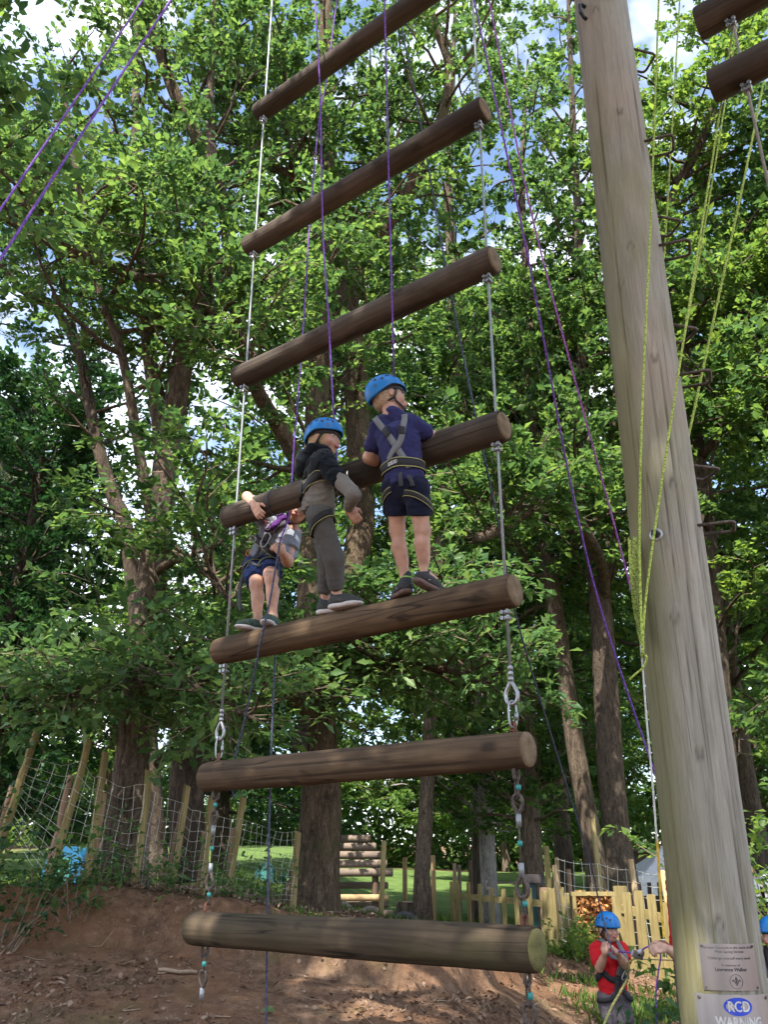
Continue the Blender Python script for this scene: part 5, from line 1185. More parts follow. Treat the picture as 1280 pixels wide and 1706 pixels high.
# ------------------------------------------------------------------ people: one skinned surface each, from blended round cones
def sd_cone(p, a, b, ra, rb):
    a, b = np.asarray(a, float), np.asarray(b, float); ba = b-a; l2 = ba @ ba; rr = ra-rb; a2 = l2-rr*rr; il2 = 1/l2
    pa = p-a; y = pa @ ba; z = y-l2
    x2 = ((pa*l2 - ba*y[..., None])**2).sum(-1); y2 = y*y*l2; z2 = z*z*l2
    k = np.sign(rr)*rr*rr*x2
    d = (np.sqrt(np.maximum(x2*a2*il2, 0)) + y*rr)*il2 - ra
    c1 = np.sign(z)*a2*z2 > k; c2 = np.sign(y)*a2*y2 < k
    d = np.where(c2, np.sqrt(x2+y2)*il2-ra, d); return np.where(c1, np.sqrt(x2+z2)*il2-rb, d)
def sd_ell(p, c, r, R):
    q = (p-np.asarray(c)) @ np.asarray(R); r = np.asarray(r, float); k0 = np.linalg.norm(q/r, axis=-1); k1 = np.linalg.norm(q/(r*r), axis=-1); return k0*(k0-1)/(k1+1e-9)
def sd_box(p, c, h, R, rd):
    q = np.abs((p-np.asarray(c)) @ np.asarray(R)) - (np.asarray(h)-rd); return np.linalg.norm(np.maximum(q, 0), axis=-1) + np.minimum(q.max(-1), 0) - rd
def smin(a, b, k):
    h = np.maximum(k-np.abs(a-b), 0)/k; return np.minimum(a, b) - h*h*k*.25
def smax(a, b, k): return -smin(-a, -b, k)
def prim_d(p, q):
    t = q[0]
    if t == 'c': return sd_cone(p, *q[1:5])
    if t == 'e': return sd_ell(p, *q[1:4])
    if t == 'b': return sd_box(p, *q[1:5])
def prim_bb(q):
    if q[0] == 'c': return np.minimum(q[1]-q[3], q[2]-q[4]), np.maximum(q[1]+q[3], q[2]+q[4])
    r = np.max(q[2])*1.8; return q[1]-r, q[1]+r
def C(a, b, ra, rb): return ('c', np.asarray(a, float), np.asarray(b, float), ra, rb)
def EL(c, r, R=None): return ('e', np.asarray(c, float), np.asarray(r, float), np.eye(3) if R is None else np.asarray(R))
def BX(c, h, R=None, rd=.006): return ('b', np.asarray(c, float), np.asarray(h, float), np.eye(3) if R is None else np.asarray(R), rd)
HS, BS = 1.25, 1.15
def sdf_eval(prims, p, k=.03):
    d = np.full(p.shape[:-1], 9.0)
    for q in prims: d = smin(d, prim_d(p, q), k)
    return d
def sdf_mesh(name, prims, h=.0065, k=.03, cuts=(), infl=0.0, wr=0.0, carve=(), seed=0, fk=None):
    "surface nets of a smooth union; cuts = half spaces (point, outward normal) that trim it"
    if h > .0045 and name != 'body': h *= HS; wr *= 1.35
    elif name == 'body': h *= BS
    lo = np.min([prim_bb(q)[0] for q in prims], 0)-.03-infl; hi = np.max([prim_bb(q)[1] for q in prims], 0)+.03+infl
    n = np.ceil((hi-lo)/h).astype(int)+1; S = np.full(n, 1.0)
    ax = [lo[i]+h*np.arange(n[i]) for i in range(3)]
    def sub(q, m):
        a, b = prim_bb(q); i0 = np.maximum(((a-m-lo)/h).astype(int), 0); i1 = np.minimum(np.ceil((b+m-lo)/h).astype(int)+1, n)
        sl = tuple(slice(i0[i], i1[i]) for i in range(3)); g = np.stack(np.meshgrid(*[ax[i][sl[i]] for i in range(3)], indexing='ij'), -1); return sl, g
    for q in prims:
        kk = q[5] if (len(q) > 5 and q[0] == 'c') else k
        sl, g = sub(q, kk+infl+.03); S[sl] = smin(S[sl], prim_d(g, q), kk)
    for q in carve:
        sl, g = sub(q, .03); S[sl] = smax(S[sl], -prim_d(g, q), .008)
    S -= infl
    if wr or cuts: G = np.stack(np.meshgrid(*ax, indexing='ij'), -1)
    if wr:
        w = np.sin(G @ np.array([31., 17, 62])+seed + 2.2*np.sin(G @ np.array([-23., 29, 21])))*.6 + np.sin(G @ np.array([-55., 41, 49])+seed*2+1.5*np.sin(G @ np.array([37., 18, -44])))*.4
        cr = 1-np.abs(np.sin(G @ np.array([19., -14, 46])+seed*3+2.6*np.sin(G @ np.array([17., 21, -13])+seed)))
        w = w*.75 + 1.5*(.25-cr**3); S = S + wr*w
    for pt, nn in cuts: S = smax(S, (G-np.asarray(pt)) @ nrm(nn), .006)
    I = S < 0
    c8 = [(i, j, l) for i in (0, 1) for j in (0, 1) for l in (0, 1)]
    sh_ = lambda A, c: A[c[0]:A.shape[0]-1+c[0], c[1]:A.shape[1]-1+c[1], c[2]:A.shape[2]-1+c[2]]
    cnt = sum(sh_(I, c).astype(np.int8) for c in c8); act = (cnt > 0) & (cnt < 8); idx = np.argwhere(act)
    vals = np.stack([S[idx[:, 0]+c[0], idx[:, 1]+c[1], idx[:, 2]+c[2]] for c in c8], 1); cs = np.array(c8, float)
    acc = np.zeros((len(idx), 3)); wt = np.zeros(len(idx))
    for a in range(8):
        for b in range(a+1, 8):
            if np.abs(cs[a]-cs[b]).sum() != 1: continue
            va, vb = vals[:, a], vals[:, b]; m = (va < 0) != (vb < 0); t = np.where(m, va/(va-vb+1e-12), 0); acc += np.where(m[:, None], cs[a]+(cs[b]-cs[a])*t[:, None], 0); wt += m
    V = lo + h*(idx + acc/wt[:, None]); vid = np.full(act.shape, -1); vid[tuple(idx.T)] = np.arange(len(idx)); F = []
    for axs in range(3):
        o1, o2 = [(1, 2), (2, 0), (0, 1)][axs]
        A = I; d0 = [slice(None)]*3; d1 = [slice(None)]*3; d0[axs] = slice(0, -1); d1[axs] = slice(1, None)
        ch = A[tuple(d0)] != A[tuple(d1)]; e = np.argwhere(ch); e = e[(e[:, o1] > 0) & (e[:, o2] > 0)]
        e = e[(e[:, o1] < vid.shape[o1]) & (e[:, o2] < vid.shape[o2])]
        s = A[tuple(e.T)]; u = np.zeros(3, int); u[o1] = 1; w_ = np.zeros(3, int); w_[o2] = 1
        q = np.stack([vid[tuple((e-u-w_).T)], vid[tuple((e-w_).T)], vid[tuple(e.T)], vid[tuple((e-u).T)]], 1); q[~s] = q[~s][:, ::-1]; F.append(q)
    F = np.concatenate(F); F = F[(F >= 0).all(1)]
    return fast_mesh(name, V, F.ravel(), np.arange(len(F))*4, True)

def basis(fwd, up):
    "columns: right-hand side of the body (x), forward (y), up (z)"
    z = nrm(up); y = nrm(np.asarray(fwd)-z*(np.asarray(fwd) @ z)); return np.stack([np.cross(y, z), y, z], 1)
def project(prims, pts, off, k=.03, it=14):
    p = np.array(pts, float)
    for _ in range(it):
        d = sdf_eval(prims, p, k); e = 1e-3
        g = np.stack([sdf_eval(prims, p+np.eye(3)[i]*e, k)-d for i in range(3)], -1)/e; g /= np.linalg.norm(g, axis=-1, keepdims=True)+1e-9
        p = p - g*(d-off)[..., None]*.8
    return p, g
def strap(name, prims, way, w, mat, parent, off=.004, t=.003, k=.03, m=7, closed=False):
    way = [np.asarray(q, float) for q in way]
    if closed: way = way + [way[0]]
    pts = spline(way, m) if len(way) > 2 else np.linspace(way[0], way[1], 10)
    p, g = project(prims, pts, off, k); return obj(name, MB().ribbon(p, g, w, t).mesh(name, True), M[mat], parent)
def hand_prims(wrist, d, pn, side, s=1.0, curl=.5, thumb=1.0, spread=.14):
    "palm, four unequal bent fingers, thumb. d = finger direction, pn = palm normal, side = thumb side direction"
    d = nrm(d); pn = nrm(pn - d*(pn @ d)); sd = nrm(np.cross(d, pn)); sd = sd if sd @ side > 0 else -sd; R = np.stack([sd, d, pn], 1); L = .066*s
    out = [C(wrist, wrist+d*.02*s, .019*s, .021*s), BX(wrist+d*(L*.55), (.031*s, L*.55, .0115*s), R, .0105*s)]
    for i, (x, ln) in enumerate([(.024, .058), (.008, .066), (-.008, .061), (-.023, .047)]):
        b = wrist + d*L*.98 + sd*x*s; dd = nrm(d + sd*(x/.024)*spread); a = curl*(1+.08*i); r = [.0088, .0088, .0084, .0076][i]*s; p = b; ang = a*.55
        for j, f in enumerate((.44, .32, .26)):
            v = nrm(dd*math.cos(ang) + pn*math.sin(ang)); q = p + v*ln*s*f; out.append(('c', p, q, r, r*.92, .006)); p = q; r *= .92; ang += a*.8
    b = wrist + d*L*.30 + sd*.026*s; v = nrm(d*.7 + sd*.7*thumb + pn*.35); q = b + v*.032*s; out.append(('c', b, q, .0115*s, .0098*s, .010)); v2 = nrm(d*.85 + sd*.15*thumb + pn*.5); out.append(('c', q, q+v2*.026*s, .0095*s, .008*s, .006)); return out
def head_prims(c, R, s=1.0):
    "c = head centre, R columns right, forward, up"
    x, y, z = R[:, 0], R[:, 1], R[:, 2]
    o = [EL(c + z*.022*s - y*.010*s, (.073*s, .090*s, .088*s), R), EL(c + y*.030*s - z*.030*s, (.056*s, .058*s, .070*s), R), EL(c + y*.050*s - z*.078*s, (.030*s, .030*s, .026*s), R)]
    o += [('c', c + y*.084*s - z*.004*s, c + y*.100*s - z*.032*s, .009*s, .0125*s, .014), EL(c + y*.079*s - z*.055*s, (.022*s, .013*s, .012*s), R)]
    for q in (-1, 1): o.append(EL(c + x*q*.075*s - y*.012*s - z*.016*s, (.009*s, .019*s, .030*s), R)); o.append(EL(c + x*q*.038*s + y*.062*s - z*.030*s, (.024*s, .020*s, .022*s), R))
    return o
def face(c, R, s, parent):
    x, y, z = R[:, 0], R[:, 1], R[:, 2]
    for q in (-1, 1):
        e = c + x*q*.030*s + y*.074*s + z*.006*s
        ey = obj('eye', sdf_mesh('eye', [EL(e, (.0135*s, .009*s, .0075*s), R)], .002), M['eye_white'], parent)
        obj('iris', sdf_mesh('iris', [EL(e + y*.0062*s - z*.001, (.0062*s, .004*s, .0062*s), R)], .0016), M['iris'], parent)
        obj('eyebrow', MB().tube([c + x*q*.016*s + y*.087*s + z*.022*s, c + x*q*.030*s + y*.085*s + z*.027*s, c + x*q*.046*s + y*.074*s + z*.023*s], .0035*s, 6).mesh('eyebrow', True), M['hair_short'], parent)
    obj('lips', sdf_mesh('lips', [EL(c + y*.089*s - z*.050*s, (.019*s, .0065*s, .0042*s), R), EL(c + y*.0895*s - z*.057*s, (.015*s, .0065*s, .0048*s), R)], .002), M['lips'], parent)
def helmet(c, R, s, hp, parent, tilt=0.0, badge=True):
    ca, sa = math.cos(tilt), math.sin(tilt); R = R @ np.array([[1, 0, 0], [0, ca, -sa], [0, sa, ca]]); x, y, z = R[:, 0], R[:, 1], R[:, 2]; o = c + z*.028*s - y*.008*s
    rad = np.array([.106, .126, .112])*s; nt, nf = 16, 44; v = []; f = []
    def sp(ph, th, k): 
        st = math.sin(th); bulge = 1 + .03*math.cos(4*ph)*st
        return o + x*(rad[0]*k*bulge*st*math.sin(ph)) + y*(rad[1]*k*bulge*st*math.cos(ph)) + z*(rad[2]*k*math.cos(th))
    def thmax(ph): return math.radians(93 + (3 if math.cos(ph) > 0 else -17)*math.cos(ph))
    for kk in (1.0, .93):
        for i in range(nt+1):
            for j in range(nf):
                ph = 2*math.pi*j/nf; th = thmax(ph)*i/nt; lip = .022*max(0, (i/nt-.86)/.14)**2 if kk == 1.0 else .022*max(0, (i/nt-.86)/.14)**2
                v.append(sp(ph, th, kk+lip))
    b = (nt+1)*nf
    for i in range(nt):
        for j in range(nf):
            j2 = (j+1) % nf; q = (i*nf+j, (i+1)*nf+j, (i+1)*nf+j2, i*nf+j2); f.append(q); f.append(tuple(b+w for w in q[::-1]))
    for j in range(nf):
        j2 = (j+1) % nf; f.append((nt*nf+j, b+nt*nf+j, b+nt*nf+j2, nt*nf+j2))
    h = obj('helmet', MB().add(v, f).mesh('helmet', True), M['helmet'], parent)
    def patch(ph, th, w, hgt, mat, nm, tri=0):
        pts = []
        for (a, b_) in ([(-1, 1), (1, 1), (.45, -1), (-.45, -1)] if tri == 0 else [(-.5, 1), (.5, 1), (1, -1), (-1, -1)]):
            pts.append(sp(ph + a*w, th - b_*hgt, 1.012))
        ct = sum(pts)/4; n_ = nrm(ct-o); vv = pts + [q - n_*.006 for q in pts]
        obj(nm, MB().add(vv, [(0, 1, 2, 3), (7, 6, 5, 4), (0, 4, 5, 1), (1, 5, 6, 2), (2, 6, 7, 3), (3, 7, 4, 0)]).mesh(nm), M[mat], h)
    for sg in (-1, 1):
        for i, (ph, th) in enumerate([(.55, .80), (.85, .66), (1.2, .82), (1.55, .66), (1.9, .82), (2.3, .68)]): patch(sg*ph, th+.30, .105, .085, 'helmet_dark', 'vent', i % 2)
        for ph in (.9, 2.35): patch(sg*ph, 1.42, .08, .12, 'helmet_badge', 'clip')
    for sg in (-1, 1):
        e = c + x*sg*.079*s - y*.004*s - z*.055*s; chin = c + y*.045*s - z*.102*s
        strap('chin_strap', hp, [o + x*sg*.098*s + y*.055*s - z*.015*s, e, chin], .013*s, 'strap_black', h, .004)
        strap('chin_strap', hp, [o + x*sg*.085*s - y*.085*s - z*.02*s, c + x*sg*.07*s - y*.06*s - z*.05*s, e], .013*s, 'strap_black', h, .004)
    obj('head_ring', sdf_mesh('head_ring', [EL(o - z*.012*s, (.090*s, .108*s, .026*s), R)], .006), M['strap_dark'], h)
    return h
def shoe(name, ank, toe, up, s, parent, mu, ms, extra=None):
    "ank = ankle joint, toe = toe tip on the sole; builds upper and sole"
    d = toe-ank; u = nrm(up); f = nrm(d - u*(d @ u)); R = basis(f, u); heel = ank - u*.062*s - f*.045*s; L = .205*s
    mid = heel + f*L*.5
    t = obj(name, sdf_mesh(name, [C(heel+f*.035*s+u*.034*s, heel+f*L*.55+u*.030*s, .034*s, .033*s), C(heel+f*L*.5+u*.028*s, heel+f*(L-.030*s)+u*.020*s, .034*s, .026*s), C(ank, heel+f*.05*s+u*.04*s, .036*s, .036*s)], .005, .03, cuts=[(heel+u*.012*s, -u), (ank-u*.004*s, u-f*.25)], wr=.0008), M[mu], parent)
    sp_ = [EL(heel+f*.045*s+u*.008*s, (.036*s, .05*s, .017*s), R), EL(heel+f*L*.70+u*.008*s, (.040*s, .068*s, .015*s), R), C(heel+f*.04*s+u*.006*s, heel+f*L*.7+u*.006*s, .03*s, .034*s)]
    obj('sole', sdf_mesh('sole', sp_, .005, .02, cuts=[(heel+u*.018*s, u), (heel-u*.008*s, -u)]), M[ms], t)
    for k in range(4):
        q = heel + f*(L*(.46+.09*k)) + u*(.068-.0075*k)*s; obj('lace', MB().tube([q - R[:, 0]*.018*s, q + u*.004*s, q + R[:, 0]*.018*s], .0026*s, 5).mesh('lace', True), M[extra or 'strap_dark'], t)
    return t, R, heel, f, u
def person(label, J, headR, s, dress, skin='skin', group='climbing children', hair='hair_short', looks=True, helm=True):
    """J: joints in world space (l = the person's left): neck, chest, pelvis, sh_l/r, el_l/r, wr_l/r, hip_l/r, kn_l/r, an_l/r, head; hands: hd_l/r = (dir, palm normal, thumb side, curl)"""
    g = np.array([*J['pelvis'][:2], min(J['an_l'][2], J['an_r'][2])-.06*s]); t = empty('person', g, label=label, cat='person', group=group)
    hp = head_prims(J['head'], headR, s)
    neck = [C(J['neck'] - UP*.01, J['head'] - headR[:, 2]*.055*s - headR[:, 1]*.015*s, .044*s, .041*s)]
    torso = [C(J['chest'], J['pelvis'], .078*s, .074*s)] + [C(J['sh_'+a]*.62+J['chest']*.38, J['hip_'+a]*.7+J['pelvis']*.3, .054*s, .062*s) for a in 'lr'] + [C(J['sh_l']*.8+J['neck']*.2, J['sh_r']*.8+J['neck']*.2, .046*s, .046*s)] + [C(J['neck'], J['sh_'+a], .040*s, .044*s) for a in 'lr']
    arms, legs, hands = [], [], []
    for a in 'lr':
        arms += [C(J['sh_'+a], J['el_'+a], .043*s, .033*s), C(J['el_'+a], J['wr_'+a], .034*s, .022*s), C(J['el_'+a]*.75+J['wr_'+a]*.25, J['el_'+a]*.45+J['wr_'+a]*.55, .034*s, .028*s)]
        hd = J.get('hd_'+a)
        if hd: hands += hand_prims(J['wr_'+a], np.asarray(hd[0], float), np.asarray(hd[1], float), np.asarray(hd[2], float), s*1.02, hd[3])
        calf = J['kn_'+a]*.68+J['an_'+a]*.32 + np.asarray(J.get('back', (0, 0, 0)))*.016*s
        legs += [C(J['hip_'+a], J['kn_'+a], .060*s, .043*s), C(J['kn_'+a], J['an_'+a], .041*s, .026*s), C(calf, J['kn_'+a]*.4+J['an_'+a]*.6, .040*s, .030*s), C(J['an_'+a], lerp(J['an_'+a], J.get('toe_'+a, J['an_'+a]), .45) + UP*.004*s, .029*s, .018*s)]
    body = hp + neck + torso + arms + legs
    body = [q + (.022,) if q[0] == 'c' and len(q) == 5 else q for q in body] + hands
    bm = sdf_mesh('body', body, .0062, .016)
    o = obj('body', bm, M[skin], t)
    if looks: face(J['head'], headR, s, o)
    x, y, z = headR[:, 0], headR[:, 1], headR[:, 2]
    obj('hair', sdf_mesh('hair', [hp[0], EL(J['head']-y*.03*s-z*.02*s, (.070*s, .066*s, .078*s), headR)], .006, .02, infl=.004, cuts=[(J['head']+y*.042*s-z*.01*s, y*1.0-z*.45), (J['head']-z*.085*s, -z+y*.25)], wr=.0012), M[hair], t)
    if helm: helmet(J['head'], headR, s, hp+neck, t, J.get('tilt', 0.0))
    return t, dict(hp=hp, neck=neck, torso=torso, arms=arms, legs=legs)
def lerp(a, b, t): return np.asarray(a)*(1-t)+np.asarray(b)*t
def shirt_prims(J, s, loose, sleeve):
    p = [C(J['chest'], J['pelvis'], .079*s+loose, .078*s+loose)] + [C(J['sh_'+a]*.64+J['chest']*.36, J['hip_'+a]*.7+J['pelvis']*.3, .055*s+loose, .064*s+loose) for a in 'lr'] + [C(J['sh_l']*.8+J['neck']*.2, J['sh_r']*.8+J['neck']*.2, .048*s+loose*.6, .048*s+loose*.6)] + [C(J['neck'], J['sh_'+a], .040*s+loose*.5, .047*s+loose*.6) for a in 'lr']
    for a in 'lr':
        e = lerp(J['sh_'+a], J['el_'+a], min(1, sleeve)); p.append(C(J['sh_'+a], e, .047*s+loose*.8, (.044 if sleeve < 1 else .037)*s+loose*.9))
        if sleeve > 1: p.append(C(J['el_'+a], lerp(J['el_'+a], J['wr_'+a], sleeve-1), .037*s+loose*.9, .030*s+loose*.7))
    return p
def leg_prims(J, s, loose, upto):
    "upto 0..1 thigh, 1..2 calf"
    p = [C(J['hip_l'], J['hip_r'], .066*s+loose, .066*s+loose), C(J['pelvis'], (J['hip_l']+J['hip_r'])/2, .070*s+loose, .068*s+loose)]
    for a in 'lr':
        e = lerp(J['hip_'+a], J['kn_'+a], min(1, upto)); p.append(C(J['hip_'+a], e, .065*s+loose, (.065-.017*min(1, upto))*s+loose*1.2))
        if upto > 1: p.append(C(J['kn_'+a], lerp(J['kn_'+a], J['an_'+a], upto-1), .052*s+loose*1.2, .040*s+loose*1.1))
    return p
def leg_only(J, s, loose, upto, a): q = leg_prims(J, s, loose, upto); return q[2:3] if (upto <= 1 and a == 'l') else q[3:4] if upto <= 1 else q[2:4] if a == 'l' else q[4:6]
def hem(p, q, t): return (lerp(p, q, t), np.asarray(q)-np.asarray(p))
def sleeve_mesh(name, a, b, ra, rb, parent, mat, ends=True, wr=.002, seed=0):
    d = nrm(b-a); return obj(name, sdf_mesh(name, [C(a, b, ra, rb)], .006, .02, cuts=[(a-d*.03, -d), (b, d)] if ends else (), wr=wr, seed=seed), M[mat], parent)

# ------------------------------------------------------------------ the boy in the navy T-shirt (back to the viewer)
z3 = log_z[2]+LOG_R[2]
def onlog(u, v, off, dz):                  # ankle above the third rung
    q = PL(u, v, off); return np.array([q[0], q[1], z3+dz])
s = 1.0
J = dict(pelvis=PL(676, 806, -.185), chest=PL(664, 728, -.20), neck=PL(655, 690, -.20), head=PL(648, 662, -.17),
         sh_l=PL(632, 714, -.20), sh_r=PL(691, 711, -.14), el_l=PL(615, 763, -.17), el_r=PL(722, 729, -.05), wr_l=PL(634, 772, -.02), wr_r=PL(704, 738, .14),
         hip_l=PL(660, 812, -.18), hip_r=PL(693, 814, -.16), kn_l=PL(662, 884, -.10), kn_r=PL(704, 884, -.10),
         an_l=PL(676, 966, -.05), an_r=PL(707, 950, -.05), back=-E_N, tilt=.34)
J['an_l'][2] = z3+.066; J['an_r'][2] = z3+.088
J['toe_l'] = J['an_l'] + nrm(E_N*.45-E_R*.85)*.13 - UP*.05; J['toe_r'] = J['an_r'] + nrm(E_N*.85+E_R*.5)*.13 - UP*.055
J['hd_l'] = (E_R*.85+E_N*.5-UP*.2, -UP*.7+E_N*.4, E_N+UP*.3, .55); J['hd_r'] = (-E_R*.9-UP*.1+E_N*.2, -UP, E_N, .5)
hR = basis(nrm(E_N*.80+E_R*.55), UP*1.0 - E_R*.10 + E_N*.05)
K3p, B = person('boy in navy T-shirt with grey back straps leaning on the fourth rung', J, hR, s, None)
sp = shirt_prims(J, s, .006, .62)
shirt = obj('t_shirt', sdf_mesh('t_shirt', sp, .0065, .03, wr=.0032, seed=3, cuts=[(lerp(J['pelvis'], J['chest'], -.05), J['pelvis']-J['chest']), (J['neck']+UP*.035, UP+E_N*.2)]), M['navy_shirt'], K3p)
for a in 'lr': sleeve_mesh('sleeve', lerp(J['sh_'+a], J['el_'+a], .25), lerp(J['sh_'+a], J['el_'+a], .72), .054, .053, shirt, 'navy_shirt', seed=7)
lpz = leg_prims(J, s, .009, .62)
shorts = obj('shorts', sdf_mesh('shorts', lpz, .0065, .02, wr=.003, seed=5, cuts=[(J['pelvis']+UP*.05, UP), hem(J['hip_l'], J['kn_l'], .66)]), M['navy_shorts'], K3p)
ALL = sp + lpz
bk = -E_N
def bp(u, v, off=-.33): return PL(u, v, off)
h3 = empty('harness', J['pelvis'], ); h3.parent = K3p; h3.matrix_parent_inverse = Matrix.Translation(K3p.location).inverted()
strap('shoulder_strap', ALL, [bp(628, 700, -.24), bp(640, 718, -.3), bp(655, 737, -.31), bp(668, 750, -.31), bp(686, 763, -.31)], .036, 'strap_grey', h3, .003, .004)
strap('shoulder_strap', ALL, [bp(674, 690, -.22), bp(673, 712, -.3), bp(664, 733, -.31), bp(652, 748, -.31), bp(641, 764, -.31)], .034, 'strap_grey', h3, .008, .004)
strap('strap_slider', ALL, [bp(634, 709, -.3), bp(641, 722)], .040, 'strap_black', h3, .008, .003); strap('strap_slider', ALL, [bp(672, 700, -.3), bp(671, 710)], .040, 'strap_black', h3, .012, .003)
ring = [J['pelvis']*.70+J['chest']*.30 + (E_R*math.cos(a)+E_N*math.sin(a))*.2 + UP*.012*math.cos(a) for a in np.linspace(0, 2*math.pi, 13)[:-1]]
belt = strap('waist_belt', sp, ring, .052, 'strap_black', h3, .004, .006, closed=True)
for dz in (.026, -.026): strap('belt_edge', sp, [q+UP*dz for q in ring], .005, 'strap_lime', h3, .009, .003, closed=True)
strap('rear_strap', ALL, [bp(662, 778), bp(661, 795), bp(660, 811)], .024, 'strap_dark', h3, .005, .003); strap('rear_strap', ALL, [bp(679, 776), bp(684, 793), bp(686, 806)], .024, 'strap_dark', h3, .006, .003)
for a, ph in (('l', .3), ('r', -.4)):
    c = lerp(J['hip_'+a], J['kn_'+a], .34); LG = leg_only(J, s, .009, .62, a); rg = [c + (E_R*math.cos(x)+E_N*math.sin(x))*.13 + UP*(.035*math.cos(x+ph)*(1 if a == 'l' else -1)) for x in np.linspace(0, 2*math.pi, 11)[:-1]]
    strap('leg_loop', LG, rg, .034, 'strap_black', h3, .004, .005, closed=True)
    for dz in (.016, -.016): strap('loop_edge', LG, [q+UP*dz for q in rg], .0035, 'strap_lime', h3, .008, .002, closed=True)
# lettering on the belt
def text_on(prims, s_, size, c, right, up, off, mat, parent, name='lettering', bold=.0008):
    m = text_mesh(s_, size, bold, .0); co = np.array([v.co[:] for v in m.vertices]); p = np.asarray(c) + co[:, :1]*np.asarray(right) + co[:, 1:2]*np.asarray(up)
    p2, g = project(prims, p, off)
    for v, q in zip(m.vertices, p2): v.co = q
    return obj(name, m, M[mat], parent)
cb0 = J['pelvis']*.70+J['chest']*.30 - E_N*.2; rt = nrm(E_R*1.0+UP*.10)
text_on(sp, 'EDELRID', .030, cb0, rt, UP, .0125, 'white_print', h3)
for a, f in (('l', nrm(E_N*.45-E_R*.85)), ('r', nrm(E_N*.85+E_R*.5))):
    an = J['an_'+a]; up_ = UP if a == 'l' else nrm(UP+f*.42); toe = an + f*.13
    t, R_, heel, f2, u2 = shoe('shoe', an, toe, up_, 1.0, K3p, 'shoe_black', 'sole_brown')
    for sd in (-1, 1):
        q0 = heel + f2*.07 + u2*.034 + R_[:, 0]*sd*.037; obj('side_mark', MB().tube([q0 - f2*.028 + u2*.004, q0 - u2*.008, q0 + f2*.030 + u2*.012], [.002, .0045, .001], 6).mesh('side_mark', True), M['white_print'], t)
    sleeve_mesh('sock', an + UP*.040, an - UP*.02, .033, .035, K3p, 'sock_dark', True, .0)
    sk = obj('sock_stripe', MB().tube([an+UP*.020, an+UP*.027], .0355, 18).mesh('sock_stripe', True), M['sock_lime'], K3p)

# ------------------------------------------------------------------ the boy in the black hoodie (side on)
s = .98
F2 = nrm(E_R*.80+E_N*.58)                       # the way he faces
J = dict(pelvis=PL(530, 848, -.20), chest=PL(533, 783, -.215), neck=PL(537, 757, -.20), head=PL(541, 732, -.19),
         sh_l=PL(533, 768, -.07), sh_r=PL(541, 774, -.32), el_l=PL(572, 802, .02), el_r=PL(589, 824, -.30), wr_l=PL(585, 800, .10), wr_r=PL(581, 846, -.22),
         hip_l=PL(533, 858, -.14), hip_r=PL(532, 860, -.26), kn_l=PL(547, 930, -.10), kn_r=PL(557, 930, -.16), an_l=PL(541, 996, -.03), an_r=PL(561, 990, -.07), back=-F2, tilt=.16)
J['an_l'][2] = z3+.066; J['an_r'][2] = z3+.068
J['toe_l'] = J['an_l']+F2*.13-UP*.05; J['toe_r'] = J['an_r']+E_R*.13-UP*.05
J['hd_r'] = (nrm(-UP*.8+F2*.3+E_N*.5), E_N*.7-F2*.5, F2, .8); J['hd_l'] = (nrm(E_R*.8-UP*.3+E_N*.2), -UP, -E_N, .6)
hR = basis(nrm(E_R*.88+E_N*.20), UP + E_R*.12)
K2p, B = person('boy in black and grey hoodie standing sideways in the middle of the rung', J, hR, s, None, hair='hair_blond')
sp = shirt_prims(J, s, .020, 1.9)
tor = [q for q in sp[:8]]
grey = obj('hoodie_body', sdf_mesh('hoodie_body', tor, .0065, .03, wr=.005, seed=11, infl=.0, cuts=[(lerp(J['pelvis'], J['chest'], -.10), J['pelvis']-J['chest']), (lerp(J['pelvis'], J['chest'], .74), J['chest']-J['pelvis'])]), M['hoodie_grey'], K2p)
up_cut = (lerp(J['pelvis'], J['chest'], .66), J['pelvis']-J['chest']-F2*.02)
blk = obj('hoodie_yoke', sdf_mesh('hoodie_yoke', tor, .0065, .03, wr=.004, seed=12, infl=.004, cuts=[up_cut, (J['neck']+UP*.03, UP)]), M['hoodie_black'], K2p)
for a in 'lr':
    sleeve_mesh('upper_sleeve', J['sh_'+a], lerp(J['sh_'+a], J['el_'+a], .48), .062, .054, blk, 'hoodie_black', False, .004, 13)
    obj('lower_sleeve', sdf_mesh('lower_sleeve', [C(lerp(J['sh_'+a], J['el_'+a], .5), J['el_'+a], .048, .041), C(J['el_'+a], lerp(J['el_'+a], J['wr_'+a], .85), .042, .034)], .006, .02, wr=.003, seed=15), M['hoodie_grey'], blk)
hood = [EL(J['neck']-F2*.085-UP*.045, (.085, .075, .085), basis(F2, UP)), EL(J['neck']-F2*.10-UP*.085, (.075, .065, .07), basis(F2, UP)), C(J['neck']-F2*.03-UP*.005+np.cross(F2, UP)*.06, J['neck']-F2*.03-UP*.005-np.cross(F2, UP)*.06, .042, .042), C(J['neck']+F2*.03-np.cross(F2, UP)*.05-UP*.01, J['neck']-F2*.05-np.cross(F2, UP)*.06, .035, .04), C(J['neck']+F2*.03+np.cross(F2, UP)*.05-UP*.01, J['neck']-F2*.05+np.cross(F2, UP)*.06, .035, .04)]
obj('hood', sdf_mesh('hood', hood, .0065, .03, wr=.004, seed=17), M['hoodie_black'], blk)
lpz = leg_prims(J, s, .009, 1.66)
tr = obj('trousers', sdf_mesh('trousers', lpz, .0065, .018, wr=.0022, seed=19, cuts=[(J['pelvis']+UP*.06, UP)]), M['trousers_grey'], K2p)
for a in 'lr': sleeve_mesh('cuff', lerp(J['kn_'+a], J['an_'+a], .62), lerp(J['kn_'+a], J['an_'+a], .77), .047, .044, tr, 'trousers_grey', True, .001)
ALL = sp + lpz; h2 = empty('harness', J['pelvis']); h2.parent = K2p; h2.matrix_parent_inverse = Matrix.Translation(K2p.location).inverted()
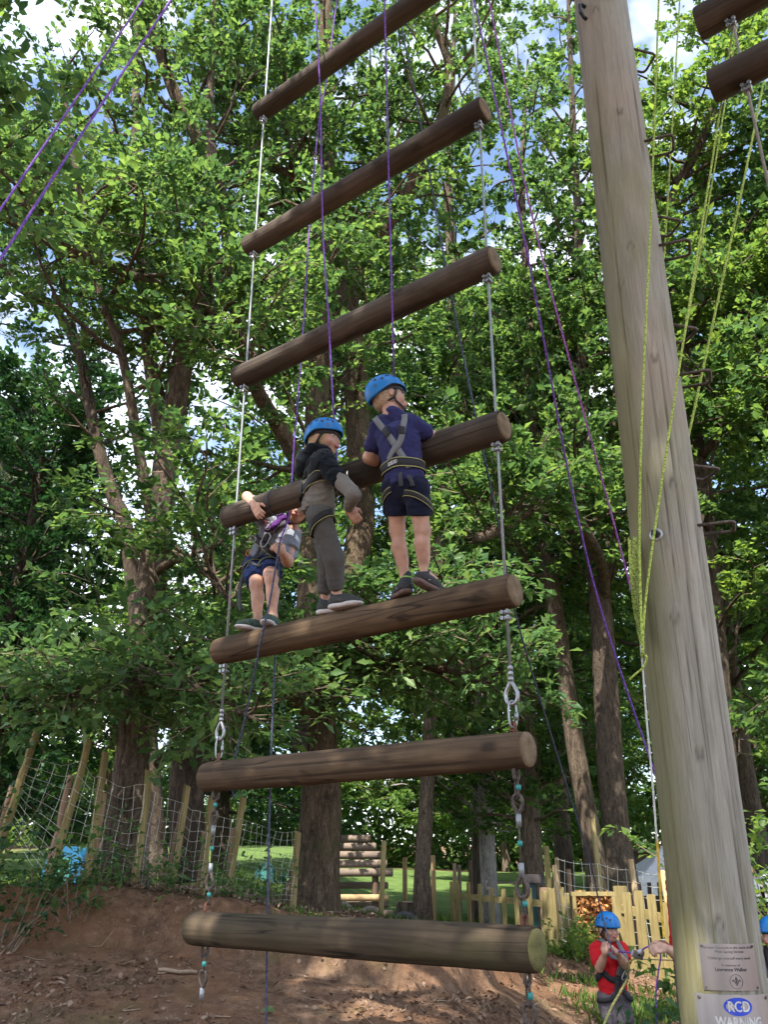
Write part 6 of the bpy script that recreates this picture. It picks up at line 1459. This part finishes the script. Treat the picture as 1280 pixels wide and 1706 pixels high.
S2 = np.cross(F2, UP)
ring = [lerp(J['pelvis'], J['chest'], .44) + (F2*math.cos(a)+S2*math.sin(a))*.22 + UP*.01*math.cos(a) for a in np.linspace(0, 2*math.pi, 13)[:-1]]
strap('waist_belt', tor, ring, .055, 'strap_black', h2, .006, .006, closed=True)
for dz in (.028, -.028): strap('belt_edge', tor, [q+UP*dz for q in ring], .004, 'strap_lime', h2, .011, .002, closed=True)
strap('back_pad', tor, [ring[5], ring[6], ring[7]], .085, 'strap_black', h2, .010, .008)
for a in 'lr':
    c = lerp(J['hip_'+a], J['kn_'+a], .20); LG = leg_only(J, s, .009, 1.66, a); rg = [c + (F2*math.cos(x)+S2*math.sin(x))*.13 + UP*(.075*math.cos(x)) for x in np.linspace(0, 2*math.pi, 11)[:-1]]
    strap('leg_loop', LG, rg, .042, 'strap_black', h2, .006, .006, closed=True); strap('loop_edge', LG, [q-UP*.02 for q in rg], .004, 'strap_lime', h2, .011, .002, closed=True)
fr = [J['chest']+F2*.2+UP*.02, lerp(J['pelvis'], J['chest'], .5)+F2*.22]
strap('chest_strap', tor, [J['neck']+F2*.12-UP*.02+S2*.05, J['chest']+F2*.2, lerp(J['pelvis'], J['chest'], .5)+F2*.22], .035, 'strap_grey', h2, .008, .004)
strap('shoulder_strap', tor, [J['neck']+S2*.06+F2*.06+UP*.05, J['neck']+S2*.075+UP*.06, J['neck']+S2*.06-F2*.1-UP*.02, J['chest']-F2*.2], .034, 'strap_dark', h2, .006, .004)
ring_obj('carabiner', lerp(J['pelvis'], J['chest'], .75)+F2*.165, UP, S2, .095, .05, .0055, 'steel', h2)
for a, f in (('l', nrm(F2*.5+E_R*.6)), ('r', nrm(E_R*.95+E_N*.15))):
    shoe('shoe', J['an_'+a], J['an_'+a]+f*.13, nrm(UP), 1.06, K2p, 'shoe_grey', 'sole_white'); sleeve_mesh('sock', J['an_'+a]+UP*.012, J['an_'+a]-UP*.02, .036, .037, K2p, 'sock_dark', True, 0)

# ------------------------------------------------------------------ the boy in blue shorts (far side of the rungs, facing the viewer)
s = .98; F1 = nrm(-E_N*.9+E_R*.25)
J = dict(pelvis=PL(437, 936, .27), chest=PL(464, 888, .27), neck=PL(480, 868, .26), head=PL(500, 848, .24),
         sh_r=PL(446, 872, .25), sh_l=PL(488, 886, .27), el_r=PL(412, 828, .02), wr_r=PL(424, 842, -.105), el_l=PL(480, 936, .16), wr_l=PL(471, 921, .02),
         hip_r=PL(425, 942, .25), hip_l=PL(449, 942, .25), kn_r=PL(427, 974, .03), kn_l=PL(452, 965, .02), an_r=PL(430, 1036, .03), an_l=PL(455, 1029, .03), back=E_N, tilt=.05)
J['an_r'][2] = z3+.066; J['an_l'][2] = z3+.066
J['toe_r'] = J['an_r']+nrm(F1-E_R*.3)*.13-UP*.05; J['toe_l'] = J['an_l']+nrm(F1+E_R*.2)*.13-UP*.05
J['hd_r'] = (nrm(-UP*.75+E_R*.55-E_N*.12), E_N, E_R, .35); J['hd_l'] = (nrm(UP*.55-E_R*.5-E_N*.3), E_N*.4-E_R*.6, UP, 1.0)
hR = basis(nrm(-E_N*.75+E_R*.5-UP*.2), nrm(UP*.9+E_R*.35))
K1p, B = person('boy in bright navy shorts clinging behind the fourth rung at left', J, hR, s, None, hair='hair_brown')
sp = shirt_prims(J, s, .014, .75)
ts = obj('t_shirt', sdf_mesh('t_shirt', sp, .0065, .03, wr=.004, seed=23, cuts=[(lerp(J['pelvis'], J['chest'], .02), J['pelvis']-J['chest']), (J['neck']+nrm(J['head']-J['neck'])*.03, J['head']-J['neck'])]), M['tee_grey'], K1p)
for a in 'lr': sleeve_mesh('sleeve', lerp(J['sh_'+a], J['el_'+a], .2), lerp(J['sh_'+a], J['el_'+a], .62), .062, .060, ts, 'tee_grey', seed=7)
lpz = leg_prims(J, s, .016, .80)
obj('shorts', sdf_mesh('shorts', lpz, .0065, .018, wr=.004, seed=25, cuts=[(J['pelvis']+UP*.06, UP), (lerp(J['hip_r'], J['kn_r'], .80), J['kn_r']-J['hip_r'])]), M['blue_shorts'], K1p)
ALL = sp+lpz; h1 = empty('harness', J['pelvis']); h1.parent = K1p; h1.matrix_parent_inverse = Matrix.Translation(K1p.location).inverted()
S1 = np.cross(F1, nrm(J['chest']-J['pelvis'])); ax1 = nrm(J['chest']-J['pelvis'])
ring = [lerp(J['pelvis'], J['chest'], .42) + (F1*math.cos(a)+S1*math.sin(a))*.2 for a in np.linspace(0, 2*math.pi, 13)[:-1]]
strap('waist_belt', sp, ring, .05, 'strap_black', h1, .006, .006, closed=True)
for dz in (.027, -.027): strap('belt_edge', sp, [q+ax1*dz for q in ring], .004, 'strap_lime', h1, .010, .002, closed=True)
strap('belt_tail', sp, [ring[11], ring[0], ring[1]], .03, 'strap_dark', h1, .014, .004)
for a in 'lr':
    c = lerp(J['hip_'+a], J['kn_'+a], .30); dx = nrm(J['kn_'+a]-J['hip_'+a]); e1 = nrm(np.cross(dx, UP)); e2 = np.cross(e1, dx)
    LG = leg_only(J, s, .016, .80, a); rg = [c + (e1*math.cos(x)+e2*math.sin(x))*.12 for x in np.linspace(0, 2*math.pi, 11)[:-1]]; strap('leg_loop', LG, rg, .036, 'strap_black', h1, .006, .005, closed=True); strap('loop_edge', LG, [q+dx*.018 for q in rg], .004, 'strap_lime', h1, .011, .002, closed=True)
    strap('leg_link', ALL, [lerp(J['pelvis'], J['chest'], .4)+F1*.2+S1*(.03 if a == 'r' else -.03), J['pelvis']+F1*.2, c+F1*.15], .024, 'strap_dark', h1, .006, .003)
strap('chest_strap', sp, [J['sh_r']*.6+J['neck']*.4+F1*.1+UP*.02, J['chest']+F1*.2, lerp(J['pelvis'], J['chest'], .5)+F1*.2], .04, 'strap_dark', h1, .006, .004)
strap('chest_strap', sp, [J['sh_l']*.6+J['neck']*.4+F1*.1+UP*.02, J['chest']+F1*.2-ax1*.02, lerp(J['pelvis'], J['chest'], .5)+F1*.2], .04, 'strap_dark', h1, .009, .004)
strap('chest_panel', sp, [J['chest']+F1*.2+ax1*.045, J['chest']+F1*.2-ax1*.04], .075, 'strap_grey', h1, .014, .006)
cA = lerp(J['pelvis'], J['chest'], .62)+F1*.15
ring_obj('carabiner', cA - S1*.045, ax1, S1, .10, .055, .0055, 'steel', h1); ring_obj('loop_ring', J['chest']+F1*.145, ax1, S1, .05, .05, .004, 'steel', h1)
ring_obj('gear_ring', J['pelvis']+F1*.135+S1*.04, ax1, S1, .04, .03, .0035, 'orange', h1); ring_obj('buckle', lerp(J['pelvis'], J['chest'], .42)+F1*.14+S1*.06, ax1, S1, .04, .05, .0035, 'steel', h1)
text_on(sp, 'HBRI', .058, J['chest']+F1*.25+S1*.055-ax1*.05, nrm(-S1*1.0+ax1*.35) if (S1 @ E_R) < 0 else nrm(S1+ax1*.35), nrm(ax1), .004, 'red_print', ts)
sc_p = [C(J['neck']+F1*.05-UP*.0, J['chest']+F1*.12-S1*.02, .022, .018), C(J['neck']+F1*.05+S1*.02, J['chest']+F1*.12+S1*.01-ax1*.03, .02, .016), C(J['neck']+F1*.03-S1*.05, J['neck']+F1*.03+S1*.05, .028, .028)]
obj('neckerchief', sdf_mesh('neckerchief', sc_p, .006, .015, wr=.003), M['scarf'], K1p)
for a, f in (('r', nrm(F1-E_R*.45)), ('l', nrm(F1+E_R*.2))):
    shoe('shoe', J['an_'+a], J['an_'+a]+f*.13, UP, 1.0, K1p, 'shoe_green', 'sole_white', 'lace_lime')
obj('webbing_tail', MB().ribbon(spline([PL(408, 950, .2), PL(402, 970, .22), PL(399, 1000, .22), PL(402, 1018, .22)], 5), np.tile(-E_N, (16, 1)), .035, .003).mesh('webbing_tail', True), M['strap_dark'], h1)

HS, BS = 1.45, 1.35
# ------------------------------------------------------------------ the belayer in the red T-shirt
s = .96; D = 8.2; TC = nrm(-P(1015, 1600, D)*[1, 1, 0])       # towards the viewer
FB = nrm(TC*.85 + V3(.45, 0, 0)); SB = np.cross(FB, UP)        # his right hand side
def PB(u, v, d=0.0): return P(u, v, D+d)
gz_ = tz(*PB(1018, 1690)[:2])
J = dict(head=PB(1014, 1546), neck=PB(1012, 1571, .02), chest=PB(1016, 1598, .02), pelvis=PB(1023, 1654, .03),
         sh_r=PB(994, 1582, .03), sh_l=PB(1036, 1582, .03), el_r=PB(999, 1612, -.10), wr_r=PB(1009, 1586, -.24), el_l=PB(1043, 1607, -.12), wr_l=PB(1029, 1587, -.22), hip_r=PB(1012, 1664, .03), hip_l=PB(1034, 1664, .03), back=-FB, tilt=-.02)
hd_ = J['pelvis'][2]-gz_
for a, dx in (('r', .0), ('l', .0)):
    h_ = J['hip_'+a]; J['kn_'+a] = np.array([h_[0], h_[1], gz_+.36]) + FB*.04; J['an_'+a] = np.array([h_[0], h_[1], gz_+.065]); J['toe_'+a] = J['an_'+a]+FB*.13-UP*.05
J['hd_r'] = (nrm(UP*.8+SB*-.1-FB*.3), -SB*.8-FB*.3, -FB, 1.35); J['hd_l'] = (nrm(UP*.6+SB*.5-FB*.2), SB*.6-FB*.4, UP, 1.25)
hR = basis(nrm(TC*.78+V3(.55, 0, 0)-UP*.10), UP+FB*.06)
KBp, B = person('red-shirted boy holding the belay rope by the picket fence', J, hR, s, None, hair='hair_brown', group='people on the ground')
sp = shirt_prims(J, s, .014, .70)
ts = obj('t_shirt', sdf_mesh('t_shirt', sp, .0065, .03, wr=.004, seed=33, cuts=[(lerp(J['pelvis'], J['chest'], .0), J['pelvis']-J['chest']), (J['neck']+UP*.025, UP)]), M['red_shirt'], KBp)
for a in 'lr': sleeve_mesh('sleeve', lerp(J['sh_'+a], J['el_'+a], .2), lerp(J['sh_'+a], J['el_'+a], .80), .060, .060, ts, 'red_shirt', seed=8)
lpz = leg_prims(J, s, .022, 1.9)
obj('trousers', sdf_mesh('trousers', lpz, .007, .02, wr=.005, seed=35, cuts=[(J['pelvis']+UP*.06, UP)]), M['jeans_grey'], KBp)
hb = empty('harness', J['pelvis']); hb.parent = KBp; hb.matrix_parent_inverse = Matrix.Translation(KBp.location).inverted()
ring = [lerp(J['pelvis'], J['chest'], .42) + (FB*math.cos(a)+SB*math.sin(a))*.2 for a in np.linspace(0, 2*math.pi, 13)[:-1]]; strap('waist_belt', sp, ring, .05, 'strap_black', hb, .006, .006, closed=True)
for g_ in (-1, 1):
    strap('shoulder_strap', sp, [J['neck']+SB*g_*.07+UP*.07-FB*.02, J['chest']+FB*.2+SB*g_*.05+UP*.03, J['chest']+FB*.2+SB*g_*.015-UP*.02], .036, 'strap_grey', hb, .006, .004)
    strap('hip_strap', sp+lpz, [lerp(J['pelvis'], J['chest'], .4)+FB*.2+SB*g_*.03, J['pelvis']+FB*.2+SB*g_*.09-UP*.01, J['pelvis']+SB*g_*.2-UP*.05], .04, 'strap_black', hb, .008, .005)
strap('chest_panel', sp, [J['chest']+FB*.2, lerp(J['pelvis'], J['chest'], .45)+FB*.2], .075, 'strap_grey', hb, .012, .006)
ring_obj('carabiner', lerp(J['pelvis'], J['chest'], .62)+FB*.16-SB*.045, nrm(UP-SB*.7), SB, .10, .055, .0055, 'steel', hb)
cB = lerp(J['pelvis'], J['chest'], .12)+FB*.25
pm_ = MB(); pm_.add([[-.035, -.03, 0], [.04, -.035, 0], [.035, .02, 0], [-.01, .035, 0]], [(0, 1, 2, 3)]); 
text_on(sp, 'camp', .036, cB, -SB, UP, .005, 'white_print', ts)
for a in 'lr': shoe('shoe', J['an_'+a], J['an_'+a]+FB*.13, UP, 1.0, KBp, 'shoe_black', 'sole_white')
hw_ = lerp(J['pelvis'], J['chest'], .5)+FB*.17
rod('belay_tail', spline([hw_-SB*.06, PB(1046, 1606, -.35), PB(1061, 1594, -.45)], 8), .007, 'rope_olive', None, 7, label='olive sling between the red-shirted boy and his belay device', cat='sling')
rod('olive_rope', spline([hw_-SB*.05, PB(1032, 1655, -.3), PB(1018, 1680, -.4), PB(1004, 1715, -.55), PB(996, 1760, -.65)], 8), .010, 'rope_olive', None, 7, label='thick olive rope hanging from the red-shirted boy\'s harness', cat='rope')
# belay device and the purple rope it holds
bd_c = PB(1062, 1590, -.5); bdv = empty('belay_device', bd_c, label='grey metal belay device on the rope right of the red-shirted boy', cat='belay device')
obj('cheek', sdf_mesh('cheek', [BX(bd_c, (.055, .012, .028), basis(V3(-.3, 1, 0), V3(.35, 0, 1)), .01), EL(bd_c+V3(.03, 0, .015), (.03, .014, .03))], .004, .01), M['steel'], bdv)
rod('bolt', [bd_c+V3(.01, -.02, .0), bd_c+V3(.01, .02, .0)], .009, 'black_iron', bdv)
rod('brake_rope', spline([PB(1031, 1585, -.25), PB(1046, 1586, -.4), bd_c], 8), .0065, 'rope_purple', None, 7, label='short purple rope from the red-shirted boy\'s hand to the belay device', cat='rope')
rod('brake_rope', spline([bd_c, PB(1076, 1578, -.5), PB(1092, 1576, -.5), PB(1101, 1590, -.5), PB(1097, 1620, -.5), PB(1093, 1660, -.5), PB(1096, 1720, -.5)], 8), .0065, 'rope_purple', None, 7, label='purple rope dropping from the adult\'s hands to the ground', cat='rope')

# ------------------------------------------------------------------ the adult behind the pole: forearms and red sleeve show
s = 1.25; D2 = 7.6
def PA(u, v, d=0.0): return P(u, v, D2+d)
ax_ = PA(1146, 1560); gz2 = tz(ax_[0], ax_[1]); FA = nrm(V3(-1, .05, 0)); SA = np.cross(FA, UP)
cx = np.array([ax_[0], ax_[1], 0])
J = dict(head=cx+UP*(gz2+1.66)-FA*.04, neck=cx+UP*(gz2+1.49), chest=cx+UP*(gz2+1.30), pelvis=cx+UP*(gz2+.98), sh_l=cx+UP*(gz2+1.41)-SA*.18, sh_r=cx+UP*(gz2+1.41)+SA*.18,
         el_l=PA(1134, 1592, -.20), wr_l=PA(1109, 1578, -.22), el_r=PA(1134, 1596, .14), wr_r=PA(1108, 1574, -.02), hip_l=cx+UP*(gz2+.93)-SA*.10, hip_r=cx+UP*(gz2+.93)+SA*.10, kn_l=cx+UP*(gz2+.50)-SA*.11+FA*.03, kn_r=cx+UP*(gz2+.50)+SA*.11+FA*.03, an_l=cx+UP*(gz2+.085)-SA*.11, an_r=cx+UP*(gz2+.085)+SA*.11, back=-FA)
for a in 'lr': J['toe_'+a] = J['an_'+a]+FA*.17-UP*.05
J['hd_l'] = (nrm(FA-UP*.15), nrm(-UP*.5+SA*.6), UP, 1.15); J['hd_r'] = (nrm(FA+UP*.05), nrm(-SA*.5-UP*.6), UP, 1.1)
hR = basis(nrm(FA-UP*.15), UP)
KAp, B = person('adult in a red shirt behind the pole, hands gripping the purple rope', J, hR, s, None, skin='skin_adult', hair='hair_brown', group='people on the ground', looks=True, helm=False)
sp = shirt_prims(J, s, .02, .85)
ts = obj('shirt', sdf_mesh('shirt', sp, .009, .03, wr=.004, seed=43, cuts=[(J['pelvis']-UP*.06, -UP), (J['neck']+UP*.03, UP)]), M['red_shirt'], KAp)
lpz = leg_prims(J, s, .022, 1.9); obj('trousers', sdf_mesh('trousers', lpz, .009, .02, wr=.005, seed=45, cuts=[(J['pelvis']+UP*.06, UP)]), M['trousers_grey'], KAp)
for a in 'lr': shoe('shoe', J['an_'+a], J['an_'+a]+FA*.17, UP, 1.25, KAp, 'shoe_black', 'sole_brown')

# ------------------------------------------------------------------ the child at the right edge
s = .98; D3 = 7.4; ax_ = P(1290, 1560, D3); gz3 = tz(ax_[0], ax_[1]); hz_ = P(1284, 1556, D3)[2]; FC = nrm(V3(-.9, -.45, 0)); SC_ = np.cross(FC, UP); cx = np.array([ax_[0], ax_[1], 0]); k_ = (hz_-gz3)/1.24
J = dict(head=cx+UP*hz_, neck=cx+UP*(gz3+1.10*k_), chest=cx+UP*(gz3+.97*k_), pelvis=cx+UP*(gz3+.72*k_), sh_l=cx+UP*(gz3+1.05*k_)-SC_*.125, sh_r=cx+UP*(gz3+1.05*k_)+SC_*.125, el_l=cx+UP*(gz3+.84*k_)-SC_*.17+FC*.05, el_r=cx+UP*(gz3+.84*k_)+SC_*.17+FC*.05,
         wr_l=cx+UP*(gz3+.86*k_)-SC_*.08+FC*.2, wr_r=cx+UP*(gz3+.86*k_)+SC_*.08+FC*.2, hip_l=cx+UP*(gz3+.68*k_)-SC_*.07, hip_r=cx+UP*(gz3+.68*k_)+SC_*.07, kn_l=cx+UP*(gz3+.36)-SC_*.08, kn_r=cx+UP*(gz3+.36)+SC_*.08, an_l=cx+UP*(gz3+.065)-SC_*.08, an_r=cx+UP*(gz3+.065)+SC_*.08, back=-FC)
for a in 'lr': J['toe_'+a] = J['an_'+a]+FC*.13-UP*.05
J['hd_l'] = (nrm(FC+SC_*.4), SC_, UP, .9); J['hd_r'] = (nrm(FC-SC_*.4), -SC_, UP, .9)
KCp, B = person('child in blue helmet half cut off by the right picture edge', J, basis(FC, UP), s, None, hair='hair_brown', group='people on the ground')
sp = shirt_prims(J, s, .014, .7); obj('t_shirt', sdf_mesh('t_shirt', sp, .008, .03, wr=.004, seed=53, cuts=[(J['pelvis']-UP*.02, -UP), (J['neck']+UP*.025, UP)]), M['tee_grey'], KCp)
lpz = leg_prims(J, s, .018, 1.9); obj('trousers', sdf_mesh('trousers', lpz, .008, .02, wr=.005, seed=55, cuts=[(J['pelvis']+UP*.06, UP)]), M['navy_shorts'], KCp)
strap('chest_strap', sp, [J['neck']+SC_*.07+UP*.06, J['chest']+FC*.2, J['pelvis']+FC*.2+UP*.05], .045, 'strap_black', KCp, .006, .004)
for a in 'lr': shoe('shoe', J['an_'+a], J['an_'+a]+FC*.13, UP, 1.0, KCp, 'shoe_black', 'sole_white')
